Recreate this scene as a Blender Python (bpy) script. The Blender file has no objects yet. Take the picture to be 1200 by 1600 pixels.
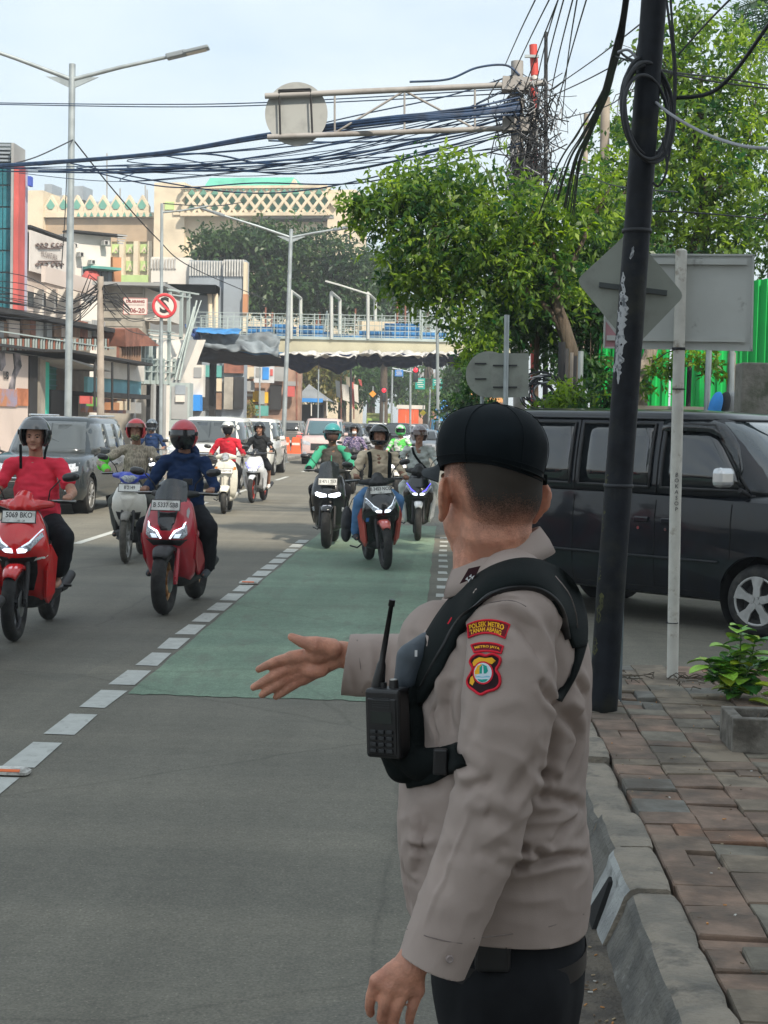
import bpy,bmesh,math,random
import numpy as np
from mathutils import Vector,Matrix,noise
from mathutils.bvhtree import BVHTree
from mathutils.geometry import delaunay_2d_cdt
V = Vector
PI = math.pi
random.seed(7)
rng = np.random.default_rng(7)
SC = bpy.context.scene
COL = SC.collection
# ---------------------------------------------------------------- camera
FPX = 2400.0                      # focal length in pixels of a 1200 x 1600 frame
CAMP = V((0.0,0.0,1.70))
_d = V((700 - 600,800 - 665,-FPX)).normalized()      # camera ray of the road's vanishing point = world +Y
_r = math.radians(1.3)
_up = V((math.sin(_r),math.cos(_r),0))
_up.z = -(_up.x * _d.x + _up.y * _d.y) / _d.z
_up.normalize()
_rt = _d.cross(_up)
RC = Matrix((_rt,_d,_up))       # camera coordinates -> world coordinates
cam_data = bpy.data.cameras.new('camera')
cam = bpy.data.objects.new('camera',cam_data)
COL.objects.link(cam)
cam.matrix_world = Matrix.Translation(CAMP) @ RC.to_4x4()
cam_data.sensor_fit = 'HORIZONTAL'
cam_data.sensor_width = 36.0
cam_data.lens = FPX / 1200.0 * 36.0
cam_data.clip_end = 3000
cam_data.clip_start = 0.05
SC.camera = cam
# ---------------------------------------------------------------- light
SUN_EL,SUN_AZ = math.radians(44),math.radians(150)   # azimuth: direction towards the sun, clockwise from +Y
world = bpy.data.worlds.new('World')
SC.world = world
world.use_nodes = True
wn = world.node_tree
wn.nodes.clear()
wo = wn.nodes.new('ShaderNodeOutputWorld')
wb = wn.nodes.new('ShaderNodeBackground')
sky = wn.nodes.new('ShaderNodeTexSky')
sky.sky_type = 'NISHITA'
sky.sun_disc = False
sky.sun_elevation = SUN_EL
sky.sun_rotation = SUN_AZ
sky.air_density = 1.0
sky.dust_density = 2.5
sky.ozone_density = 1.0
tcw = wn.nodes.new('ShaderNodeTexCoord')
mpw = wn.nodes.new('ShaderNodeMapping')
mpw.inputs['Scale'].default_value = (1.0,1.0,3.2)
nzw = wn.nodes.new('ShaderNodeTexNoise')
nzw.inputs['Scale'].default_value = 2.6
nzw.inputs['Detail'].default_value = 7
nzw.inputs['Roughness'].default_value = 0.55
crw = wn.nodes.new('ShaderNodeValToRGB')
crw.color_ramp.elements[0].position = 0.34
crw.color_ramp.elements[0].color = (0.45,0.45,0.45,1)
crw.color_ramp.elements[1].position = 0.62
crw.color_ramp.elements[1].color = (0.95,0.95,0.95,1)
mxw = wn.nodes.new('ShaderNodeMix')
mxw.data_type = 'RGBA'
mxw.inputs[7].default_value = (4.45,5.05,5.3,1)       # bright thin cloud veil
wn.links.new(tcw.outputs['Generated'],mpw.inputs['Vector'])
wn.links.new(mpw.outputs['Vector'],nzw.inputs['Vector'])
wn.links.new(nzw.outputs['Fac'],crw.inputs['Fac'])
wn.links.new(crw.outputs['Color'],mxw.inputs[0])
wn.links.new(sky.outputs['Color'],mxw.inputs[6])
wn.links.new(mxw.outputs[2],wb.inputs['Color'])
wb.inputs['Strength'].default_value = 0.10
wn.links.new(wb.outputs['Background'],wo.inputs['Surface'])
sun_d = bpy.data.lights.new('sun','SUN')
sun = bpy.data.objects.new('sun',sun_d)
COL.objects.link(sun)
sun_d.energy = 3.0
sun_d.angle = math.radians(2.0)
sun_d.color = (1.0,0.90,0.76)
_sd = V((math.sin(SUN_AZ) * math.cos(SUN_EL),math.cos(SUN_AZ) * math.cos(SUN_EL),math.sin(SUN_EL)))
sun.rotation_euler = _sd.to_track_quat('Z','Y').to_euler()
sun.location = (0,-20,40)
SC.view_settings.view_transform = 'Standard'
SC.view_settings.look = 'None'
SC.view_settings.gamma = 1.0
SC.view_settings.use_curve_mapping = False
SC.view_settings.exposure = 1.08
try:
 SC.cycles.max_bounces = 6
 SC.cycles.transparent_max_bounces = 12
 SC.cycles.use_denoising = True
except Exception:
 pass
# ---------------------------------------------------------------- where a thing seen in the photo stands
def ray(u,v):
 return RC @ V((u - 600,800 - v,-FPX))
def px(u,v,Y):
 """point of the scene seen at photo pixel (u, v) when it stands Y metres down the road"""
 r = ray(u,v)
 return CAMP + r * (Y / r.y)
def gp(u,v,z=0.0):
 r = ray(u,v)
 return CAMP + r * ((z - CAMP.z) / r.z)
def to_px(p):
 q = RC.transposed() @ (V(p) - CAMP)
 if q.z > -0.01:
  return None
 return (600 + FPX * q.x / -q.z,800 - FPX * q.y / -q.z)
# ---------------------------------------------------------------- materials
_mats = {}
def mat(name,col,rough=0.6,metal=0.0,var=0.0,vs=6.0,bump=0.0,bs=40.0,col2=None,spec=0.5,emit=None,es=1.0,
  coat=0.0,alpha=1.0,trans=0.0,detail=5.0,mix=(0.42,0.6),dirt=None,ds=2.0,da=(0.5,0.7),sss=0.0,bd=0.02,stretch=None):
 """procedural surface: two-tone noise colour, optional dirt colour, fine bump"""
 if name in _mats:
  return _mats[name]
 m = bpy.data.materials.new(name)
 _mats[name] = m
 m.use_nodes = True
 m.diffuse_color = (*col,1)
 nt = m.node_tree
 b = nt.nodes['Principled BSDF']
 b.inputs['Base Color'].default_value = (*col,1)
 b.inputs['Roughness'].default_value = rough
 b.inputs['Metallic'].default_value = metal
 b.inputs['Specular IOR Level'].default_value = spec
 b.inputs['Coat Weight'].default_value = coat
 b.inputs['Coat Roughness'].default_value = 0.06
 b.inputs['Alpha'].default_value = alpha
 b.inputs['Transmission Weight'].default_value = trans
 if sss:
  b.inputs['Subsurface Weight'].default_value = sss
  b.inputs['Subsurface Radius'].default_value = (0.012,0.005,0.003)
  b.inputs['Subsurface Scale'].default_value = 0.6
 if emit:
  b.inputs['Emission Color'].default_value = (*emit,1)
  b.inputs['Emission Strength'].default_value = es
 L = nt.links.new
 tc = nt.nodes.new('ShaderNodeTexCoord')
 src = tc.outputs['Object']
 if stretch:
  mp = nt.nodes.new('ShaderNodeMapping')
  mp.inputs['Scale'].default_value = stretch
  L(src,mp.inputs['Vector'])
  src = mp.outputs['Vector']
 colout = None
 if var or col2:
  n = nt.nodes.new('ShaderNodeTexNoise')
  n.inputs['Scale'].default_value = vs
  n.inputs['Detail'].default_value = detail
  L(src,n.inputs['Vector'])
  r = nt.nodes.new('ShaderNodeValToRGB')
  c2 = col2 if col2 else tuple(c * (1 - var) for c in col)
  c1 = col if col2 else tuple(min(1,c * (1 + var)) for c in col)
  r.color_ramp.elements[0].position,r.color_ramp.elements[0].color = mix[0],(*c1,1)
  r.color_ramp.elements[1].position,r.color_ramp.elements[1].color = mix[1],(*c2,1)
  L(n.outputs['Fac'],r.inputs['Fac'])
  colout = r.outputs['Color']
 if dirt:
  n2 = nt.nodes.new('ShaderNodeTexNoise')
  n2.inputs['Scale'].default_value = ds
  n2.inputs['Detail'].default_value = 8
  n2.inputs['Roughness'].default_value = 0.65
  L(src,n2.inputs['Vector'])
  r2 = nt.nodes.new('ShaderNodeValToRGB')
  r2.color_ramp.elements[0].position,r2.color_ramp.elements[0].color = da[0],(0,0,0,1)
  r2.color_ramp.elements[1].position,r2.color_ramp.elements[1].color = da[1],(1,1,1,1)
  L(n2.outputs['Fac'],r2.inputs['Fac'])
  mx = nt.nodes.new('ShaderNodeMix')
  mx.data_type = 'RGBA'
  L(r2.outputs['Color'],mx.inputs[0])
  if colout:
   L(colout,mx.inputs[6])
  else:
   mx.inputs[6].default_value = (*col,1)
  mx.inputs[7].default_value = (*dirt,1)
  colout = mx.outputs[2]
 if colout:
  L(colout,b.inputs['Base Color'])
 if bump:
  n3 = nt.nodes.new('ShaderNodeTexNoise')
  n3.inputs['Scale'].default_value = bs
  n3.inputs['Detail'].default_value = 4
  L(src,n3.inputs['Vector'])
  bp = nt.nodes.new('ShaderNodeBump')
  bp.inputs['Strength'].default_value = bump
  bp.inputs['Distance'].default_value = bd
  L(n3.outputs['Fac'],bp.inputs['Height'])
  L(bp.outputs['Normal'],b.inputs['Normal'])
 return m
# ---------------------------------------------------------------- objects
_off = {}
def tag(o,label=None,cat=None,group=None,kind=None):
 if label: o['label'] = label
 if cat: o['category'] = cat
 if group: o['group'] = group
 if kind: o['kind'] = kind
 return o
def thing(name,label,cat,loc=(0,0,0),rz=0.0,group=None,local=False):
 """an Empty at the base of a thing. local=False: its parts are given in scene coordinates"""
 o = bpy.data.objects.new(name,None)
 o.empty_display_size = 0.1
 COL.objects.link(o)
 o.location = loc
 o.rotation_euler = (0,0,rz)
 _off[o.name] = V((0,0,0)) if local else V(loc)
 return tag(o,label,cat,group)
class MB:
 """collects shapes; build() links them as ONE mesh object"""
 def __init__(s):
  s.v,s.f,s.sm,s.mi = [],[],[],[]
  s.mati = 0
  s.smooth = False
 def add(s,vs,fs,smooth=None,mi=None):
  n = len(s.v)
  s.v.extend([tuple(v) for v in vs])
  for f in fs:
   s.f.append(tuple(i + n for i in f))
   s.sm.append(s.smooth if smooth is None else smooth)
   s.mi.append(s.mati if mi is None else mi)
  return s
 def box(s,c,d,rot=None,mi=None,bev=0.0):
  c = V(c)
  hx,hy,hz = d[0] / 2,d[1] / 2,d[2] / 2
  if bev:
   bm = bmesh.new()
   bmesh.ops.create_cube(bm,size=1)
   bmesh.ops.scale(bm,vec=V(d),verts=bm.verts)
   bmesh.ops.bevel(bm,geom=list(bm.edges),offset=min(bev,min(d) * .45),segments=3,profile=0.5,affect='EDGES')
   bm.verts.index_update()
   vs = [v.co.copy() for v in bm.verts]
   fs = [[v.index for v in f.verts] for f in bm.faces]
   bm.free()
  else:
   vs = [V((x,y,z)) for x in (-hx,hx) for y in (-hy,hy) for z in (-hz,hz)]
   fs = [(0,1,3,2),(4,6,7,5),(0,4,5,1),(2,3,7,6),(0,2,6,4),(1,5,7,3)]
  if rot is not None:
   if not isinstance(rot,Matrix):
    rot = Matrix.Rotation(rot,3,'Z')
   vs = [rot @ v for v in vs]
  return s.add([c + v for v in vs],fs,mi=mi)
 def tube(s,pts,r,n=8,smooth=True,mi=None,cap=True,flat=1.0,ref=None):
  pts = [V(p) for p in pts]
  m = len(pts)
  rs = r if isinstance(r,(list,tuple)) else [r] * m
  vs,fs = [],[]
  t0 = (pts[1] - pts[0]).normalized()
  if ref is None:
   ref = V((0,0,1)) if abs(t0.z) < 0.9 else V((1,0,0))
  a = t0.cross(V(ref)).normalized()
  for i,p in enumerate(pts):
   if i == 0: t = pts[1] - pts[0]
   elif i == m - 1: t = pts[-1] - pts[-2]
   else: t = (pts[i + 1] - pts[i]).normalized() + (pts[i] - pts[i - 1]).normalized()
   t.normalize()
   a = (a - t * a.dot(t))
   if a.length < 1e-6: a = t.orthogonal()
   a.normalize()
   b = t.cross(a)
   for k in range(n):
    an = 2 * PI * k / n
    vs.append(p + (a * math.cos(an) + b * math.sin(an) * flat) * rs[i])
  for i in range(m - 1):
   for k in range(n):
    k2 = (k + 1) % n
    fs.append((i * n + k,i * n + k2,(i + 1) * n + k2,(i + 1) * n + k))
  s.add(vs,fs,smooth=smooth,mi=mi)
  if cap:
   s.add(vs[:n],[tuple(reversed(range(n)))],smooth=False,mi=mi)
   s.add(vs[-n:],[tuple(range(n))],smooth=False,mi=mi)
  return s
 def ctube(s,pts,rs,n=10,flat=1.0,ref=None):
  """closed manifold tube for remeshing"""
  k0 = len(s.v)
  s.tube(pts,rs,n=n,cap=False,flat=flat,ref=ref)
  m = len(pts)
  s.f.append(tuple(reversed(range(k0,k0 + n)))); s.sm.append(True); s.mi.append(s.mati)
  s.f.append(tuple(range(k0 + (m - 1) * n,k0 + m * n))); s.sm.append(True); s.mi.append(s.mati)
  return s
 def chain(s,pr,n=14):
  """limb: balls at the joints, tapered tubes between them (closed pieces)"""
  for i,(p,r) in enumerate(pr):
   s.ball(p,r,n)
   if i + 1 < len(pr):
    s.ctube([p,pr[i + 1][0]],[r,pr[i + 1][1]],n=n)
  return s
 def ball(s,c,r,n=14,rot=None,smooth=True,mi=None):
  c = V(c)
  rr = V((r,r,r)) if not hasattr(r,'__len__') else V(r)
  m = max(5,n // 2 + 1)
  vs = [V((0,0,1))]
  for i in range(1,m):
   th = PI * i / m
   for k in range(n):
    ph = 2 * PI * k / n
    vs.append(V((math.sin(th) * math.cos(ph),math.sin(th) * math.sin(ph),math.cos(th))))
  vs.append(V((0,0,-1)))
  fs = [(0,1 + k,1 + (k + 1) % n) for k in range(n)]
  for i in range(m - 2):
   for k in range(n):
    a = 1 + i * n + k; b = 1 + i * n + (k + 1) % n
    fs.append((a,a + n,b + n,b))
  L = len(vs) - 1
  q = 1 + (m - 2) * n
  fs += [(q + k,L,q + (k + 1) % n) for k in range(n)]
  out = []
  for v in vs:
   w = V((v.x * rr.x,v.y * rr.y,v.z * rr.z))
   if rot is not None: w = rot @ w
   out.append(c + w)
  return s.add(out,fs,smooth=smooth,mi=mi)
 def loft(s,rings,closed=True,cap=True,smooth=True,mi=None):
  n = len(rings[0])
  vs = [V(p) for r in rings for p in r]
  fs = []
  for i in range(len(rings) - 1):
   for k in range(n if closed else n - 1):
    k2 = (k + 1) % n
    fs.append((i * n + k,i * n + k2,(i + 1) * n + k2,(i + 1) * n + k))
  if cap and closed:
   fs.append(tuple(reversed(range(n))))
   fs.append(tuple(range((len(rings) - 1) * n,len(rings) * n)))
  return s.add(vs,fs,smooth=smooth,mi=mi)
 def quad(s,a,b,c,d,mi=None):
  return s.add([a,b,c,d],[(0,1,2,3)],smooth=False,mi=mi)
 def prism(s,poly,axis_vec,mi=None,smooth=False):
  """extrude a planar polygon along axis_vec"""
  n = len(poly)
  a = V(axis_vec)
  vs = [V(p) for p in poly] + [V(p) + a for p in poly]
  fs = [tuple(range(n - 1,-1,-1)),tuple(range(n,2 * n))]
  fs += [(i,(i + 1) % n,n + (i + 1) % n,n + i) for i in range(n)]
  return s.add(vs,fs,smooth=smooth,mi=mi)
 def disc(s,c,axis,r,th,n=24,mi=None,r2=None):
  axis = V(axis).normalized()
  c = V(c)
  return s.tube([c - axis * th / 2,c + axis * th / 2],[r,r2 or r],n=n,smooth=False,mi=mi)
 def torus(s,c,axis,R,r,n=28,m=8,mi=None,flat=1.0,a0=0.0,a1=2 * PI):
  axis = V(axis).normalized()
  u = axis.orthogonal().normalized()
  w = axis.cross(u)
  c = V(c)
  full = abs(a1 - a0 - 2 * PI) < 1e-6
  k = n if full else n + 1
  vs,fs = [],[]
  for i in range(k):
   t = a0 + (a1 - a0) * i / n
   d = u * math.cos(t) + w * math.sin(t)
   for j in range(m):
    p = 2 * PI * j / m
    vs.append(c + d * (R + r * math.cos(p)) + axis * (r * flat * math.sin(p)))
  for i in range(n):
   i2 = (i + 1) % k
   for j in range(m):
    j2 = (j + 1) % m
    fs.append((i * m + j,i2 * m + j,i2 * m + j2,i * m + j2))
  return s.add(vs,fs,smooth=True,mi=mi)
 def mesh(s,name,off=V((0,0,0))):
  me = bpy.data.meshes.new(name)
  if off.length > 0:
   vs = [(v[0] - off.x,v[1] - off.y,v[2] - off.z) for v in s.v]
  else:
   vs = s.v
  me.from_pydata(vs,[],s.f)
  me.polygons.foreach_set('use_smooth',s.sm)
  me.polygons.foreach_set('material_index',s.mi)
  me.update()
  return me
 def build(s,name,m,parent=None,label=None,cat=None,group=None,kind=None,base=None,fix=False):
  off = _off.get(parent.name,V((0,0,0))) if parent else (V(base) if base is not None else V((0,0,0)))
  me = s.mesh(name,off)
  if fix: fixn(me)
  o = bpy.data.objects.new(name,me)
  for mm in (m if isinstance(m,(list,tuple)) else [m]):
   me.materials.append(mm)
  COL.objects.link(o)
  if parent: o.parent = parent
  elif base is not None: o.location = base
  _off[o.name] = off
  return tag(o,label,cat,group,kind)
def fixn(me):
 bm = bmesh.new(); bm.from_mesh(me)
 bmesh.ops.recalc_face_normals(bm,faces=bm.faces)
 bm.to_mesh(me); bm.free()
def child(name,me,m,parent,label=None,group=None,kind=None):
 """link a mesh (already in the parent's coordinates) as a part"""
 o = bpy.data.objects.new(name,me)
 if m is not None and not me.materials:
  me.materials.append(m)
 COL.objects.link(o)
 o.parent = parent
 _off[o.name] = _off.get(parent.name,V((0,0,0)))
 return tag(o,label,None,group,kind)
TMP = bpy.data.scenes.new('workbench')
def evaluated(o):
 """evaluate one object alone (in an empty helper scene) and return its finished mesh"""
 TMP.collection.objects.link(o)
 with bpy.context.temp_override(scene=TMP,view_layer=TMP.view_layers[0]):
  dg = bpy.context.evaluated_depsgraph_get()
  dg.update()
  return bpy.data.meshes.new_from_object(o.evaluated_get(dg))
def modified(me,mods):
 o = bpy.data.objects.new('tmp',me)
 for kind,kw in mods:
  md = o.modifiers.new('m',kind)
  for k,v in kw.items(): setattr(md,k,v)
 out = evaluated(o)
 bpy.data.objects.remove(o)
 bpy.data.meshes.remove(me)
 return out
def fuse(mb,voxel,smooth=6,fac=0.6,off=V((0,0,0)),name='body',dec=None):
 """melt overlapping closed pieces into one continuous smooth surface"""
 me = mb.mesh(name,off)
 fixn(me)
 mods = [('REMESH',dict(mode='VOXEL',voxel_size=voxel)),('SMOOTH',dict(iterations=smooth,factor=fac))]
 if dec: mods.append(('DECIMATE',dict(ratio=dec)))
 out = modified(me,mods)
 out.name = name
 out.polygons.foreach_set('use_smooth',[True] * len(out.polygons))
 out.materials.clear()
 return out
def wobble(me,fn):
 n_ = len(me.vertices)
 a = np.empty(n_ * 3); me.vertices.foreach_get('co',a); a = a.reshape(n_,3)
 b_ = np.empty(n_ * 3); me.vertices.foreach_get('normal',b_); b_ = b_.reshape(n_,3)
 d = np.array([fn(c) for c in a])
 me.vertices.foreach_set('co',(a + b_ * d[:,None]).ravel()); me.update()
def ring(c,rx,ry,n=32,e=2.0,rot=0.0,z=None):
 """horizontal superellipse"""
 c = V(c); out = []
 for k in range(n):
  t = 2 * PI * k / n
  ct,st = math.cos(t),math.sin(t)
  x = rx * abs(ct) ** (2 / e) * (1 if ct >= 0 else -1)
  y = ry * abs(st) ** (2 / e) * (1 if st >= 0 else -1)
  out.append(c + V((x * math.cos(rot) - y * math.sin(rot),x * math.sin(rot) + y * math.cos(rot),0)))
 return out
def catmull(pts,k=6):
 pts = [V(p) for p in pts]
 out = []
 for i in range(len(pts) - 1):
  p0 = pts[max(0,i - 1)]; p1 = pts[i]; p2 = pts[i + 1]; p3 = pts[min(len(pts) - 1,i + 2)]
  for j in range(k):
   t = j / k
   out.append(0.5 * ((2 * p1) + (p2 - p0) * t + (2 * p0 - 5 * p1 + 4 * p2 - p3) * t * t + (3 * p1 - p0 - 3 * p2 + p3) * t ** 3))
 out.append(pts[-1])
 return out
def text_mesh(txt,size,ext=0.0008,bold=0.0,sx=1.0,spacing=1.0):
 """lettering in the XZ plane, centred, facing -Y"""
 cu = bpy.data.curves.new('t','FONT')
 cu.body = txt
 cu.size = size
 cu.extrude = ext
 cu.offset = bold
 cu.align_x = 'CENTER'; cu.align_y = 'CENTER'
 cu.space_character = spacing
 cu.resolution_u = 2
 o = bpy.data.objects.new('t',cu)
 me = evaluated(o)
 bpy.data.objects.remove(o)
 bpy.data.curves.remove(cu)
 me.transform(Matrix.Scale(sx,4,V((1,0,0))))
 me.transform(Matrix.Rotation(PI / 2,4,'X'))
 return me
def text(name,txt,size,mtx,m,parent,bold=0.0,sx=1.0,label=None,ext=0.0008):
 me = text_mesh(txt,size,ext,bold,sx)
 me.transform(mtx)
 off = _off.get(parent.name,V((0,0,0)))
 if off.length: me.transform(Matrix.Translation(-off))
 return child(name,me,m,parent,label)
M_skin = mat('skin',(0.56,0.265,0.175),0.55,var=0.16,vs=34,bump=0.6,bs=260,bd=0.0022,sss=0.10,dirt=(0.44,0.17,0.11),ds=18,da=(0.5,0.75))
M_skin2 = mat('skin brown',(0.27,0.135,0.085),0.55,var=0.1,vs=25,bump=0.15,bs=150,bd=0.002,sss=0.08)
def cloth(name,col,var=0.06,rough=0.9,bump=0.35,weave=900):
 m = mat(name,col,rough,var=var,vs=5,bump=bump,bs=weave,bd=0.0012,spec=0.2)
 return m
M_shirt = cloth('uniform cloth',(0.355,0.290,0.258),var=0.05)
M_black = cloth('black cloth',(0.012,0.013,0.016),var=0.2)
M_trouser = cloth('dark trousers',(0.010,0.011,0.013),var=0.25)
M_web = mat('black webbing',(0.006,0.009,0.009),0.9,spec=.15,var=0.15,vs=9,bump=0.6,bs=420,bd=.0015)
M_cap = cloth('cap cloth',(0.004,0.0075,0.010),var=0.2)
M_visor = cloth('cap visor',(0.035,0.04,0.043),var=0.2)
M_plast = mat('black plastic',(0.012,0.012,0.013),0.38,var=0.15,vs=12,bump=0.15,bs=300,bd=.001)
M_plast_g = mat('grey plastic',(0.10,0.11,0.12),0.45,var=0.1,vs=12)
M_metal = mat('steel',(0.55,0.55,0.54),0.3,metal=1.0,var=0.1,vs=20)
# ---------------------------------------------------------------- ground, road, markings
def asphalt_mat(name,base,green=False):
 m = bpy.data.materials.new(name)
 m.use_nodes = True
 nt = m.node_tree; L = nt.links.new
 b = nt.nodes['Principled BSDF']
 b.inputs['Roughness'].default_value = 0.82
 b.inputs['Specular IOR Level'].default_value = 0.35
 tc = nt.nodes.new('ShaderNodeTexCoord')
 def noisen(scale,detail=4,stretch=None,rough=0.6):
  n = nt.nodes.new('ShaderNodeTexNoise')
  n.inputs['Scale'].default_value = scale; n.inputs['Detail'].default_value = detail
  n.inputs['Roughness'].default_value = rough
  if stretch:
   mp = nt.nodes.new('ShaderNodeMapping'); mp.inputs['Scale'].default_value = stretch
   L(tc.outputs['Object'],mp.inputs['Vector']); L(mp.outputs['Vector'],n.inputs['Vector'])
  else:
   L(tc.outputs['Object'],n.inputs['Vector'])
  return n.outputs['Fac']
 def ramp(src,p0,c0,p1,c1):
  r = nt.nodes.new('ShaderNodeValToRGB')
  r.color_ramp.elements[0].position = p0; r.color_ramp.elements[0].color = (*c0,1)
  r.color_ramp.elements[1].position = p1; r.color_ramp.elements[1].color = (*c1,1)
  L(src,r.inputs['Fac']); return r.outputs['Color']
 def mul(a,bb,blend='MULTIPLY',fac=1.0):
  x = nt.nodes.new('ShaderNodeMix'); x.data_type = 'RGBA'; x.blend_type = blend
  x.inputs[0].default_value = fac
  L(a,x.inputs[6]); L(bb,x.inputs[7]); return x.outputs[2]
 c = ramp(noisen(0.55,6),0.3,tuple(v * 0.88 for v in base),0.7,tuple(v * 1.1 for v in base))
 c = mul(c,ramp(noisen(95,2),0.32,(0.78,) * 3,0.68,(1.24,1.23,1.2)))
 c = mul(c,ramp(noisen(38,3),0.36,(0.92,) * 3,0.64,(1.08,1.08,1.07)))
 c = mul(c,ramp(noisen(13,5),0.35,(0.93,) * 3,0.65,(1.07,) * 3))
 c = mul(c,ramp(noisen(1.1,3,(2.6,0.12,1)),0.3,(0.92,) * 3,0.7,(1.1,) * 3))       # wheel tracks along the lane
 c = mul(c,ramp(noisen(0.9,4,(0.12,1.7,1)),0.40,(0.90,) * 3,0.66,(1.12,1.1,1.08)))  # bands across the road
 c = mul(c,ramp(noisen(4.3,8,None,0.75),0.62,(1,) * 3,0.72,(0.78,) * 3))           # oil spots
 # aggregate chips
 vo = nt.nodes.new('ShaderNodeTexVoronoi'); vo.inputs['Scale'].default_value = 48
 L(tc.outputs['Object'],vo.inputs['Vector'])
 c = mul(c,ramp(vo.outputs['Distance'],0.08,(1.9,1.86,1.75),0.2,(1,) * 3),fac=0.6 if not green else 0.35)
 # hairline cracks and darker repair patches
 vc = nt.nodes.new('ShaderNodeTexVoronoi'); vc.feature = 'DISTANCE_TO_EDGE'; vc.inputs['Scale'].default_value = .42
 wv = nt.nodes.new('ShaderNodeMix'); wv.data_type = 'VECTOR'; wv.inputs[0].default_value = .12
 nzc = nt.nodes.new('ShaderNodeTexNoise'); nzc.inputs['Scale'].default_value = 2.2; nzc.inputs['Detail'].default_value = 6
 L(tc.outputs['Object'],nzc.inputs['Vector']); L(tc.outputs['Object'],wv.inputs[4]); L(nzc.outputs['Color'],wv.inputs[5]); L(wv.outputs[1],vc.inputs['Vector'])
 c = mul(c,ramp(vc.outputs['Distance'],.0,(.62,) * 3,.006,(1,) * 3),fac=.55)
 vp_ = nt.nodes.new('ShaderNodeTexVoronoi'); vp_.inputs['Scale'].default_value = .16; L(wv.outputs[1],vp_.inputs['Vector'])
 sc_ = nt.nodes.new('ShaderNodeSeparateColor'); L(vp_.outputs['Color'],sc_.inputs[0])
 c = mul(c,ramp(sc_.outputs[0],.70,(1,) * 3,.72,(.90,.91,.93)))
 if green:
  worn = ramp(noisen(3.2,9,(1.6,0.5,1),0.75),0.50,(0,) * 3,0.74,(0.8,) * 3)
  x = nt.nodes.new('ShaderNodeMix'); x.data_type = 'RGBA'
  L(worn,x.inputs[0]); L(c,x.inputs[6]); x.inputs[7].default_value = (0.137,0.135,0.112,1)
  c = x.outputs[2]
 L(c,b.inputs['Base Color'])
 bp = nt.nodes.new('ShaderNodeBump'); bp.inputs['Strength'].default_value = 0.45; bp.inputs['Distance'].default_value = 0.004
 L(noisen(190,3),bp.inputs['Height']); L(bp.outputs['Normal'],b.inputs['Normal'])
 return m
M_asph = asphalt_mat('asphalt',(0.148,0.141,0.117))
M_green = asphalt_mat('green lane paint',(0.172,0.250,0.185),True)
M_line = mat('road paint',(0.44,0.45,0.42),0.75,var=0.06,vs=9,dirt=(0.22,0.215,0.19),ds=16,da=(0.56,0.74),bump=0.3,bs=160,bd=0.004)
M_soil = mat('packed soil',(0.13,0.11,0.085),0.95,col2=(0.07,0.06,0.05),vs=7,bump=0.8,bs=60,bd=0.02,detail=8)
M_groundfar = mat('ground earth',(0.12,0.11,0.095),0.95,var=0.25,vs=0.6)
def sheet(name,x0,x1,y0,y1,z,m,label=None):
 b = MB(); b.quad((x0,y0,z),(x1,y0,z),(x1,y1,z),(x0,y1,z))
 return b.build(name,m,kind='structure',label=label)
sheet('ground',-400,400,-200,800,-0.03,M_groundfar,'bare earth ground under the whole street')
sheet('road',-11.3,16,-16,330,0.0,M_asph,'grey asphalt road running away towards the far junction')
sheet('cross_road',16,90,-16,40,-0.006,M_asph,'asphalt of the side street at the right')
# green lane with slightly wavy, worn edges
b = MB()
ys = [9.35 + i * 0.5 for i in range(34)]
lft = [(-1.93 + random.uniform(-.012,.012),y) for y in ys]
rgt = [(-0.16 + random.uniform(-.012,.012),y) for y in ys]
for i in range(len(ys) - 1):
 b.quad((*lft[i],0.004),(*rgt[i],0.004),(*rgt[i + 1],0.004),(*lft[i + 1],0.004))
xs = [-1.93 + 1.77 * i / 40 for i in range(41)]      # ragged, thinly painted front edge
yj = [9.35 + random.uniform(-.015,.03) - .01 for _ in xs]
for i in range(40): b.quad((xs[i],yj[i] - .02,0.004),(xs[i + 1],yj[i + 1] - .02,0.004),(xs[i + 1],9.35,0.004),(xs[i],9.35,0.004))
b.build('green_lane',M_green,kind='structure',label='green painted strip of road beyond the officer')
# dense short dashes left of the green lane
def dashes(name,xc,w,y0,pitch,ln,n,label,skip=()):
 b = MB()
 for k in range(n):
  if k in skip: continue
  y = y0 + k * pitch
  j = [random.uniform(-.008,.008) for _ in range(8)]
  b.quad((xc - w / 2 + j[0],y + j[1],.004),(xc + w / 2 + j[2],y + j[3],.004),(xc + w / 2 + j[4],y + ln + j[5],.004),(xc - w / 2 + j[6],y + ln + j[7],.004))
 return b.build(name,M_line,kind='structure',label=label)
dashes('lane_dashes',-2.04,0.155,7.27 - 0.79 * 3,0.79,0.585,22,'short white dashes along the left edge of the green lane')
dashes('lane_dashes',-.02,0.11,12.0,0.79,0.30,15,'short white dashes along the right edge of the green lane')
dashes('lane_line',-4.95,0.12,4.4,8.0,3.2,22,'long white dashes between the two left traffic lanes')
sheet('edge_line',-7.95,-7.83,28,120,0.008,M_line,'white edge line along the far left kerb')
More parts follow.
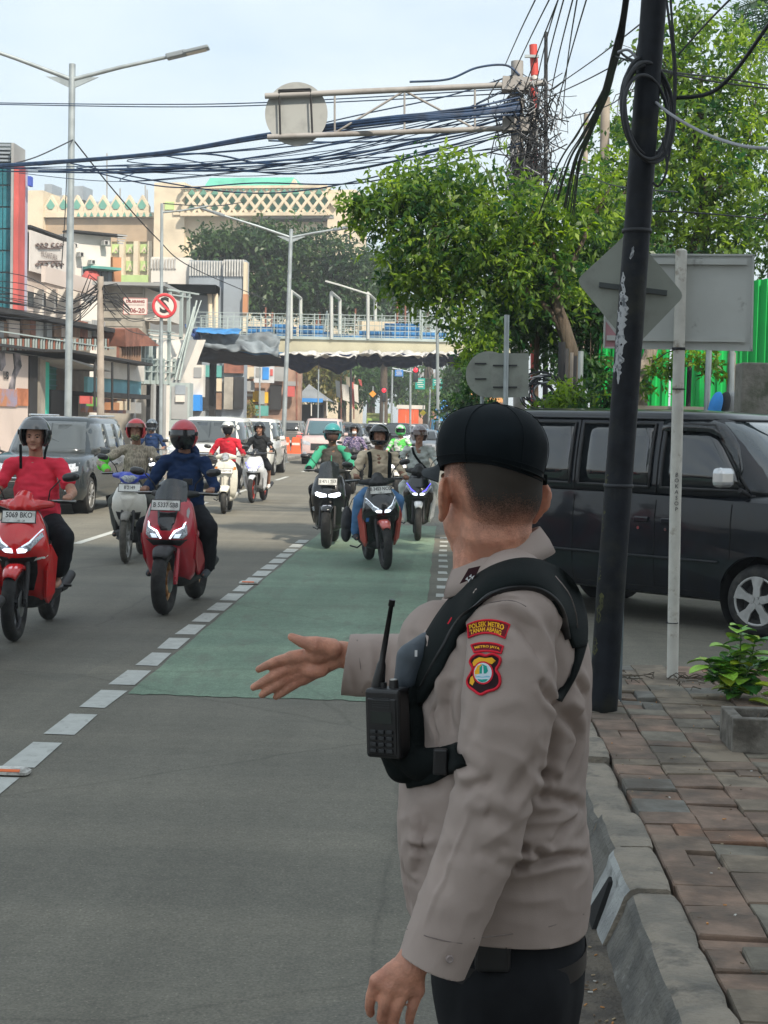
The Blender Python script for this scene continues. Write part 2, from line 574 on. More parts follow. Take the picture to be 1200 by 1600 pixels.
# road studs
M_stud = mat('stud resin',(0.55,0.54,0.5),0.5,var=0.1,vs=30,dirt=(0.2,0.19,0.17),ds=20)
M_stud_o = mat('stud reflector',(0.75,0.16,0.04),0.25)
for (x,y,lab) in ((-2.04,7.13,'low white road stud with orange reflector in the nearest part of the dashed line'),(-2.04,15.9,'small white road stud in the dashed line beside the green lane')):
 t = thing('road_stud',lab,'road stud',(x,y,0.008),group='road studs in the dashed line',local=True)
 b = MB()
 b.loft([ring((0,0,0),.1,.05,16,6),ring((0,0,.012),.1,.05,16,6),ring((0,.004,.026),.075,.025,16,6)],smooth=False)
 b.build('stud_body',M_stud,t)
 b = MB(); b.box((0,0,0),(.125,.003,.016),Matrix.Rotation(-0.95,3,'X'))
 o = b.build('reflector',M_stud_o,t); o.location = (0,-.0415,.0205)
# ---------------------------------------------------------------- right pavement: kerb stones, pavers, gutter
M_kerb = mat('kerb concrete',(0.265,0.228,0.180),0.9,col2=(0.185,0.165,0.135),vs=5,detail=9,bump=0.7,bs=45,dirt=(0.085,0.08,0.07),ds=7,da=(0.52,0.72))
M_kerb_dark = mat('kerb old grey paint',(0.135,0.128,0.112),0.85,col2=(0.085,0.082,0.074),vs=6,detail=9,bump=0.6,bs=50,dirt=(0.19,0.185,0.17),ds=9,da=(0.6,0.7))
M_kerb_pale = mat('kerb pale paint',(0.33,0.34,0.33),0.85,col2=(0.22,0.225,0.22),vs=8,detail=9,bump=0.5,bs=50,dirt=(0.12,0.12,0.11),ds=9,da=(0.58,0.7))
paver_cols = [(0.240,0.165,0.122),(0.262,0.175,0.126),(0.225,0.165,0.122),(0.240,0.196,0.145),(0.215,0.192,0.150),(0.185,0.178,0.155),(0.255,0.205,0.150),(0.290,0.160,0.100)]
M_pav = [mat('paver %s' % n,c,0.92,col2=tuple(x * .62 for x in c),vs=7,detail=10,bump=0.6,bs=60,bd=.006,dirt=(0.085,0.07,0.055),ds=2.6,da=(0.44,0.66)) for n,c in zip('abcdefgh',paver_cols)]
pavement = thing('pavement',None,None,(0.6,0,0)); pavement['kind'] = 'structure'
pavement['label'] = 'raised pavement of reddish brown and grey pavers on the right'
b = MB()
b.box((2.65,3.35,.078),(3.78,13.3,.155))
b.build('bedding',M_soil,pavement)
# kerb stones, each tilted or sunk a little; dressed outer face leans outwards
random.seed(21)
y = -1.6; ki = 0
while y < 9.7:
 ln = random.uniform(.44,.58)
 if 4.15 < y < 5.6: ln = 0.5
 dz = random.uniform(-.009,.009); dx = random.uniform(-.008,.008)
 if 5.9 < y < 6.7: dx -= .01; dz -= .02
 x0,x1,x2 = .535 + dx,.62 + dx,.775 + dx
 z0,zt = -.02,.205 + dz
 y0_,y1_ = y + .003,y + ln - .003
 drain = (ki == 0 and 4.5 < y < 5.05)
 m = M_kerb
 b = MB()
 prof = [(x2,z0),(x2,zt - .005),(x2 - .012,zt),(x1 + .030,zt),(x1 + .010,zt - .010),(x1 - .006,zt - .032),(x1 - .016,zt - .07),(x0,z0)]
 nseg = 5
 rows = []
 for i in range(nseg + 1):
  yy = y0_ + (y1_ - y0_) * i / nseg
  e = .006 if i in (0,nseg) else 0
  rows.append([V((px_ - (e if px_ > .7 else -e),yy,pz_ - (e if pz_ > .1 else 0) + .004 * noise.noise(V((yy * 9,px_ * 20,pz_ * 9))))) + V(((.009 if px_ < .72 else .003) * noise.noise(V((yy * 7,pz_ * 11,3))),0,0)) for px_,pz_ in prof])
 n = len(prof)
 for i in range(nseg):
  for k in range(n - 1):
   mi = 0
   if k in (4,5,6):
    mi = 1 if (y < 6.05) else 0
    if 4.75 < y < 5.3 : mi = 2
   b.add([rows[i][k],rows[i][k + 1],rows[i + 1][k + 1],rows[i + 1][k]],[(0,1,2,3)],mi=mi)
 b.add(rows[0],[tuple(range(n))]); b.add(rows[-1],[tuple(reversed(range(n)))])
 o = b.build('kerb_stone',[M_kerb,M_kerb_dark,M_kerb_pale],pavement)
 if drain or (4.6 < y < 5.05):
  hb = MB()   # dark triangular drain mouth cut into the face
  ym = y + ln * .5
  hole = mat('drain dark',(0.008,0.008,0.008),1.0)
  A = V((x0 - .004,ym - .10,0.0)); B_ = V((x0 - .004,ym + .10,0.0)); C_ = V((x1 - .018,ym + .04,zt - .055)); D_ = V((x1 - .022,ym - .0,zt - .06))
  hb.loft([[A + V((-.003,0,0)),B_ + V((-.003,0,0)),C_ + V((-.003,0,0)),D_ + V((-.003,0,0))],[A + V((.05,0,0)),B_ + V((.05,0,0)),C_ + V((.05,0,0)),D_ + V((.05,0,0))]],smooth=False)
  hb.build('drain_opening',hole,o)
 y += ln
# pavers
random.seed(5)
cands = []
cw = .212
for c in range(14):
 x = .785 + c * cw
 yy = -1.5 + (c % 2) * .09 + random.uniform(-.03,.03)
 while yy < 9.75:
  ln = random.choice([.105,.175,.19,.21,.21])
  if yy < 5.1 and c > 0: ln = random.choice([.21,.28,.33])
  split = random.random() < .12
  for (xa,xb) in (((x,x + cw * .5),(x + cw * .5,x + cw)) if split else ((x,x + cw),)):
   cands.append((xa + .002,xb - .002,yy + .002,yy + ln - .002,c))
  yy += ln
def tile(mb,xa,xb,ya,yb,z,tilt):
 e = .004
 def h(x_,y_): return z + tilt[0] * (x_ - xa) + tilt[1] * (y_ - ya)
 q = [(xa,ya),(xb,ya),(xb,yb),(xa,yb)]
 qi = [(xa + e,ya + e),(xb - e,ya + e),(xb - e,yb - e),(xa + e,yb - e)]
 vs = [V((p[0] + random.uniform(-.003,.003),p[1] + random.uniform(-.003,.003),.13)) for p in q]
 vs2 = [V((vs[i].x,vs[i].y,h(*q[i]) - .006)) for i in range(4)]
 vs3 = [V((p[0] + random.uniform(-.002,.002),p[1] + random.uniform(-.002,.002),h(*p))) for p in qi]
 fs = []
 for i in range(4):
  j = (i + 1) % 4
  fs += [(i,j,4 + j,4 + i),(4 + i,4 + j,8 + j,8 + i)]
 fs.append((8,9,10,11))
 mb.add(vs + vs2 + vs3,fs)
vis,hid = [],[]
for cd in cands:
 xa,xb,ya,yb,c = cd
 if ya > 6.02 and yb < 6.28 and c == 0: continue      # missing paver: a hole down to the bedding
 p = to_px(((xa + xb) / 2,(ya + yb) / 2,.2)) if ya > .5 else None
 if p and -20 < p[0] < 1230 and -20 < p[1] < 1640 and ya > 3.2: vis.append((ya,cd))
 else: hid.append(cd)
vis.sort(key=lambda t: t[0])
hid += [t[1] for t in vis[296:]]
for ya_,cd in vis[:296]:
 xa,xb,ya,yb,c = cd
 b = MB()
 z = .197 + random.uniform(-.006,.006) + .006 * noise.noise(V((xa * 1.5,ya * 1.5,0)))
 tile(b,xa,xb,ya,yb,z,(random.uniform(-.03,.03),random.uniform(-.05,.05)))
 nn = noise.noise(V((xa * .9,ya * .6,4)))
 k = random.choice([0,1,2,7,0,1]) if nn > .05 else random.choice([2,3,4,5,6,3])
 if random.random() < .2: k = random.randrange(7)
 b.build('paver',M_pav[k],pavement)
b = MB()
for xa,xb,ya,yb,c in hid:
 tile(b,xa,xb,ya,yb,.195,(0,0))
 for q in range(9): b.mi[-1 - q] = int((xa * 31 + ya * 17) % 5)
b.build('pavers_beyond',M_pav[:5],pavement,kind='stuff')
# gutter: dirt strip along the kerb and litter
b = MB()
N = 60
for i in range(N):
 ya,yb = -1.5 + i * .2,-1.5 + (i + 1) * .2
 xa = .33 + .05 * noise.noise(V((ya * 1.3,0,0))); xb = .33 + .05 * noise.noise(V((yb * 1.3,0,0)))
 b.quad((xa,ya,.004),(.56,ya,.012),(.56,yb,.012),(xb,yb,.004))
b.build('gutter_dirt',M_soil,kind='structure',label='strip of brown dirt in the gutter along the kerb')
lit = MB(); random.seed(3)
for i in range(650):
 ya = random.uniform(3.2,9.5); xa = random.gauss(.47,.07)
 if random.random() < .25: xa = random.uniform(.8,2.2)
 zz = .014 if xa < .56 else .206
 if .52 < xa < .8: continue
 a = random.uniform(0,PI); l = random.uniform(.004,.018); w = random.uniform(.002,.007)
 lit.box((xa,ya,zz),(l,w,.003),a,mi=random.choice([0,0,1,1,2,3]))
lit.build('litter',[mat('litter tan',(.35,.27,.17),.9),mat('litter brown',(.12,.08,.05),.9),mat('litter pale',(.5,.48,.44),.8),mat('litter orange',(.5,.22,.06),.8)],kind='stuff',label='scraps, dry leaf bits and grit along the gutter')
# unseen windowed block, added behind the camera to shade the near street
K_shadeblk = mat('shade block render',(.33,.31,.28),.85,var=.08,vs=.5)
ob = thing('shade_block','unseen tall block added behind the viewer on the right to shade the near street','building',(14,-30,0))
b = MB(); b.box((14.5,-30,15.5),(17,46,31)); b.build('wall',K_shadeblk,ob)
for fl in range(9):
 b = MB()
 for k in range(14): b.box((5.98,-9.5 - k * 3.2,2.6 + fl * 3.2),(.1,2.1,1.7))
 for k in range(5): b.box((8.2 + k * 3.2,-6.98,2.6 + fl * 3.2),(2.1,.1,1.7))
 b.build('window_row',mat('shade block glass',(.03,.04,.05),.1),ob,kind='stuff')
# island in the side road is not seen; the far kerb of the side street
# ---------------------------------------------------------------- the officer in the foreground
officer = thing('person','police officer in grey-brown uniform and black cap, seen from behind, one arm stretched out','person',(0.1,2.5,0))
HF = V((-.42,.907,0)).normalized()
HU = V((0.02,0.02,1)).normalized()
HR = HF.cross(HU).normalized()
HF = HU.cross(HR)
HO = px(767,781,2.52)
HM = Matrix((HR,HF,HU)).transposed()
def hw(x,y,z): return HO + HM @ V((x,y,z))
body = MB()
def hball(c,r,rot=None,n=24):
 body.ball(hw(*c),r,n,rot=HM if rot is None else HM @ rot)
hball((0,-.004,.045),(.077,.097,.098))
hball((0,-.035,.015),(.068,.062,.075))
hball((0,.03,-.03),(.066,.066,.075))
hball((0,.052,-.075),(.042,.045,.034))
hball((-.035,.062,-.02),(.026,.022,.03)); hball((.035,.062,-.02),(.026,.022,.03))
hball((0,.098,.0),(.011,.014,.026)); hball((0,.108,-.012),(.014,.012,.010))
hball((0,.085,.035),(.055,.018,.012))
hball((0,.092,-.045),(.022,.009,.008)); hball((0,.09,-.056),(.02,.009,.007))
for s in (-1,1):
 rot = Matrix.Rotation(s * .70,3,'Z')
 hball((s * .083,.002,-.002),(.009,.020,.032),rot)
 body.torus(hw(s * .086,-.002,.000),HM @ (rot @ V((1,0,0))),.019,.0048,n=20,m=8,flat=1)
 body.torus(hw(s * .086,-.001,.010),HM @ (rot @ V((1,0,0))),.021,.0048,n=20,m=8,flat=1)
 hball((s * .084,.007,-.030),(.006,.009,.010),rot)
NK = px(777,862,2.52)
body.ctube([hw(0,-.018,.0),hw(0,-.024,-.05),NK,NK + V((.0,.0,-.09))],[.060,.0585,.062,.075],n=24)
body.ctube([hw(.0,.0,-.03),hw(-.0,.012,-.075),NK + V((-.012,0,-.06))],[.055,.054,.06],n=24)
# torso, hidden under the shirt
for (u,v,rx,ry) in ((780,960,.09,.15),(775,1060,.10,.15),(775,1200,.12,.15),(775,1330,.125,.15),(785,1450,.11,.15)):
 pass
trk = [(780,930,.07,.13),(782,1000,.10,.155),(778,1100,.115,.15),(772,1220,.125,.14),(775,1340,.12,.13),(785,1450,.095,.12),(785,1540,.08,.12)]
body.loft([ring(px(u,v,2.5),rx,ry,28) for u,v,rx,ry in reversed(trk)])
# left arm
LA = [(px(800,965,2.31),.062),(px(798,1040,2.28),.068),(px(789,1130,2.265),.066),(px(776,1215,2.26),.062),(px(764,1268,2.25),.060),(px(738,1345,2.235),.056),(px(708,1420,2.22),.0545),(px(676,1500,2.205),.052)]
la_in = [(p,r - .022) for p,r in LA]
body.chain([la_in[0],la_in[2],la_in[4],(la_in[6][0],.028),(px(652,1492,2.20),.025),(px(640,1512,2.195),.026)])
def hand(wrist,wr,knuckles,kr,fingers,thumb,th_r):
 for kk in knuckles:
  body.chain([(wrist,wr),((wrist + kk) / 2,(wr + kr) / 2 * .95),(kk,kr)],n=12)
 for i in range(len(knuckles) - 1):
  body.chain([(knuckles[i],kr * .9),(knuckles[i + 1],kr * .9)],n=12)
  a = (wrist + knuckles[i]) / 2; c = (wrist + knuckles[i + 1]) / 2
  body.chain([(a,wr * .8),(c,wr * .8)],n=12)
 for f in fingers: body.chain(f,n=12)
 body.chain([(a_,r_) for a_,r_ in zip(thumb,th_r)],n=12)
Yl = 2.195
hand(px(640,1508,Yl),.022,
     [px(588,1533,Yl - .012),px(609,1543,Yl - .016),px(631,1547,Yl - .012),px(653,1547,Yl)],.0118,
     [[(px(588,1533,Yl - .012),.0100),(px(580,1556,Yl - .008),.0088),(px(577,1573,Yl + .004),.0078),(px(579,1584,Yl + .016),.0068)],
      [(px(609,1543,Yl - .016),.0105),(px(600,1572,Yl - .014),.0092),(px(596,1592,Yl),.0082),(px(600,1606,Yl + .014),.0070)],
      [(px(631,1547,Yl - .012),.0102),(px(620,1576,Yl - .012),.0090),(px(615,1596,Yl + .0),.0081),(px(618,1610,Yl + .012),.0070)],
      [(px(653,1547,Yl),.0098),(px(645,1572,Yl - .004),.0085),(px(640,1590,Yl + .004),.0076),(px(640,1602,Yl + .014),.0066)]],
     [px(622,1512,Yl + .025),px(604,1535,Yl + .04),px(600,1556,Yl + .045),px(605,1572,Yl + .04)],[.016,.012,.010,.008])
# right arm stretched forward
RA = [(px(742,968,2.70),.064),(px(690,1020,2.74),.062),(px(640,1038,2.76),.056),(px(590,1040,2.76),.056),(px(545,1040,2.75),.054)]
body.chain([(RA[0][0],.045),(RA[2][0],.036),(px(560,1028,2.75),.027),(px(533,1022,2.745),.0245)])
Yr = 2.735
hand(px(531,1022,Yr + .005),.0225,
     [px(455,1027,Yr - .012),px(455,1042,Yr - .006),px(462,1054,Yr),px(473,1061,Yr + .004)],.0125,
     [[(px(453,1028,Yr - .012),.0108),(px(432,1033,Yr - .016),.0094),(px(416,1040,Yr - .014),.0082),(px(404,1046,Yr - .008),.0070)],
      [(px(454,1043,Yr - .006),.0110),(px(427,1056,Yr - .012),.0097),(px(410,1066,Yr - .010),.0085),(px(396,1074,Yr - .004),.0072)],
      [(px(461,1054,Yr),.0105),(px(436,1068,Yr - .008),.0094),(px(421,1078,Yr - .008),.0083),(px(409,1086,Yr - .004),.0070)],
      [(px(472,1062,Yr + .004),.0098),(px(452,1075,Yr - .004),.0085),(px(441,1083,Yr - .004),.0076),(px(431,1089,Yr),.0064)]],
     [px(518,1014,Yr - .012),px(494,1008,Yr - .024),px(472,1003,Yr - .026),px(455,995,Yr - .022)],[.020,.0165,.0108,.0078])
body.ball(px(497,1022,Yr - .016),(.024,.014,.017),16)
body.ball(px(492,1048,Yr - .008),(.026,.014,.014),16)
# legs and feet
hipz = px(790,1500,2.4).z
for (u,Y,s) in ((798,2.40,0),(770,2.60,1)):
 h = px(u,1510,Y)
 body.chain([(h,.08),(V((h.x - .02,Y,.48)),.055),(V((h.x + .01,Y,.10)),.042)])
 body.chain([(V((h.x + .02,Y,.05)),.04),(V((h.x - .12,Y,.035)),.03)])
bm_me = fuse(body,.0031,smooth=5,fac=.55,off=_off[officer.name])
child('body',bm_me,M_skin,officer)
# uniform shirt: torso and both sleeves in one piece
sh = MB()
tor = [(790,1545,.126,.178),(783,1475,.139,.183),(776,1420,.150,.185),(774,1360,.158,.186),(770,1300,.156,.180),(768,1230,.153,.176),(778,1160,.148,.172),(783,1100,.146,.174),(788,1040,.143,.180),(795,985,.124,.185),(800,940,.098,.175),(800,905,.066,.135),(796,878,.052,.085)]
sh.loft([ring(px(u,v,2.5),rx,ry,40,2.25) for u,v,rx,ry in tor])
sh.chain([(px(806,962,2.335),.072),(px(806,935,2.40),.064),(px(800,905,2.47),.055),(px(790,900,2.55),.056),(px(765,925,2.63),.060),(px(742,965,2.69),.068)],n=20)
sh.ctube([LA[0][0] + V((0,0,.02))] + [p for p,r in LA] + [LA[-1][0] + (LA[-1][0] - LA[-2][0]) * .5],[.055] + [r for p,r in LA] + [.052],n=28)
sh.ball(LA[0][0],.070,24)
sh.ball(px(690,1010,2.62),(.075,.08,.08),20)
sh.ctube([p for p,r in RA] + [RA[-1][0] + (RA[-1][0] - RA[-2][0]) * .8],[r for p,r in RA] + [.0535],n=28)
sh.ball(px(664,1120,2.50),(.055,.09,.12),20)      # chest under the pouch
sh.ball(px(655,1290,2.46),(.034,.10,.10),20)
shm = fuse(sh,.0038,smooth=8,fac=.6,off=_off[officer.name],name='shirt')
O0 = _off[officer.name]
n = len(shm.vertices)
co = np.empty(n * 3); shm.vertices.foreach_get('co',co); co = co.reshape(n,3)
nor = np.empty(n * 3); shm.vertices.foreach_get('normal',nor); nor = nor.reshape(n,3)
def surf_Y(me):
 return BVHTree.FromPolygons([v.co.copy() for v in me.vertices],[tuple(p.vertices) for p in me.polygons])
bv = surf_Y(shm)
def cast(u,v,bvh=None):
 r = ray(u,v).normalized()
 h = (bvh or bv).ray_cast(CAMP - O0,r)
 return h
disp = np.zeros(n)
def fold(pxs,w,depth,side=None):
 """crease or ridge along a line seen on the cloth; depth < 0 sinks, and a soft ridge rises beside it"""
 pts = []
 for (u,v) in pxs:
  h = cast(u,v)
  if h[0] is not None: pts.append(np.array(h[0]))
 if len(pts) < 2: return
 pts = [np.array(p) for p in catmull([V(p) for p in pts],4)]
 best = np.full(n,1e9); tt = np.zeros(n)
 m = len(pts) - 1
 for i in range(m):
  a,b_ = pts[i],pts[i + 1]
  d = b_ - a; L2 = d @ d + 1e-12
  t = np.clip(((co - a) @ d) / L2,0,1)
  q = a + t[:,None] * d
  ds_ = np.linalg.norm(co - q,axis=1)
  k = ds_ < best
  best[k] = ds_[k]; tt[k] = (i + t[k]) / m
 fade = np.minimum(1,np.minimum(tt,1 - tt) * 4 + .12)
 g = np.exp(-(best / w) ** 2)
 g2 = np.exp(-((best - 2.1 * w) / (1.3 * w)) ** 2) * .45
 disp[:] += fade * depth * (g - (g2 if depth < 0 else 0))
FO = [
 ([(786,1322),(815,1326),(842,1333),(852,1342)],.006,-.014),([(782,1350),(812,1353),(846,1347),(880,1338),(918,1338)],.007,-.012),
 ([(800,1336),(825,1340),(848,1344)],.005,.006),
 ([(826,1250),(850,1245),(880,1250),(912,1262)],.008,-.009),([(858,1322),(880,1295),(908,1262)],.006,-.006),
 ([(836,1206),(852,1210),(870,1222)],.007,-.010),([(868,1112),(888,1125),(905,1150),(896,1185),(880,1215)],.009,-.010),
 ([(846,1240),(858,1190),(862,1140)],.010,-.010),
 ([(900,1060),(915,1090),(925,1110)],.008,-.009),([(885,1090),(905,1110),(926,1140)],.009,.007),
 ([(622,1292),(640,1306),(662,1315),(684,1312)],.008,.008),([(622,1305),(642,1322),(668,1330)],.006,-.007),
 ([(622,1232),(650,1228),(680,1232),(715,1222)],.008,-.005),([(618,1270),(640,1285),(668,1290)],.01,.005),
 ([(630,1340),(636,1380),(642,1420)],.007,-.006),([(645,1330),(652,1370),(655,1400)],.007,.005),
 ([(700,1400),(690,1350),(706,1320)],.010,-.005),
 # left sleeve
 ([(724,1236),(745,1225),(772,1222)],.008,-.008),([(728,1250),(745,1262),(765,1262)],.010,.006),
 ([(737,1262),(718,1310),(698,1360),(678,1410),(662,1448)],.0035,.0035),
 ([(776,958),(800,965),(820,985),(838,1015),(850,1045)],.010,-.008),([(800,948),(828,965),(850,1000),(862,1040)],.010,.007),
 ([(842,1060),(856,1090),(860,1130)],.007,-.010),([(738,1155),(745,1120),(752,1080)],.010,-.003),
 ([(832,1180),(818,1215),(800,1250)],.010,-.004),([(796,1295),(776,1275),(755,1272)],.009,-.006),
 ([(775,1345),(758,1330),(736,1330)],.011,-.004),([(722,1180),(735,1200),(760,1208)],.009,-.005),
 ([(738,955),(752,945),(770,939),(795,937),(815,942)],.0028,-.0035),
 # right sleeve and chest
 ([(600,1000),(612,1030),(610,1070)],.009,-.006),([(640,990),(650,1015),(645,1040)],.010,-.010),([(575,998),(582,1040),(580,1085)],.010,.005),
 ([(670,985),(676,1000),(672,1020)],.008,.008),
 ([(686,1098),(678,1120),(686,1150),(684,1172)],.0028,-.006),([(660,1090),(672,1130),(676,1160)],.01,.004),
 ([(700,985),(712,1020),(706,1060)],.010,-.006),([(712,1060),(700,1100),(708,1150)],.009,-.008),([(695,1040),(690,1075),(700,1100)],.01,.005),
]
for f in FO: fold(*f)
nz = np.array([noise.noise(V(c) * 9) * .0035 + noise.noise(V((c[0] * 22,c[1] * 22,c[2] * 34))) * .0016 for c in co])
def ridged(c,s1,s2,s3,o):
 q = V((c[0] * s1 + o,c[1] * s2,c[2] * s3)); w_ = noise.noise(q * .35 + V((3,1,o))) * .9
 return (1 - abs(noise.noise(q + V((w_,w_,w_)))) * 2.6)
creas = np.zeros(n)
for (uv,rad,amp,sc_) in (((770,1262),.085,.0042,(16,16,26)),((800,1150),.11,.0020,(14,14,9)),((850,1090),.09,.0045,(20,20,14)),((860,1320),.11,.0050,(9,9,30)),((640,1320),.10,.0045,(12,12,26)),((615,1040),.10,.0050,(26,14,12)),((700,1040),.09,.0040,(18,18,12)),((700,1430),.07,.0028,(22,22,14)),((835,1200),.09,.0040,(12,12,20))):
 h = cast(*uv)
 if h[0] is None: continue
 dd_ = np.linalg.norm(co - np.array(h[0]),axis=1); k_ = np.where(dd_ < rad * 1.7)[0]
 for i_ in k_:
  creas[i_] += amp * math.exp(-(dd_[i_] / rad) ** 2) * max(-.6,ridged(co[i_],*sc_,uv[0]))
co2 = co + nor * (disp * 1.0 + nz + creas)[:,None]
shm.vertices.foreach_set('co',co2.ravel()); shm.update()
# cut the hem and both cuffs clean
bm = bmesh.new(); bm.from_mesh(shm)
def cut(pt,nrm,rad,lim=None):
 pt = pt - O0
 gv = [v for v in bm.verts if (v.co - pt).length < rad and (lim is None or lim(v.co + O0))]
 gs = set(gv)
 gf = [f for f in bm.faces if all(v in gs for v in f.verts)]
 ge = {e for f in gf for e in f.edges}
 bmesh.ops.bisect_plane(bm,geom=gf + list(ge) + gv,plane_co=pt,plane_no=nrm,clear_outer=True,clear_inner=False)
hemL,hemR = px(735,1475,2.32),px(918,1436,2.5)
hd = (hemR - hemL).normalized(); hn = V((hd.x,0,hd.z)).normalized(); hn = V((hn.z,0,-hn.x))
if hn.z > 0: hn = -hn
d_l = (LA[-1][0] - LA[-2][0]).normalized()
sleeve_l = lambda p: (p - LA[-1][0]).length < .16 and abs((p - LA[-1][0]).cross(d_l).length) < .075 and p.y < 2.275
bev = px(783,1460,2.5)
gv = [v for v in bm.verts if v.co.z + O0.z < bev.z + .06 and not sleeve_l(v.co + O0)]
gs = set(gv); gf = [f for f in bm.faces if all(v in gs for v in f.verts)]
bmesh.ops.bisect_plane(bm,geom=gf + list({e for f in gf for e in f.edges}) + gv,plane_co=hemL - O0,plane_no=hn,clear_outer=True)
cl = px(678,1507,2.205)
cn = V((-.36,0,-.93)).normalized()
cut(cl,(cn + d_l * .4).normalized(),.15,sleeve_l)
cr = px(540,1042,2.75)
cut(cr,V((-1,0,.12)).normalized(),.12)
for v in list(bm.verts):
 if not v.link_faces: bm.verts.remove(v)
bm.to_mesh(shm); bm.free()
shm = modified(shm,[('SOLIDIFY',dict(thickness=.0022,offset=-1))])
shm.name = 'shirt'
shm.polygons.foreach_set('use_smooth',[True] * len(shm.polygons))
shirt = child('shirt',shm,M_shirt,officer)
bv = surf_Y(shm)
def snap(p,off=.002):
 h = bv.find_nearest(p - O0)
 return h[0] + h[1] * off + O0 if h[0] is not None else p
def onshirt(u,v,off=.002):
 h = cast(u,v)
 if h[0] is None: return None,None
 nn = h[1]
 return h[0] + O0 + nn * off,nn
def strap(name,pts,w,m,parent,th=.004,label=None,k=5,nx=7,lift=.003):
 """webbing band laid on the shirt. pts: scene points near the cloth, w: widths"""
 P = catmull(pts,k)
 W = [w] * len(P) if not hasattr(w,'__len__') else list(np.interp(np.linspace(0,1,len(P)),np.linspace(0,1,len(w)),w))
 mid = [snap(p,lift) for p in P]
 for _ in range(2): mid = [mid[0]] + [(mid[i - 1] + mid[i] * 2 + mid[i + 1]) / 4 for i in range(1,len(mid) - 1)] + [mid[-1]]
 rows,rows2 = [],[]
 for i,p in enumerate(mid):
  h = bv.find_nearest(p - O0); nn = (p - (h[0] + O0)); nn = nn.normalized() if nn.length > .0008 else h[1]
  if nn.dot(h[1]) < 0: nn = h[1]
  t = (mid[min(i + 1,len(mid) - 1)] - mid[max(i - 1,0)]).normalized()
  sdir = nn.cross(t).normalized()
  row,row2 = [],[]
  for j in range(nx):
   q = p + sdir * W[i] * (j / (nx - 1) - .5)
   hh = bv.find_nearest(q - O0)
   q = (hh[0] + O0 + hh[1] * lift) * .75 + q * .25
   row.append(q + nn * th); row2.append(q - nn * .004)
  rows.append(row); rows2.append(row2)
 b = MB()
 R = [r + list(reversed(r2)) for r,r2 in zip(rows,rows2)]
 b.loft(R,smooth=False)
 o = b.build(name,m,parent,label=label)
 me = o.data; me.polygons.foreach_set('use_smooth',[True] * len(me.polygons))
 return o
def strap_px(name,path,widths,m,parent,th=.0032,label=None,nx=9,lift=.0038,k=6,sm=3):
 """webbing band laid on the cloth along a line seen in the photo; widths in photo pixels"""
 P = catmull([V((u,v,0)) for u,v in path],k); n_ = len(P)
 W = np.interp(np.linspace(0,1,n_),np.linspace(0,1,len(widths)),widths)
 G = np.full((n_,nx,3),np.nan); NN = np.full((n_,nx,3),np.nan)
 for i in range(n_):
  t_ = (P[min(i + 1,n_ - 1)] - P[max(i - 1,0)]).normalized(); sd = V((-t_.y,t_.x,0))
  for j in range(nx):
   q = P[i] + sd * W[i] * (j / (nx - 1) - .5)
   h = cast(q.x,q.y)
   if h[0] is not None and h[0].y + O0.y < 2.85: G[i,j] = h[0] + O0; NN[i,j] = h[1]
 for _ in range(40):
  bad = np.isnan(G[...,0])
  if not bad.any(): break
  for i,j in zip(*np.where(bad)):
   for di,dj in ((0,1),(0,-1),(1,0),(-1,0)):
    a,c_ = i + di,j + dj
    if 0 <= a < n_ and 0 <= c_ < nx and not np.isnan(G[a,c_,0]):
     t_ = (P[min(i + 1,n_ - 1)] - P[max(i - 1,0)]).normalized(); sd = V((-t_.y,t_.x,0)); q = P[i] + sd * W[i] * (j / (nx - 1) - .5)
     G[i,j] = list(px(q.x,q.y,G[a,c_,1] + .006)); NN[i,j] = NN[a,c_]; break
 for _ in range(sm):
  G[1:-1] = (G[:-2] + G[1:-1] * 2 + G[2:]) / 4
  G[:,1:-1] = (G[:,:-2] + G[:,1:-1] * 2 + G[:,2:]) / 4
  NN[1:-1] = (NN[:-2] + NN[1:-1] + NN[2:]) / 3; NN[:,1:-1] = (NN[:,:-2] + NN[:,1:-1] + NN[:,2:]) / 3
 rows = []
 for i in range(n_):
  top,bot = [],[]
  for j in range(nx):
   nn = V(NN[i,j]).normalized(); e = 1 - .5 * abs(2 * j / (nx - 1) - 1) ** 6
   top.append(V(G[i,j]) + nn * (lift + th * e)); bot.append(V(G[i,j]) - nn * .005)
  rows.append(top + bot[::-1])
 b = MB(); b.loft(rows,smooth=True)
 return b.build(name,m,parent,label=label,fix=True)
def C(u,v,off=.0):
 p,nn = onshirt(u,v,off)
 if p is None: return px(u,v,2.5)
 return p
# shoulder strap of the rig, from the chest over the left shoulder and down the back
ss = strap_px('shoulder_strap',[(640,1092),(662,1052),(688,1003),(712,962),(740,930),(778,905),(822,896),(858,908),(882,932),(897,972),(903,1012)],[46,48,46,42,38,38,42,44,42,36,18],M_web,officer,label='wide black strap over the left shoulder')
strap_px('strap_edge',[(662,1075),(686,1030),(712,985),(738,953),(770,930),(820,921),(852,930),(874,955),(884,1000)],[3,3,3],M_plast,ss,th=.006,nx=3)
strap_px('back_strap',[(906,1000),(902,1030),(890,1062),(872,1094)],[18,9,8,7],M_web,officer,th=.002,nx=5)
strap_px('chest_strap',[(640,1203),(665,1201),(690,1192),(708,1184),(722,1178)],[58,50,44,40,40],M_web,officer,th=.005)
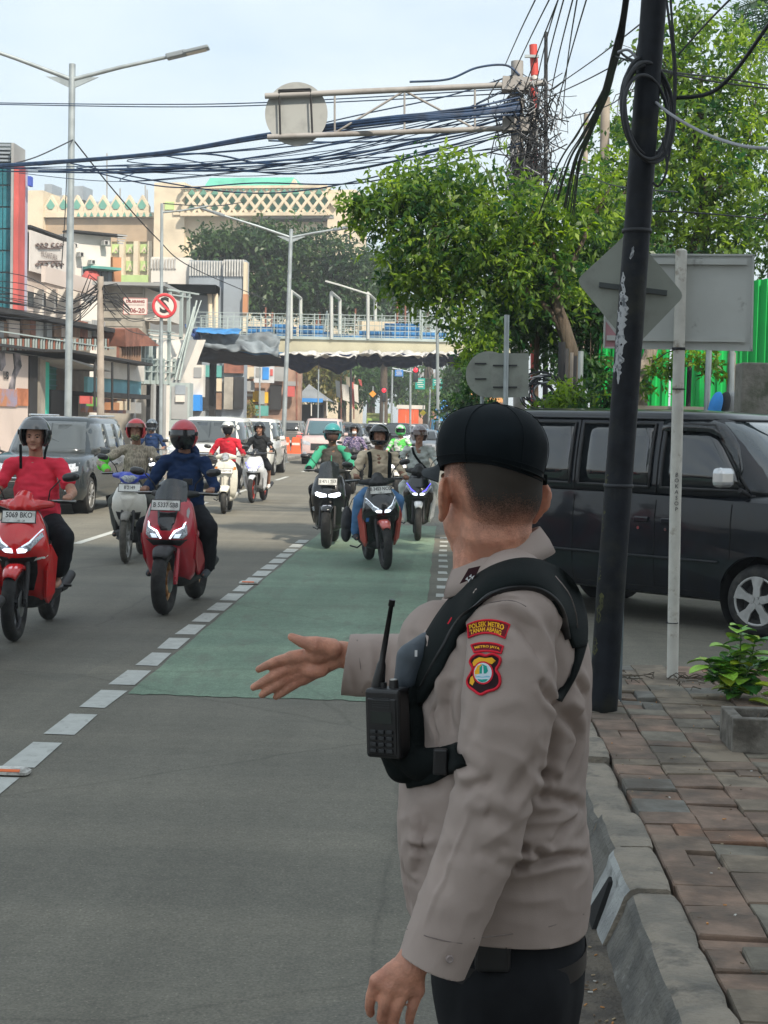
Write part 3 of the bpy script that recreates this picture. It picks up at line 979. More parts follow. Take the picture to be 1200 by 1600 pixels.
# collar
def cpt(th,lo,out=0.0):
 c,s_ = math.cos(th),math.sin(th)
 if not lo:
  u,v,ry = 775 + 66 * c,857 - 33 * c,.060
 else:
  u,v,ry = 779 + 86 * c,893 - 36 * c + 4 * math.cos(2 * th),.092
 p = px(u,v,2.52)
 return V((p.x + out * c,2.52 + (ry + out) * s_,p.z + (0 if not lo else -.004 * abs(s_))))
b = MB()
A0,A1 = -PI + .25,PI - .25
rows = []
for i in range(41):
 th = A0 + (A1 - A0) * i / 40
 up = cpt(th,False); lo = cpt(th,True)
 mid = (up + lo) / 2
 od = V((math.cos(th),math.sin(th),0))
 inner = [cpt(th,False) + V((0,0,-.03)) - od * .001,up - od * .001]
 fall = [up + od * .003 + V((0,0,.0015)),up + od * .006 + V((0,0,-.002)),mid + od * .006,lo + od * .003,lo + od * .0 + V((0,0,-.001)),mid + od * .002]
 rows.append(inner + fall)
b.loft(rows,closed=True,cap=True)
b.build('collar',M_shirt,officer)
# rank tab on the collar
M_maroon = cloth('maroon tab',(0.045,0.018,0.022),var=0.1)
M_white = mat('white thread',(0.75,0.75,0.75),0.6)
b = MB()
q = [px(*a,2.405) for a in ((719,912),(733,888),(751,884),(742,903))]
b.prism(q,V((-.001,-.004,0)))
tab = b.build('rank_tab',M_maroon,officer,label='dark maroon collar tab with white chevrons')
b = MB()
for k in range(2):
 o_ = k * 7
 q = [px(a[0] + o_ * .8,a[1] - o_ * .6,2.399) for a in ((727,905),(731,901),(731,906),(736,903),(732,910),(731,907))]
 b.prism(q,V((0,-.001,0)))
b.build('chevron',M_white,tab)
# cap
b = MB()
def caprim(th,k,add=0.0):
 pr = [(.0830,.099,0),(.0875,.105,.016),(.0915,.109,.040),(.0915,.108,.060),(.0835,.100,.078),(.0715,.086,.0945),(.053,.064,.106),(.029,.036,.1135),(.004,.005,.116)]
 rx,ry,h = pr[k]
 x = rx * math.cos(th); y = ry * math.sin(th) - .002
 zb = .042 - .16 * x - .05 * y + .004 * math.sin(2 * th)
 z = zb * (1 - h / .1155) + .041 * (h / .1155) + h
 w = .0030 * noise.noise(V((x * 30,y * 30,h * 60)))
 w += .0065 * noise.noise(V((x * 14,y * 14,h * 22 + 5)))
 f = 1 + (w / .09) + add / .09
 return hw(x * f * .955 - .004,y * f,z)
NS = 56
prof = catmull([V((i,0,0)) for i in range(9)],1)
rows = []
for k in range(9):
 rows.append([caprim(2 * PI * j / NS,k) for j in range(NS)])
inn = [[caprim(2 * PI * j / NS,0,-.004) for j in range(NS)]]
b.loft([[p + HU * .02 for p in inn[0]]] + inn + rows)
cap = b.build('cap',M_cap,officer,fix=True)
cap_me = modified(cap.data.copy(),[('SUBSURF',dict(levels=1,render_levels=1))]); cap.data = cap_me
b = MB()   # sweat band edge, seams, button and strap
b.tube([caprim(2 * PI * j / NS,0,.0004) + HU * .002 for j in range(NS + 1)],.0012,n=6,cap=False)
b.tube([caprim(2 * PI * j / NS,1,.0008) for j in range(NS + 1)],.0007,n=5,cap=False)
for th in (PI / 2,PI / 2 + PI / 3,PI / 2 - PI / 3,-PI / 2,-PI / 2 + PI / 3,-PI / 2 - PI / 3):
 b.tube(catmull([caprim(th,k,.0001) for k in range(9)],3),.0007,n=5,cap=False)
b.ball(hw(0,0,.157),(.007,.007,.004),10)
b.build('seam',M_cap,cap)
b = MB()
sp = [caprim(-PI / 2 + a,0,.0025) + HU * .008 for a in np.linspace(-.55,1.15,14)]
b.tube([p - (p - HO).normalized() * .001 for p in sp],.006,n=8,flat=.2,ref=(0,0,1))
b.box(sp[-1] ,(.012,.010,.018),bev=.002)
b.build('adjuster_strap',M_web,cap)
b = MB()
rows = []
for j in range(15):
 a = -1 + 2 * j / 14
 th = PI / 2 - a * .88
 base = V((.0835 * math.cos(th),.100 * math.sin(th) - .002,0))
 zb = .046 - .16 * base.x - .05 * base.y
 ext = .078 * math.sqrt(max(0,1 - abs(a) ** 2.6)) + .004
 dirv = V((base.x * .45,1 * .09,0)).normalized()
 tip = base + dirv * ext
 dz = -.030 * a * a
 pts = []
 for t in (0,.35,.7,1):
  q = base.lerp(tip,t); pts.append(hw(q.x,q.y,zb + dz * t * 1.1 - .004 * t + .010))
 rows.append(pts + [p - HU * .0028 for p in reversed(pts)])
b.loft(rows)
b.build('visor',M_visor,cap)
# short faded hair under the cap
mh = bpy.data.materials.new('faded hair'); mh.use_nodes = True
nt = mh.node_tree; L = nt.links.new; bs = nt.nodes['Principled BSDF']
bs.inputs['Base Color'].default_value = (0.030,0.024,0.018,1); bs.inputs['Roughness'].default_value = .85
tc = nt.nodes.new('ShaderNodeTexCoord'); da_ = nt.nodes.new('ShaderNodeAttribute'); da_.attribute_name = 'hair_amount'
nn_ = nt.nodes.new('ShaderNodeTexNoise'); nn_.inputs['Scale'].default_value = 520; nn_.inputs['Detail'].default_value = 2; L(tc.outputs['Object'],nn_.inputs['Vector'])
n2_ = nt.nodes.new('ShaderNodeTexNoise'); n2_.inputs['Scale'].default_value = 30; L(tc.outputs['Object'],n2_.inputs['Vector'])
ad = nt.nodes.new('ShaderNodeMath'); ad.operation = 'MULTIPLY_ADD'; L(n2_.outputs['Fac'],ad.inputs[0]); ad.inputs[1].default_value = .30; L(da_.outputs['Fac'],ad.inputs[2])
a2 = nt.nodes.new('ShaderNodeMath'); a2.operation = 'MULTIPLY_ADD'; L(nn_.outputs['Fac'],a2.inputs[0]); a2.inputs[1].default_value = 1.0; L(ad.outputs[0],a2.inputs[2])
a3 = nt.nodes.new('ShaderNodeMapRange'); a3.inputs['From Min'].default_value = .72; a3.inputs['From Max'].default_value = 1.45; a3.inputs['To Max'].default_value = .93; L(a2.outputs[0],a3.inputs['Value'])
L(a3.outputs['Result'],bs.inputs['Alpha'])
bvb = surf_Y(bm_me)
b = MB(); rows = []; dens = []; NH,MH = 26,61
for i in range(NH):
 z = .085 - (.085 + .066) * i / (NH - 1)
 row = []
 for j in range(MH):
  th0 = (j / (MH - 1) - .5) * 2 * (PI * .78)
  th = -PI / 2 + th0
  d = V((math.cos(th),math.sin(th),0))
  h = bvb.ray_cast(hw(d.x * .16,d.y * .16,z) - O0,(HM @ -d))
  q = (h[0] + O0 + (HM @ d) * .0012) if h[0] is not None else hw(d.x * .08,d.y * .1,z)
  row.append(q)
  a_ = abs(th0)
  q_ = max(0,min(1,(a_ - .62) / .62)); low = -.054 + .074 * q_ * q_ * (3 - 2 * q_)      # lower edge climbs behind the ears
  dens.append(max(0,min(1,(z - low) / .080)) * max(0,min(1,(2.35 - a_) / .5)))
 rows.append(row)
fs = []
vs = [p for r in rows for p in r]
for i in range(NH - 1):
 for j in range(MH - 1):
  th0 = ((j + .5) / (MH - 1) - .5) * 2 * (PI * .78); z = .085 - .151 * (i + .5) / (NH - 1)
  P4 = [vs[i * MH + j],vs[i * MH + j + 1],vs[(i + 1) * MH + j + 1],vs[(i + 1) * MH + j]]
  if max((P4[k] - P4[k - 1]).length for k in range(4)) > .017: continue
  if 1.22 < abs(th0) < 1.98 and z < .022: continue
  fs.append((i * MH + j,i * MH + j + 1,(i + 1) * MH + j + 1,(i + 1) * MH + j))
b.add(vs,fs,smooth=True)
ho_ = b.build('hair',mh,officer)
at_ = ho_.data.attributes.new('hair_amount','FLOAT','POINT'); at_.data.foreach_set('value',dens)
# sleeve badges, laid on the cloth
def lay(uv,off):
 p,nn = onshirt(uv[0],uv[1],off)
 return p if p is not None else px(uv[0],uv[1],2.2)
def patch(name,poly,off,m,parent,step=5.0):
 us = [p[0] for p in poly]; vs_ = [p[1] for p in poly]
 pts = [V((p[0],p[1])).to_2d() for p in poly]
 n0 = len(pts)
 edges = [(i,(i + 1) % n0) for i in range(n0)]
 u = min(us) + step / 2
 while u < max(us):
  v = min(vs_) + step / 2
  while v < max(vs_):
   pts.append(V((u + .13,v + .07)).to_2d()); v += step
  u += step
 r = delaunay_2d_cdt(pts,edges,[],1,1e-4)
 vv = [lay((p[0],p[1]),off) for p in r[0]]
 vb = [lay((p[0],p[1]),-.001) for p in r[0]]
 b = MB(); b.add(vv,[tuple(f) for f in r[2]],smooth=True)
 o = b.build(name,m,parent)
 return o
Z6 = lambda x,y: (640 + x / 5.4545,900 + y / 5.4545)
def smoothpoly(pts,k=5):
 n_ = len(pts); out = []
 P = [V((p[0],p[1],0)) for p in pts]
 for i in range(n_):
  p0,p1,p2,p3 = P[i - 1],P[i],P[(i + 1) % n_],P[(i + 2) % n_]
  for j in range(k):
   t = j / k
   q = 0.5 * ((2 * p1) + (p2 - p0) * t + (2 * p0 - 5 * p1 + 4 * p2 - p3) * t * t + (3 * p1 - p0 - 3 * p2 + p3) * t ** 3)
   out.append((q.x,q.y))
 return out
def border(name,poly,r,off,m,parent):
 b = MB(); P = [lay(p,off) for p in poly]; P.append(P[0])
 b.tube(P,r,n=6,cap=False); return b.build(name,m,parent)
T_red = cloth('red thread',(0.62,0.025,0.045),var=0.12,weave=500)
T_yel = cloth('yellow thread',(0.80,0.42,0.03),var=0.12,weave=500)
T_blk = cloth('black thread',(0.03,0.015,0.018),var=0.1)
T_mar = cloth('dark red thread',(0.16,0.02,0.03),var=0.1)
T_grn = cloth('green thread',(0.02,0.33,0.26),var=0.1)
T_wht = cloth('white embroidery',(0.62,0.72,0.78),var=0.1)
T_blu = cloth('pale blue thread',(0.25,0.50,0.62),var=0.1)
def arc_pts(x0,x1,yc,sag,n=10,skew=0):
 return [(x0 + (x1 - x0) * i / (n - 1),yc - sag * (1 - (2 * i / (n - 1) - 1) ** 2) + skew * i / (n - 1)) for i in range(n)]
def ribbon(name,top,bot,th_border,label):
 poly = [Z6(*p) for p in top + list(reversed(bot))]
 o = patch(name,poly,.0016,T_mar,officer,4)
 o['label'] = label
 border('border',poly,.0016,.0020,T_red,o)
 return o
top1 = arc_pts(505,850,415,45,12,8); bot1 = arc_pts(512,815,528,42,12,4)
r1 = ribbon('district_patch',top1,bot1,.0016,'curved dark red patch with yellow lettering POLSEK METRO TANAH ABANG')
top2 = arc_pts(535,800,592,24,10,10); bot2 = arc_pts(560,782,655,16,10,8)
r2 = ribbon('region_patch',top2,bot2,.0016,'small curved dark red patch lettered METRO JAYA')
def arctext(txt,x0,x1,y,sag,hgt,off,m,parent,bold=0.0,skew=0):
 me = text_mesh(txt,1.0,0.0,bold)
 xs = [v.co.x for v in me.vertices]; zs = [v.co.z for v in me.vertices]
 xa,xb = min(xs),max(xs); za,zb = min(zs),max(zs)
 off0 = _off[parent.name]
 for v in me.vertices:
  s_ = (v.co.x - xa) / (xb - xa); t_ = (v.co.z - za) / (zb - za) - .5
  X = x0 + (x1 - x0) * s_; Y_ = y - sag * (1 - (2 * s_ - 1) ** 2) + skew * s_ - t_ * hgt
  X += t_ * hgt * (2 * s_ - 1) * .22
  v.co = lay(Z6(X,Y_),off) - off0
 return child('lettering',me,m,parent)
arctext('POLSEK METRO',522,808,440,36,46,.0026,T_yel,r1,.03,8)
arctext('TANAH ABANG',528,786,487,34,40,.0026,T_yel,r1,.03,4)
arctext('METRO JAYA',566,772,620,16,26,.0026,T_yel,r2,.03,8)
shield = [(548,692),(600,668),(655,682),(712,668),(772,700),(768,750),(742,800),(768,850),(772,915),(735,965),(670,985),(612,1008),(555,975),(510,935),(503,885),(530,835),(548,785),(524,735)]
sp_ = [Z6(*p) for p in smoothpoly(shield,4)]
s0 = patch('shield_patch',sp_,.0015,T_blk,officer,4.5)
s0['label'] = 'red edged shield badge with a round emblem in its middle'
border('border',sp_,.0021,.0022,T_red,s0)
patch('yellow_field',[Z6(*p) for p in ((560,715),(600,695),(650,702),(705,695),(738,722),(705,752),(640,730),(570,760),(552,770),(545,740))],.0021,T_yel,s0,4)
patch('yellow_field',[Z6(*p) for p in ((528,868),(545,850),(562,900),(545,935),(520,915))],.0021,T_yel,s0,4)
circ = lambda cx,cy,r,r2=None,n=26: [Z6(cx + r * math.cos(2 * PI * i / n),cy + (r2 or r) * math.sin(2 * PI * i / n)) for i in range(n)]
patch('roundel',circ(633,826,86,100),.0025,T_red,s0,4)
patch('roundel',circ(633,826,73,86),.0029,T_wht,s0,3.5)
patch('emblem',[Z6(*p) for p in ((570,860),(566,815),(590,765),(625,748),(618,810),(600,840))],.0033,T_yel,s0,3)
patch('emblem',[Z6(*p) for p in ((606,832),(608,780),(632,752),(665,768),(676,810),(660,832))],.0034,T_grn,s0,3)
patch('emblem',[Z6(*p) for p in ((588,882),(676,882),(660,902),(633,908),(606,902))],.0034,T_grn,s0,3)
patch('emblem',[Z6(*p) for p in ((628,832),(632,762),(638,762),(642,832))],.0039,T_wht,s0,3)
for yy in (842,858,872):
 patch('wave',[Z6(*p) for p in ((572,yy),(600,yy - 5),(633,yy + 3),(666,yy - 5),(696,yy),(690,yy + 8),(633,yy + 10),(576,yy + 8))],.0036,T_blu if yy == 858 else T_wht,s0,3)
# name tape on the chest, shoulder button, cuff button
b = MB(); b.tube([lay((706,978),.003),lay((712,968),.003)],.006,n=6); b.build('name_tape',T_red,officer)
b = MB()
for (u,v) in ((702,1498),(881,975)):
 p,nn = onshirt(u,v,.0)
 if p: b = MB(); b.disc(p + nn * .0015,nn,.0058,.003,14); b.torus(p + nn * .003,nn,.0046,.0011,14,6); b.build('button',mat('button',(.30,.25,.235),.5),officer)
def seamline(pts,r=.0008,off=.0006):
 P = [lay(p,off) for p in pts]; b = MB()
 b.tube(catmull(P,4),r,n=5); b.build('stitching',mat('stitching thread',(.19,.155,.145),.9),shirt)
seamline([(636,1452),(665,1462),(695,1470),(722,1474)]); seamline([(735,958),(752,947),(772,941),(800,939),(822,948)])
seamline([(558,1000),(563,1040),(566,1082)]); seamline([(740,1466),(800,1459),(860,1447),(912,1428)])
seamline([(868,900),(893,935),(902,985),(893,1040),(880,1085)])
# trousers, belt, shoes
b = MB()
b.loft([ring(px(u,v,2.5),rx,ry,32,2.2) for u,v,rx,ry in ((792,1600,.115,.155),(792,1540,.126,.170),(793,1480,.1285,.1745),(790,1440,.128,.172),(786,1400,.13,.172))])
for (u,Y,s) in ((800,2.40,0),(778,2.60,1)):
 h = px(u,1540,Y)
 b.chain([(h,.098),(V((h.x - .012,Y,.50)),.078),(V((h.x + .005,Y,.12)),.062),(V((h.x + .005,Y,.08)),.064)])
tm = fuse(b,.009,5,off=O0,name='trousers')
child('trousers',tm,M_trouser,officer)
b = MB()
bl = [ring(px(792,v,2.5),.1300,.1755,40,2.2) for v in (1490,1462)]
b.loft(bl,cap=False)
belt = b.build('belt',M_plast,officer)
b = MB()
kp = px(747,1478,2.325)
b.box(kp,(.012,.008,.028),bev=.003); b.torus(kp + V((0,0,.012)),(0,1,0),.008,.0018,14,6)
b.build('key_clip',mat('brass',(.45,.36,.18),.35,metal=1),belt)
b = MB(); b.box(px(770,1492,2.33),(.055,.03,.05),bev=.008); b.build('belt_pouch',M_plast,belt)
for (u,Y) in ((800,2.40),(778,2.60)):
 h = px(u,1540,Y); b = MB()
 b.loft([ring((h.x - .05,Y,z),rx,ry,24,2.4) for z,rx,ry in ((0,.145,.05),(.02,.15,.053),(.05,.135,.048),(.08,.09,.045))] + [ring((h.x + .0,Y,.13),.05,.045,24)])
 b.build('shoe',M_plast,officer,fix=True)
# two-way radio in its holder on the chest (a thing of its own)
radio = thing('handheld_radio','black two-way radio with long antenna clipped on the officer\'s chest','radio',px(612,1128,2.36))
RM = Matrix.Rotation(math.radians(-24),3,'Z') @ Matrix.Rotation(math.radians(-3),3,'Y')
rc = px(606,1128,2.37)
def rw(x,y,z): return rc + RM @ V((x,y,z))
b = MB(); b.box(rc,(.060,.040,.108),RM,bev=.006)
b.box(rw(0,-.019,-.004),(.050,.006,.088),RM,bev=.003)
rb = b.build('casing',M_plast,radio)
b = MB()
for i in range(4):
 for j in range(3):
  b.box(rw(-.014 + j * .014,-.0235,-.012 - i * .0098),(.010,.004,.0062),RM,bev=.0012)
b.build('keypad',mat('rubber keys',(.022,.024,.026),.6),rb)
b = MB(); b.box(rw(0,-.0222,.010),(.036,.002,.018),RM); b.build('display',mat('lcd',(.03,.035,.032),.15),rb)
b = MB()
for i in range(5): b.box(rw(0,-.0222,.026 + i * .0035),(.03,.0015,.0014),RM)
b.build('speaker_grille',mat('rubber keys',(.022,.024,.026),.6),rb)
b = MB(); b.tube([rw(.012,0,.052),rw(.012,0,.066)],[.0078,.007],n=14); b.tube([rw(.012,0,.066),rw(.012,0,.0675)],[.006,.006],n=14,mi=1)
b.tube([rw(-.006,0,.052),rw(-.006,0,.062)],.0055,n=12)
b.build('knob',[M_plast,M_metal],radio)
b = MB(); a0 = rw(-.019,.004,.050); a1 = px(613,937,2.37)
b.tube([a0,a0.lerp(a1,.06),a0.lerp(a1,.28),a0.lerp(a1,.32),a0.lerp(a1,.93),a0.lerp(a1,.93),a1],[.0105,.0105,.007,.0048,.0036,.0052,.005],n=12)
b.build('antenna',M_plast,radio)
me_t = text('lettering','RADIO',.006,Matrix.Translation(rw(0,-.0228,.046)) @ RM.to_4x4(),M_metal,rb) if False else None
# padded pouch and chest rig front
b = MB()
cz = px(652,1180,2.40)
b.ball(px(648,1150,2.43),(.030,.05,.06),18)
b.chain([(px(605,1160,2.41),.020),(px(630,1195,2.41),.030),(px(648,1206,2.41),.022)],n=14)
b.chain([(px(618,1170,2.39),.020),(px(655,1195,2.38),.026),(px(690,1186,2.36),.020),(px(714,1178,2.345),.018)],n=14)
b.ball(px(640,1110,2.44),(.030,.04,.055),16)
pm = fuse(b,.004,4,off=O0,name='chest_pouch'); child('chest_pouch',pm,M_web,officer)
b = MB(); b.chain([(px(668,1008,2.47),.022),(px(645,1030,2.44),.028),(px(634,1062,2.43),.020)],n=14)
b.chain([(px(634,1062,2.43),.014),(px(622,1080,2.42),.010)],n=10)
pm = fuse(b,.004,3,off=O0,name='speaker_pad'); child('speaker_pad',pm,mat('slate nylon',(.045,.06,.075),.55,var=.2,vs=12,bump=.5,bs=300,bd=.001),officer,label='slate grey padded pouch on the strap')
b = MB(); b.box(px(650,1021,2.407),(.004,.002,.010)); b.build('tag',mat('white thread',(.75,.75,.75),.6),officer)
b = MB()
b.box(px(688,1190,2.325),(.022,.012,.040),bev=.003); b.build('buckle',M_plast,officer)
# ---------------------------------------------------------------- scooters and riders
def paint(name,col,rough=0.28,coat=0.6,var=0.04):
 return mat(name,col,rough,var=var,vs=5,coat=coat,spec=0.5,dirt=tuple(c * .6 + .03 for c in col),ds=6,da=(.55,.85))
M_tyre = mat('tyre rubber',(0.020,0.020,0.020),0.85,var=0.25,vs=20,bump=0.4,bs=160,bd=.003,dirt=(.07,.065,.055),ds=9,da=(.5,.8))
M_dusty = mat('dusty rubber',(0.075,0.07,0.06),0.95,var=0.2,vs=20,bump=0.4,bs=160,bd=.003)
M_gold = mat('bronze rim',(0.42,0.24,0.11),0.4,metal=0.7,var=.1)
M_rimblk = mat('black rim',(0.025,0.025,0.027),0.4,var=.1)
M_rimgrey = mat('grey rim',(0.30,0.30,0.29),0.4,metal=.5,var=.15)
M_blkgloss = paint('black gloss',(0.010,0.011,0.013),0.2)
M_trim = mat('black trim',(0.018,0.018,0.019),0.55,var=.2,vs=14,bump=.2,bs=300,bd=.001)
M_glassdk = mat('smoked screen',(0.018,0.022,0.025),0.08,var=.1,coat=.5)
M_plate = mat('number plate',(0.68,0.69,0.66),0.45,var=.04,dirt=(.4,.39,.36),ds=12)
M_platetxt = mat('plate lettering',(0.08,0.08,0.08),0.6)
M_mirror = mat('mirror shell',(0.015,0.015,0.016),0.35,coat=.3)
M_lensoff = mat('headlight lens',(0.35,0.38,0.42),0.08,coat=1,var=.4,vs=60)
M_lamp = mat('lit headlamp',(0.9,0.92,1.0),0.2,emit=(0.80,0.86,1.0),es=1.7)
M_lampdim = mat('lit light strip',(0.8,0.85,0.9),0.2,emit=(0.75,0.86,1.0),es=.35)
M_lampblue = mat('blue lit strip',(0.05,0.05,0.8),0.2,emit=(0.10,0.08,1.0),es=1.6)
M_amber = mat('amber lens',(0.6,0.2,0.03),0.2,coat=.5)
M_seat = mat('seat vinyl',(0.02,0.02,0.02),0.5,bump=.3,bs=200,bd=.002)
M_chrome = mat('chrome',(0.7,0.7,0.7),0.12,metal=1.0)
M_alloy = mat('cast alloy',(0.30,0.30,0.30),0.4,metal=.8,var=.2,vs=14)
def outline(half):
 """half outline (x >= 0 points, front to back) -> closed symmetric ring"""
 return [(x,y) for x,y in half] + [(-x,y) for x,y in reversed(half)]
def shell(b,secs,smooth=True,mi=None):
 """secs: (z, [(x, y)...half outline])"""
 rings_ = []
 for s_ in secs:
  z,half = s_
  rings_.append([V((x,y,z + (dz if False else 0))) for x,y in outline(half)])
 b.loft(rings_,smooth=smooth,mi=mi)
def hf(w,yf,yb,e=2.4,n=7,nose=0.0):
 """half superellipse from the front centre (0,yf) round to the back centre (0,yb)"""
 out = []
 for i in range(2 * n + 1):
  t = PI * i / (2 * n)
  c,s_ = math.cos(t),math.sin(t)
  y = (yf + yb) / 2 - (yb - yf) / 2 * abs(c) ** (2 / e) * (1 if c > 0 else -1)
  x = w * abs(s_) ** (2 / e)
  out.append((max(x,0.0005 if i in (0,2 * n) else x),y))
 return out
def wheel(root,y,R,w,rim_m,tyre_m=None,spokes=5,name='wheel',disc=True):
 b = MB()
 b.torus((0,y,R),(1,0,0),R - w * .52,w * .5,40,12,flat=1.05)
 wh = b.build(name,tyre_m or M_tyre,root)
 b = MB()
 Ri = R - w * .95
 b.torus((0,y,R),(1,0,0),Ri,.012,36,6,flat=2.4)
 b.disc((0,y,R),(1,0,0),.035,.10,16)
 for k in range(spokes):
  a = 2 * PI * k / spokes + .3
  d = V((0,math.cos(a),math.sin(a)))
  b.tube([V((0,y,R)) + d * .02,V((0,y,R)) + d * Ri],[.013,.009],n=6)
 b.build('rim',rim_m,wh)
 if disc:
  b = MB(); b.disc((.052,y,R),(1,0,0),.10,.004,28); b.torus((.052,y,R),(1,0,0),.095,.006,24,5,flat=.4)
  b.build('brake_disc',M_alloy,wh)
 return wh
def plate(root,c,w,h,t1,t2,tilt=0.0,bg=None,fg=None):
 b = MB(); R = Matrix.Rotation(-tilt,3,'X')
 b.box(c,(w,.006,h),R,bev=.002)
 o = b.build('number_plate',bg or M_plate,root)
 b = MB(); cc = V(c)
 for (dx,dz,sx_,sz_) in ((0,h / 2,w + .012,.006),(0,-h / 2,w + .012,.006),(w / 2,0,.006,h),(-w / 2,0,.006,h)):
  b.box(cc + R @ V((dx,-.0015,dz)),(sx_,.008,sz_),R)
 b.build('plate_frame',M_trim,o)
 M = Matrix.Translation(cc + R @ V((0,-.0038,h * (.12 if t2 else 0)))) @ R.to_4x4()
 text('lettering',t1,h * .62,M,fg or M_platetxt,o,bold=.0012,sx=.80)
 if t2:
  M = Matrix.Translation(cc + R @ V((w * .08,-.0038,-h * .34))) @ R.to_4x4()
  text('lettering',t2,h * .22,M,fg or M_platetxt,o,sx=.9)
 return o
def scooter(name,label,loc,rz,kind,P,group='scooters riding towards the crossing',lean=0.0):
 """kind: maxi, sport, retro, cub. P: dict of materials and plate text"""
 t = thing(name,label,'motor scooter',loc,rz,group,local=True)
 t.rotation_euler = (0,lean,rz)
 big = kind == 'maxi'
 R = {'maxi': .295,'sport': .285,'retro': .245,'cub': .295}[kind]
 w = {'maxi': .125,'sport': .095,'retro': .10,'cub': .075}[kind]
 yf,yr = -.64,.62
 body_m,under_m,acc = P['body'],P.get('under',M_trim),P.get('accent',P['body'])
 wheel(t,yf,R,w,P.get('rim',M_rimblk),P.get('tyre'),name='front_wheel')
 wheel(t,yr,R * .97,w * 1.15,P.get('rim',M_rimblk),P.get('tyre'),name='rear_wheel',disc=False)
 # fork
 b = MB()
 for s in (-1,1):
  xo = w * .62 + .018
  b.tube([(s * xo,yf,R),(s * xo,yf + .07,R + .20),(s * xo,yf + .15,R + .42)],[.021,.023,.016],n=10)
  b.box((s * xo,yf + .01,R + .01),(.03,.05,.07),bev=.006)
 b.build('fork',P.get('fork',M_trim),t)
 # front mudguard: curved shell over the tyre
 b = MB(); rows = []
 arc0,arc1 = (-.75,1.05) if kind != 'retro' else (-.9,1.5)
 fw = w * .72 if kind != 'retro' else w * 1.0
 for i in range(13):
  a = arc0 + (arc1 - arc0) * i / 12
  r_ = R + .022 + (.02 if kind == 'retro' else 0)
  cpt_ = V((0,yf + math.sin(a) * r_ * 1.0,R + math.cos(a) * r_))
  nrm = V((0,math.sin(a),math.cos(a)))
  e = 1 - (abs(2 * i / 12 - 1) ** 3) * .35
  row = [cpt_ + V((x * fw * e,0,0)) - nrm * dr for x,dr in ((-1,.075 if kind == 'retro' else .05),(-.96,.02),(-.6,.003),(0,0),(.6,.003),(.96,.02),(1,.075 if kind == 'retro' else .05),(.9,.05),(.5,.012),(0,.008),(-.5,.012),(-.9,.05))]
  rows.append(row)
 b.loft(rows)
 b.build('front_mudguard',P.get('guard',body_m),t,fix=True)
 # front shield and nose
 b = MB()
 if kind == 'maxi':
  shell(b,[(.26,hf(.15,-.36,-.22,3)),(.34,hf(.20,-.44,-.24,3)),(.45,hf(.222,-.50,-.26,2.8)),(.58,hf(.235,-.57,-.27,2.6)),(.68,hf(.245,-.63,-.28,2.3)),(.78,hf(.235,-.62,-.28,2.2)),(.87,hf(.215,-.58,-.28,2.2)),(.96,hf(.185,-.53,-.28,2.2)),(1.02,hf(.13,-.47,-.28,2.2))])
 elif kind == 'sport':
  shell(b,[(.28,hf(.15,-.34,-.22,3)),(.40,hf(.19,-.40,-.24,3)),(.52,hf(.215,-.46,-.26,2.6)),(.62,hf(.225,-.58,-.27,2.2)),(.70,hf(.225,-.66,-.28,2.0)),(.78,hf(.205,-.63,-.28,2.0)),(.86,hf(.18,-.56,-.28,2.0)),(.94,hf(.14,-.48,-.28,2.1)),(.99,hf(.09,-.42,-.28,2.2))])
 elif kind == 'retro':
  shell(b,[(.28,hf(.16,-.34,-.24,3)),(.40,hf(.21,-.40,-.25,3)),(.60,hf(.225,-.44,-.27,2.6)),(.78,hf(.22,-.46,-.28,2.5)),(.92,hf(.17,-.45,-.28,2.4)),(.99,hf(.09,-.42,-.28,2.2))])
 else:
  shell(b,[(.42,hf(.14,-.40,-.24,3)),(.52,hf(.18,-.48,-.25,2.6)),(.64,hf(.21,-.56,-.26,2.2)),(.76,hf(.20,-.58,-.27,2.0)),(.86,hf(.16,-.52,-.28,2.0)),(.94,hf(.11,-.45,-.28,2.1))])
 sh_ = b.build('front_shield',body_m,t,fix=True)
 # dark lower belly, leg shield and floorboard
 b = MB()
 shell(b,[(.22,hf(.12,-.36,.30,3)),(.27,hf(.19,-.42 if big else -.36,.36,3.2)),(.34,hf(.215,-.42 if big else -.36,.36,3.2)),(.37,hf(.20,-.36,.32,3.2))])
 shell(b,[(.36,hf(.19,-.30,-.20,3)),(.6,hf(.20,-.32,-.22,3)),(.85,hf(.17,-.33,-.23,3)),(.98,hf(.10,-.34,-.24,3))])
 if big: shell(b,[(.35,hf(.10,-.3,.25,3)),(.55,hf(.085,-.3,.2,3)),(.66,hf(.06,-.25,.2,3))])
 b.build('floorboard',under_m,t,fix=True)
 # side fairing wings on the lower front (sport) or crash trims
 if kind in ('sport','maxi'):
  for s in (-1,1):
   b = MB()
   if kind == 'sport':
    poly = [(s * .235,-.44,.72),(s * .27,-.38,.62),(s * .235,-.30,.34),(s * .185,-.28,.25),(s * .18,-.36,.30),(s * .205,-.46,.52)]
   else:
    poly = [(s * .25,-.50,.70),(s * .275,-.40,.62),(s * .265,-.22,.46),(s * .225,-.05,.34),(s * .215,-.25,.32),(s * .235,-.46,.48)]
   b.prism(poly,V((-s * .022,.012,0)))
   b.build('side_fairing',acc,t,fix=True)
 # nose recess panel, lights
 hz = {'maxi': .735,'sport': .735,'retro': 1.03,'cub': .97}[kind]
 def onshield(x,z):
  """front surface of the shield at (x, z)"""
  for o in (sh_,):
   me = o.data
  return None
 bvs = BVHTree.FromPolygons([v.co.copy() for v in sh_.data.vertices],[tuple(p.vertices) for p in sh_.data.polygons])
 def fs(x,z,off=.004):
  h = bvs.ray_cast(V((x,-2,z)),V((0,1,0)))
  return (h[0] + V((0,-off,0))) if h[0] is not None else V((x,-.42,z))
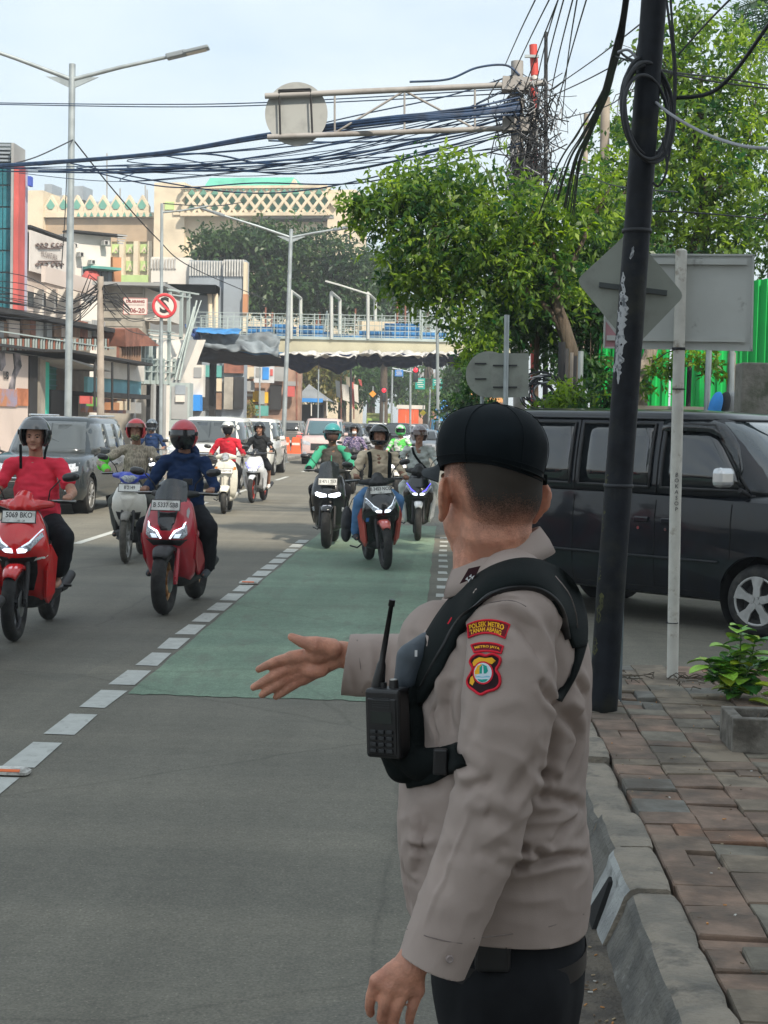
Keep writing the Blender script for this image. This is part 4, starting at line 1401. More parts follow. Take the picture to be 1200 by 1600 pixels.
 def decal(nm,poly,m,off=.004,parent=None,label=None):
  pts = [V((p[0],p[1])).to_2d() for p in poly]; n0 = len(pts)
  xs = [p[0] for p in poly]; zs = [p[1] for p in poly]
  u = min(xs) + .012
  while u < max(xs):
   v = min(zs) + .012
   while v < max(zs): pts.append(V((u + .0011,v + .0007)).to_2d()); v += .02
   u += .02
  r = delaunay_2d_cdt(pts,[(i,(i + 1) % n0) for i in range(n0)],[],1,1e-5)
  bb = MB(); vf = [fs(p[0],p[1],off) for p in r[0]]; nv = len(vf)
  bb.add(vf,[tuple(f) for f in r[2]],smooth=True)
  # rim skirt back to the shield
  for i in range(n0):
   a,c = fs(*poly[i],off),fs(*poly[(i + 1) % n0],off)
   bb.add([a,c,c + V((0,off + .004,0)),a + V((0,off + .004,0))],[(0,1,2,3)])
  return bb.build(nm,m,parent or t,label=label,fix=True)
 mir = lambda poly,s: [(s * x,z) for x,z in (poly if s > 0 else list(reversed(poly)))]
 if kind == 'maxi':
  if P.get('red'):
   decal('centre_panel',[(-.09,.90),(.09,.90),(.075,.80),(.045,.735),(-.045,.735),(-.075,.80)],M_blkgloss,.003)
   decal('under_nose',[(-.19,.66),(-.03,.655),(.03,.655),(.19,.66),(.12,.60),(-.12,.60)],M_trim,.004)
   for s in (-1,1):
    l = decal('headlight',mir([(.028,.665),(.15,.665),(.185,.70),(.175,.79),(.15,.80),(.13,.745),(.05,.70)],s),M_lensoff,.010)
    decal('light_strip',mir([(.034,.668),(.052,.695),(.075,.735),(.148,.768),(.158,.80),(.168,.812),(.156,.763),(.085,.724),(.062,.690),(.046,.664)],s),M_lamp,.016,l)
    decal('light_lens',mir([(.07,.672),(.12,.672),(.14,.71),(.09,.705)],s),M_lampdim,.015,l)
    decal('badge',mir([(.165,.86),(.18,.84),(.185,.90),(.172,.935),(.16,.91)],s),M_rimgrey,.004)
  else:
   for s in (-1,1):
    l = decal('headlight',mir([(.012,.70),(.10,.69),(.165,.715),(.175,.75),(.15,.765),(.06,.745),(.015,.735)],s),M_lamp,.010)
    decal('fog_lamp',mir([(.185,.50),(.215,.50),(.22,.55),(.19,.56)],s),M_lensoff,.008)
   decal('centre_panel',[(-.09,.85),(.09,.85),(.06,.79),(-.06,.79)],M_glassdk,.004)
 elif kind == 'sport':
  if P.get('nose'): decal('nose_panel',[(-.13,.93),(.13,.93),(.18,.80),(.13,.72),(0,.655),(-.13,.72),(-.18,.80)],P['nose'],.003)
  for s in (-1,1):
   l = decal('headlight',mir([(.012,.665),(.06,.665),(.115,.69),(.19,.79),(.175,.82),(.10,.75),(.03,.71)],s),M_lensoff,.008)
   decal('light_strip',mir([(.05,.722),(.10,.755),(.172,.845),(.180,.838),(.108,.742),(.056,.714)],s),M_lampdim if not P.get('blue') else M_lampblue,.012,l)
   decal('light_lens',mir([(.018,.668),(.075,.672),(.095,.695),(.06,.705),(.02,.70)],s),M_lamp,.013,l)
   if P.get('swoosh'):
    decal('stripe_decal',mir([(.12,.60),(.20,.62),(.22,.645),(.14,.625)],s),M_plate,.004)
  decal('under_nose',[(-.15,.64),(0,.625),(.15,.64),(.13,.50),(.09,.36),(-.09,.36),(-.13,.50)],M_trim,.003)
  if P.get('sticker'): decal('sticker',[(-.185,.56),(-.155,.56),(-.152,.61),(-.185,.61)],P['sticker'],.005)
 elif kind == 'retro':
  decal('centre_rib',[(-.035,.95),(.035,.95),(.03,.60),(.015,.42),(-.015,.42),(-.03,.60)],P['body'],.02)
  for s in (-1,1):
   decal('indicator',mir([(.14,.80),(.19,.80),(.195,.85),(.15,.86)],s),M_amber,.006)
 else:
  decal('nose_panel',[(-.10,.80),(.10,.80),(.06,.70),(0,.60),(-.06,.70)],P.get('accent',M_plate),.006)
  decal('chin',[(-.15,.60),(.15,.60),(.12,.50),(-.12,.50)],M_trim,.004)
 # handlebar cover
 b = MB()
 if kind == 'retro':
  b.chain([((-.16,-.32,1.03),.040),((-.06,-.37,1.045),.055),((.06,-.37,1.045),.055),((.16,-.32,1.03),.040)],16)
  b.ball((0,-.40,1.04),(.085,.07,.075),18)
  hbm = fuse(b,.010,3,name='handlebar_cover'); child('handlebar_cover',hbm,P['body'],t)
  b = MB(); b.disc((0,-.465,1.04),(0,1,0),.062,.02,24); b.build('headlight',M_lensoff,t)
  b = MB(); b.torus((0,-.470,1.04),(0,1,0),.064,.007,28,8); b.build('headlight_ring',M_chrome,t)
 elif kind == 'cub':
  b.chain([((-.20,-.30,1.02),.030),((-.09,-.40,1.02),.050),((.09,-.40,1.02),.050),((.20,-.30,1.02),.030)],14)
  b.ball((0,-.43,.99),(.12,.07,.075),18)
  hbm = fuse(b,.010,3,name='handlebar_cover'); child('handlebar_cover',hbm,P.get('cover',P['body']),t)
  bvs = BVHTree.FromPolygons([v.co.copy() for v in hbm.vertices],[tuple(p.vertices) for p in hbm.polygons])
  decal('headlight',[(-.10,1.0),(-.05,.955),(0,.94),(.05,.955),(.10,1.0),(.05,1.03),(-.05,1.03)],M_lensoff,.006)
 else:
  z0 = 1.0 if kind == 'sport' else 1.02
  b.chain([((-.20,-.26,z0 + .02),.026),((-.10,-.36,z0 + .02),.045),((.10,-.36,z0 + .02),.045),((.20,-.26,z0 + .02),.026)],14)
  b.ball((0,-.40,z0 + .01),(.12,.085,.055),18)
  if kind == 'sport': b.ctube([(0,-.30,z0 + .07),(0,-.42,z0 + .03),(0,-.48,z0 - .02)],[.07,.075,.04],16)
  hbm = fuse(b,.010,3,name='handlebar_cover'); child('handlebar_cover',hbm,P.get('cover',M_trim),t)
 # windscreen
 if P.get('screen'):
  b = MB(); rows = []
  sw,sh0,sh1 = (.145,.93,1.18) if big else (.11,.98,1.10)
  for i in range(7):
   f = i / 6; z = sh0 + (sh1 - sh0) * f
   ww = sw * (1 - .25 * f ** 3); y = -.56 + .16 * f
   rows.append([V((ww * k,y + .07 * k * k,z - (.03 * k * k if i == 6 else 0))) for k in np.linspace(-1,1,9)])
  rows2 = [[p + V((0,.006,0)) for p in r] for r in rows]
  b.loft(rows,closed=False,cap=False); b.loft([list(reversed(r)) for r in rows2],closed=False,cap=False)
  b.build('windscreen',M_glassdk,t)
 # handlebars, grips, levers
 b = MB()
 for s in (-1,1):
  b.tube([(s * .05,-.30,1.03),(s * .18,-.25,1.045),(s * .36,-.17,1.04)],.011,n=8)
 b.build('handlebar',M_trim,t)
 for s in (-1,1):
  b = MB(); b.tube([(s * .235,-.228,1.045),(s * .345,-.177,1.04)],.018,n=10); b.ball((s * .356,-.171,1.04),.017,8); b.build('grip',M_trim,t)
  b = MB(); b.tube([(s * .20,-.27,1.05),(s * .27,-.27,1.05),(s * .34,-.235,1.045),(s * .365,-.22,1.045)],.0075,n=6); b.ball((s * .368,-.218,1.045),.010,8); b.build('brake_lever',M_alloy,t)
  b = MB()
  mz = 1.235 if kind != 'retro' else 1.22
  mx = .30 if not P.get('mirror_in') else .25
  b.tube([(s * .17,-.26,1.05),(s * .19,-.30,1.13),(s * (mx - .03),-.30,mz - .02)],.006,n=6)
  ms = b.build('mirror_stalk',M_trim,t)
  b = MB()
  rot = Matrix.Rotation(s * -.15,3,'Y')
  rows = []
  for (dy,sc) in ((-.030,.25),(-.026,.6),(-.012,.92),(.006,1.0),(.008,.9)):
   rows.append([V((s * mx + s * .045,-.29,mz)) + rot @ V((.068 * sc * abs(math.cos(a)) ** .8 * (1 if math.cos(a) > 0 else -1),dy,.036 * sc * abs(math.sin(a)) ** .8 * (1 if math.sin(a) > 0 else -1))) for a in [2 * PI * k / 20 for k in range(20)]])
  b.loft(rows)
  b.build('mirror',P.get('mirror',M_mirror),t,fix=True)
 # seat and rear body
 b = MB()
 secs = []
 for (y,w_,z0,z1) in ((-.10,.05,.66,.72),(-.04,.10,.64,.76),(.08,.125,.65,.785),(.30,.15,.68,.80),(.42,.145,.72,.845),(.65,.125,.76,.865),(.82,.08,.79,.86)):
  secs.append([V((w_ * math.cos(a) * (1 if True else 1),y,(z0 + z1) / 2 + (z1 - z0) / 2 * abs(math.sin(a)) ** .7 * (1 if math.sin(a) > 0 else -1))) for a in [2 * PI * k / 20 for k in range(20)]])
 b.loft(secs); b.build('seat',M_seat,t,fix=True)
 b = MB(); secs = []
 for (y,w_,z0,z1) in ((-.08,.09,.34,.68),(.05,.145,.36,.70),(.25,.175,.42,.74),(.45,.17,.52,.78),(.70,.12,.64,.82),(.92,.05,.74,.82)):
  secs.append([V((w_ * abs(math.cos(a)) ** .7 * (1 if math.cos(a) > 0 else -1),y,(z0 + z1) / 2 + (z1 - z0) / 2 * abs(math.sin(a)) ** .8 * (1 if math.sin(a) > 0 else -1))) for a in [2 * PI * k / 20 for k in range(20)]])
 b.loft(secs); b.build('rear_body',acc,t,fix=True)
 # engine, exhaust, stand, shock, pegs
 b = MB()
 b.box((-.06,.42,.34),(.13,.50,.17),bev=.03); b.disc((-.10,.30,.34),(1,0,0),.10,.06,20); b.disc((-.10,.56,.33),(1,0,0),.09,.06,20)
 b.build('engine',M_alloy,t)
 b = MB(); b.tube([(.10,.15,.30),(.13,.30,.27),(.15,.42,.30)],.02,n=8); b.tube([(.14,.36,.29),(.145,.50,.31),(.15,.78,.37)],[.03,.045,.042],n=14)
 b.build('exhaust',M_trim,t)
 b = MB(); b.tube([(-.13,.55,.40),(-.12,.44,.70)],.022,n=8)
 for i in range(7): b.torus((-.13 + .0014 * i,.53 - .012 * i,.45 + .032 * i),(0.04,-.35,1),.030,.006,14,5)
 b.build('shock_absorber',M_trim,t)
 b = MB(); b.tube([(-.13,.12,.27),(-.20,.22,.20),(-.27,.34,.22)],.010,n=6); b.build('side_stand',M_trim,t)
 for s in (-1,1): b = MB(); b.box((s * .20,.30,.33),(.10,.035,.02),bev=.005); b.build('footpeg',M_trim,t)
 b = MB(); b.box((0,.93,.80),(.12,.03,.05),bev=.01); b.build('tail_light',mat('tail lens',(.5,.02,.02),.2,coat=.5),t)
 b = MB(); b.box((0,.90,.60),(.13,.02,.22),Matrix.Rotation(.4,3,'X'),bev=.005); b.build('rear_mudguard',M_trim,t)
 if P.get('plate'):
  pc,pt1,pt2 = P['plate']
  x,z = pc
  y = fs(x,z,0).y if kind not in ('maxi','cub') else (-.60 if kind == 'maxi' else -.53)
  plate(t,(x,y - .03,z),.255,.095,pt1,pt2,.30)
 return t
def rotz(p,c,a):
 return p
def rider(label,loc,rz,P,group=None,z=0.0):
 """seated rider with hands on the grips, feet on the board. P: clothing"""
 t = thing('person',label,'person',loc,rz,group,local=True)
 sc = P.get('s',1.0)
 hip = V((0,.17,.86)); fat = P.get('fat',1.0)
 lean = P.get('lean',0.0); twist = P.get('twist',0.0)
 chest = V((0,.11 - lean,1.17)); neck = V((0,.075 - lean * 1.3,1.385)); head = V((P.get('hx',0),.035 - lean * 1.5,1.535))
 shl = .172 * fat ** .5
 b = MB(); st = MB(); tr = MB()
 arms = []
 hands = P.get('hands',[(-.30,-.20,1.055),(.30,-.20,1.055)])
 feet = P.get('feet',[(-.15,-.16,.40),(.15,-.16,.40)])
 sk = P.get('skin',M_skin2)
 # head and face
 b.ball(head + V((0,.0,.01)),(.072,.092,.105),20); b.ball(head + V((0,-.032,-.055)),(.055,.055,.055),16)
 b.ball(head + V((0,-.096,-.015)),(.013,.015,.024),10); b.ball(head + V((0,-.102,-.028)),(.018,.012,.010),10)
 b.ball(head + V((0,-.083,.018)),(.055,.014,.010),12); b.ball(head + V((0,-.078,-.088)),(.022,.016,.015),12)
 b.ball(head + V((-.035,-.068,-.03)),(.025,.02,.025),10); b.ball(head + V((.035,-.068,-.03)),(.025,.02,.025),10)
 b.ctube([neck + V((0,.01,-.05)),neck,head + V((0,.01,-.03))],[.07,.055,.053],16)
 b.ctube([hip,chest,neck + V((0,0,-.04))],[.10,.11,.07],16)
 elb = []
 for i,s in enumerate((-1,1)):
  sho = neck + V((s * shl,.01,-.072)); hd = V(hands[i])
  e = P.get('elbows')[i] if P.get('elbows') else (sho + hd) / 2 + V((s * .075,.05,-.055))
  e = V(e) if P.get('elbows') else (sho + hd) / 2 + V((s * .055,.07,-.085)); elb.append(e)
  wri = hd + (e - hd).normalized() * .085
  b.chain([(sho,.046),(e,.042),(wri,.029),(hd + V((0,-.005,.012)),.034)],12)
  # closed fingers over the grip
  if not P.get('gloves'):
   for k in range(4):
    x = (k - 1.5) * .0185 * s
    base = hd + V((x * .92,x * .42 * s - .02,.026));
    b.chain([(base,.0105),(base + V((0,-.024,-.012)),.0098),(base + V((0,-.012,-.036)),.0088)],8)
   b.chain([(hd + V((-s * .034,.0,.0)),.012),(hd + V((-s * .05,-.024,-.012)),.0095)],8)
  sl = P.get('sleeve',1.0)
  r0,r1 = .066 * fat ** .4,.050
  st.chain([(sho,.058 * fat ** .3),(sho.lerp(e,.5),.054 * fat ** .4)],14)
  if sl >= 1:
   st.chain([(sho.lerp(e,.5),.054),(e,.050),(wri,P.get('cuff',.039))],14)
  else:
   st.chain([(sho.lerp(e,.4),.060),(sho.lerp(e,.62),.062)],14)
  # legs
  hp = hip + V((s * .085,.0,0)); kn = V(P['knees'][i]) if P.get('knees') else V((s * .22,-.23,.78)); ft = V(feet[i])
  an = ft + V((0,.045,.05))
  b.chain([(hp,.07),(kn,.048),(an,.034)],12)
  b.chain([(ft + V((0,.05,-.01)),.032),(ft + V((s * .01,-.09,-.02)),.026),(ft + V((s * .012,-.14,-.025)),.020)],10)
  tl = P.get('leg',1.0)
  tr.chain([(hp,.100 * fat ** .5),(kn,.084),(kn.lerp(an,.5 if tl < 1 else .6),P.get('trw',.074)),(kn.lerp(an,tl),P.get('trw',.074) * .9)] if tl > .2 else [(hp,.098),(kn,.075)],14)
  if P.get('shoe'):
   sb = MB(); sb.chain([(ft + V((0,.055,-.012)),.040),(ft + V((s * .01,-.06,-.018)),.038),(ft + V((s * .012,-.13,-.028)),.030)],12)
   sb.chain([(ft + V((0,.05,.02)),.040)],10)
   me = fuse(sb,.009,3,name='shoe'); child('shoe',me,P['shoe'],t)
  elif P.get('sandal'):
   sb = MB(); sb.loft([ring(ft + V((s * .006,-.04,-.05)),.045,.135,18,2.4),ring(ft + V((s * .006,-.04,-.035)),.045,.135,18,2.4)]); sb.build('sandal',P['sandal'],t)
  if P.get('gloves'):
   gb = MB(); gb.chain([(wri,.036),(hd + V((0,-.008,.010)),.044)],12)
   for k in range(4):
    x = (k - 1.5) * .021 * s
    base = hd + V((x * .92,x * .42 * s - .028,.024)); gb.chain([(base,.0130),(base + V((0,-.024,-.014)),.012),(base + V((0,-.010,-.04)),.011)],8)
   me = fuse(gb,.006,2,name='glove'); child('glove',me,P['gloves'],t)
 child('body',fuse(b,.0075,2,fac=.5),sk,t)
 # shirt or jacket
 fx = fat
 st.loft([ring((0,hip.y + .0,hip.z - .05),.145 * fx,.125 * fx,26),ring((0,hip.y - .01,hip.z + .06),.150 * fx,.135 * fx,26),ring((0,(hip.y + chest.y) / 2 - .015,1.05),.148 * fx,.132 * fx,26),ring(chest,.158 * fx ** .5,.120 * fx ** .5,26),ring(neck + V((0,.015,-.12)),.142,.098,26),ring(neck + V((0,.01,-.035)),.085,.075,26),ring(neck + V((0,.005,.0)),.063,.062,26)])
 for s in (-1,1):
  st.chain([(neck + V((s * .05,.01,-.05)),.055),(neck + V((s * shl * .95,.01,-.075)),.058)],14)
 if P.get('hood'):
  st.chain([(neck + V((-.09,.04,.0)),.045),(neck + V((-.05,.10,.03)),.055),(neck + V((.05,.10,.03)),.055),(neck + V((.09,.04,0)),.045)],12)
  st.chain([(neck + V((-.07,-.02,-.01)),.035),(neck + V((0,-.06,-.03)),.04),(neck + V((.07,-.02,-.01)),.035)],12)
 sm = fuse(st,.0095,4,name='shirt')
 seed = random.random() * 50
 wobble(sm,lambda c: (noise.noise(V((c[0] * 9 + seed,c[1] * 9,c[2] * 15))) * .014 + noise.noise(V((c[0] * 20,c[1] * 20 + seed,c[2] * 34))) * .008) * P.get('wr',1.0))
 cut_r = MB()
 so = child(P.get('top','shirt'),sm,P['shirt'],t)
 tm_ = None
 tm_ = fuse(tr,.010,3,name='trousers') if not P.get('skirtless') else None
 if tm_:
  wobble(tm_,lambda c: noise.noise(V((c[0] * 16 + seed,c[1] * 16,c[2] * 20))) * .006)
  child('trousers' if P.get('leg',1) > .5 else 'shorts',tm_,P['pants'],t)
 # eyes for open faces
 if P.get('face'):
  for s in (-1,1):
   eb = MB(); eb.ball(head + V((s * .03,-.083,.0)),(.012,.007,.006),10); eo = eb.build('eye',mat('eye',(.03,.02,.018),.2),t)
  for s in (-1,1): eb = MB(); eb.tube([head + V((s * .014,-.094,.016)),head + V((s * .032,-.092,.021)),head + V((s * .05,-.078,.016))],.0035,n=6); eb.build('eyebrow',M_black,t)
  eb = MB(); eb.tube([head + V((-.024,-.088,-.056)),head + V((0,-.097,-.058)),head + V((.024,-.088,-.056))],.0045,n=6,flat=.7); eb.build('lips',mat('lips',(.25,.08,.06),.5),t)
 # helmet
 H = P['helmet']
 helmet(t,head + V((0,.005,.02)),H)
 return t,so,head,neck
def helmet(parent,c,H):
 """helmet shell with a face opening, rim, visor and chin bar"""
 hm = MB()
 N,Mn = 36,20
 op = H.get('open','jet')      # jet / full / half
 tilt = H.get('tilt',0)
 Rt = Matrix.Rotation(H.get('pitch',0),3,'X') @ Matrix.Rotation(H.get('yaw',0),3,'Z')
 rx,ry,rz_ = (.128,.150,.148)
 def P3(th,ph,k=1.0):
  # th from top, ph round, ph = 0 at the front (-Y)
  x = math.sin(th) * math.sin(ph); y = -math.sin(th) * math.cos(ph); z = math.cos(th)
  f = 1.0
  if z < -.2: f = 1 - .12 * (-.2 - z)
  return c + Rt @ V((x * rx * k * f,y * ry * k * f,z * rz_ * k))
 low = {'jet': 2.25,'full': 2.42,'half': 1.86}[op]
 vs,fs_,inner = [],[],[]
 grid = {}
 def keep(th,ph):
  p = abs((ph + PI) % (2 * PI) - PI)
  if op == 'half': return True
  if op == 'jet':
   return not (th > 1.20 and p < 1.02 - .18 * max(0,(1.5 - th)))
  return not (1.22 < th < 1.92 and p < 1.05)
 for i in range(Mn + 1):
  th = .001 + (low - .001) * i / Mn
  for j in range(N):
   ph = 2 * PI * (j + .5) / N
   grid[i,j] = len(vs); vs.append(P3(th,ph))
 nv = len(vs)
 for i in range(Mn + 1):
  th = .001 + (low - .001) * i / Mn
  for j in range(N):
   vs.append(P3(th,2 * PI * (j + .5) / N,.90))
 F = set()
 for i in range(Mn):
  for j in range(N):
   if keep((low) * (i + .5) / Mn,2 * PI * (j + 1) / N):
    F.add((i,j))
 for (i,j) in F:
  a,b_,c_,d = grid[i,j],grid[i,(j + 1) % N],grid[i + 1,(j + 1) % N],grid[i + 1,j]
  fs_.append((a,d,c_,b_)); fs_.append((a + nv,b_ + nv,c_ + nv,d + nv))
  for (nb,e0,e1) in (((i - 1,j),a,b_),((i + 1,j),d,c_),((i,(j - 1) % N),a,d),((i,(j + 1) % N),b_,c_)):
   if nb not in F and nb[0] >= 0:
    fs_.append((e0,e1,e1 + nv,e0 + nv))
 hm.add(vs,fs_,smooth=True)
 me = hm.mesh('helmet'); fixn(me)
 bm_ = bmesh.new(); bm_.from_mesh(me); bmesh.ops.delete(bm_,geom=[v for v in bm_.verts if not v.link_faces],context='VERTS'); bm_.to_mesh(me); bm_.free()
 off = _off.get(parent.name,V((0,0,0)))
 ho = child('helmet',me,H['m'],parent)
 if H.get('band'):
  bb = MB(); rows = []
  for k,th in enumerate((1.12,1.30)):
   rows.append([P3(th,ph,1.012) for ph in np.linspace(-1.25,1.25,20)])
  bb.loft(rows,closed=False,cap=False); bb.build('trim_band',H['band'],ho)
 # visor
 if H.get('visor'):
  bb = MB(); t0,t1 = H.get('vr',(1.10,2.0)); rows = []
  for th in np.linspace(t0,t1,7):
   rows.append([P3(th,ph,1.035 if t0 < 1 else 1.03) for ph in np.linspace(-1.12,1.12,20)])
  rows2 = [[c + (p - c) * .985 for p in r] for r in rows]
  bb.loft(rows,closed=False,cap=False); bb.loft([list(reversed(r)) for r in rows2],closed=False,cap=False)
  bb.build('visor',H['visor'],ho)
 if H.get('peak'):
  bb = MB(); rows = []
  for a in np.linspace(-1.0,1.0,15):
   q = P3(1.12,a,1.0); tip = q + Rt @ V((0,-.055 * math.cos(a),-.012))
   rows.append([q,tip,tip + V((0,0,-.005)),q + V((0,0,-.008))])
  bb.loft(rows); bb.build('peak',H['peak'],ho)
 if H.get('shade'):
  bb = MB(); bb.ball(c + Rt @ V((0,-.035,-.02)),(.092,.10,.11),20); bb.build('face_mask',H['shade'],ho)
 if H.get('mask'):
  bb = MB(); bb.ball(c + Rt @ V((0,-.062,-.075)),(.058,.055,.05),16); bb.build('face_mask',H['mask'],ho,label=None)
 if H.get('strap'):
  for s in (-1,1):
   bb = MB(); ln = .13 if s < 0 else .05
   bb.tube([c + V((s * .105,-.06,-.08)),c + V((s * .095,-.10,-.14)),c + V((s * .092,-.105,-.14 - ln))],.011,n=8,flat=.3); bb.build('chin_strap',M_web,ho)
 for s in (-1,1): bb = MB(); bb.disc(P3(1.45,s * 1.28,1.03),Rt @ V((s,-.2,0)),.020,.012,16); bb.build('pivot',M_trim,ho)
 return ho
TEE = lambda n,c: cloth(n,c,var=.07,bump=.25)
def at_ground(u,v,rz=0.0):
 """scooter origin from its front wheel contact seen at pixel (u, v)"""
 p = gp(u,v,0); return (p.x - .64 * math.sin(rz),p.y + .64 * math.cos(rz),0)
G_R = 'riders on scooters coming towards the officer'
G_S = 'scooters coming towards the officer'
def face_dir(loc,extra=0.0):
 return extra
# 1 centre: red maxi scooter, navy jacket, red helmet with black visor
P_red = paint('wine red paint',(0.42,0.020,0.035),.3)
loc = at_ground(262,961)
scooter('motor_scooter','dark red maxi scooter with smoked windscreen and angular lit headlights, ridden in navy jacket',loc,math.radians(-3),'maxi',dict(body=P_red,accent=P_red,red=True,guard=M_trim,rim=M_gold,screen=True,plate=((0,.955),'B 5337 SBB',''),fork=P_red),G_S)
_,so,hd,nk = rider('rider in navy jacket and red helmet with black visor over the face',loc,math.radians(-3),dict(shirt=TEE('navy jacket',(0.012,0.030,0.085)),pants=M_black,shoe=mat('trainer',(.05,.06,.07),.7),helmet=dict(m=paint('red helmet',(0.50,0.035,0.05),.35),open='full',shade=M_black,visor=M_blkgloss,vr=(1.22,2.5)),hood=True,fat=1.15,top='jacket',trw=.085,feet=[(-.24,-.06,.34),(.24,-.06,.34)],knees=[(-.29,-.20,.74),(.29,-.20,.74)]),G_R)
# 2 left: bright red sport scooter, red T-shirt
P_red2 = paint('bright red paint',(0.62,0.020,0.022),.25)
loc = at_ground(22,1002,math.radians(3))
scooter('motor_scooter','bright red scooter with slanted headlights at the left edge, ridden barefoot in sandals',loc,math.radians(3),'sport',dict(body=P_red2,swoosh=True,rim=M_rimblk,plate=((-.0,.935),'5069 BKO','05 - 28'),cover=P_red2),G_S)
_,so,hd,nk = rider('man in red T-shirt and open grey helmet riding the bright red scooter',loc,math.radians(5),dict(shirt=TEE('red T-shirt',(0.74,0.045,0.080)),pants=M_black,sleeve=.5,leg=.80,trw=.092,knees=[(-.26,-.22,.77),(.27,-.20,.76)],sandal=M_trim,face=True,fat=1.22,helmet=dict(m=paint('charcoal helmet',(0.020,0.022,0.025),.25),open='jet',visor=mat('raised visor',(.10,.105,.11),.1,coat=1),vr=(.70,1.28),strap=True),skin=mat('skin tan',(0.42,0.215,0.145),.55,var=.1,vs=25),feet=[(-.2,-.16,.40),(.20,-.08,.40)]),G_R)
b = MB(); b.box((0,-.052,1.235),(.035,.003,.012),bev=.001)
# 3 white cub behind, rider in plaid shirt with green armband
P_wht = paint('white paint',(0.62,0.60,0.54),.3)
P_blu = paint('blue paint',(0.02,0.05,0.45),.3)
loc = at_ground(192,880)
scooter('motor_scooter','dusty white underbone motorbike with blue headlight cover, between the two red scooters',loc,math.radians(3),'cub',dict(body=P_wht,guard=mat('dusty grey guard',(.22,.21,.19),.8,var=.2),cover=P_blu,accent=P_wht,tyre=M_dusty,rim=M_rimgrey,plate=((0.02,.885),'B 2149','')),G_S)
plaid = mat('plaid cloth',(0.44,0.38,0.29),.9,col2=(.25,.22,.17),vs=26,mix=(.45,.55),stretch=(4,4,.6),bump=.2,bs=500,bd=.001)
tp,so,hd,nk = rider('rider in beige plaid shirt, red helmet and camouflage face cover on the dusty white motorbike',loc,math.radians(3),dict(shirt=plaid,pants=TEE('grey trousers',(0.10,0.105,0.095)),shoe=M_trim,helmet=dict(m=paint('scarlet helmet',(0.62,0.03,0.04),.3),open='jet',mask=mat('camouflage',(.30,.28,.14),.9,col2=(.05,.06,.04),vs=30),visor=paint('clear dark visor',(.12,.05,.03),.2),vr=(.95,1.3)),feet=[(-.20,-.05,.33),(.18,-.05,.33)],knees=[(-.22,-.16,.70),(.2,-.16,.70)],elbows=[(-.42,.0,1.16),(.36,.02,1.12)]),G_R)
M_hi = mat('fluorescent green',(0.12,0.75,0.03),.6)
b = MB(); b.chain([((-.37,-.02,1.20),.062),((-.40,-.01,1.12),.062)],12)
child('arm_guard',fuse(b,.01,2,name='arm_guard'),M_hi,tp)
b = MB(); b.chain([((-.34,-.12,1.10),.052),((-.31,-.18,1.075),.050)],12)
child('arm_guard',fuse(b,.01,2,name='arm_guard'),M_hi,tp)
# 4 cream retro scooter, red shirt, white helmet
P_cream = paint('cream paint',(0.66,0.64,0.56),.25)
loc = at_ground(346,803)
scooter('motor_scooter','cream retro scooter with round headlight and body coloured legshield',loc,math.radians(4),'retro',dict(body=P_cream,under=P_cream,guard=P_cream,rim=M_chrome,mirror=M_mirror,plate=((.01,.78),'B 6214 KE','')),G_S)
rider('rider in red shirt, white helmet and dark face cover on the cream retro scooter',loc,math.radians(4),dict(shirt=TEE('crimson shirt',(0.60,0.03,0.05)),pants=M_black,shoe=P_cream,helmet=dict(m=paint('white helmet',(0.62,0.63,0.60),.3),open='jet',shade=M_black,visor=mat('smoke visor',(.05,.05,.05),.1),vr=(1.15,1.45))),G_R)
# 5 small white scooter, black hoodie, bare legs
loc = at_ground(397,786)
scooter('motor_scooter','small white and blue scooter with twin lit headlights beside the cream one',loc,math.radians(-4),'sport',dict(body=paint('pearl white paint',(0.6,0.62,0.64),.25),cover=M_blkgloss,accent=paint('pearl white paint',(0.6,0.62,0.64),.25),blue=True,rim=mat('red rim',(.5,.06,.04),.4),guard=paint('pearl white paint',(0.6,0.62,0.64),.25),mirror_in=True),G_S)
rider('rider in black hooded top and shorts with bare legs and white shoes',loc,math.radians(-4),dict(shirt=TEE('black hoodie',(0.018,0.020,0.022)),pants=M_black,leg=.15,shoe=mat('white shoe',(.6,.6,.58),.6),face=True,hood=True,top='jacket',helmet=dict(m=paint('black helmet',(0.02,0.022,0.026),.25),open='jet',visor=M_glassdk,vr=(.8,1.25)),feet=[(-.15,-.14,.40),(.22,-.02,.34)],knees=[(-.18,-.24,.78),(.26,-.20,.74)],skin=mat('skin light brown',(0.34,0.17,0.11),.55,var=.1,vs=25)),G_R)
# 6 black maxi scooter, green and grey delivery jacket, teal helmet
loc = at_ground(510,857)
scooter('motor_scooter','black maxi scooter with two bright lit headlights and a white sticker on its windscreen',loc,math.radians(0),'maxi',dict(body=M_blkgloss,accent=M_blkgloss,guard=M_blkgloss,rim=M_gold,screen=True,plate=((0,.905),'B 4711 TKF','')),G_S)
jk = TEE('grey delivery jacket',(0.075,0.070,0.062)); M_teal = TEE('mint green cloth',(0.06,0.36,0.22))
tp,so,hd,nk = rider('rider in mint green and grey jacket with teal helmet on the black maxi scooter',loc,math.radians(0),dict(shirt=jk,pants=M_black,shoe=M_trim,fat=1.08,top='jacket',gloves=M_black,helmet=dict(m=paint('teal helmet',(0.045,0.28,0.29),.3),open='jet',visor=mat('smoke visor',(.05,.05,.05),.1),vr=(1.3,1.55),shade=mat('dark face cover',(.10,.055,.045),.8),peak=paint('teal helmet',(0.045,0.28,0.29),.3))),G_R)
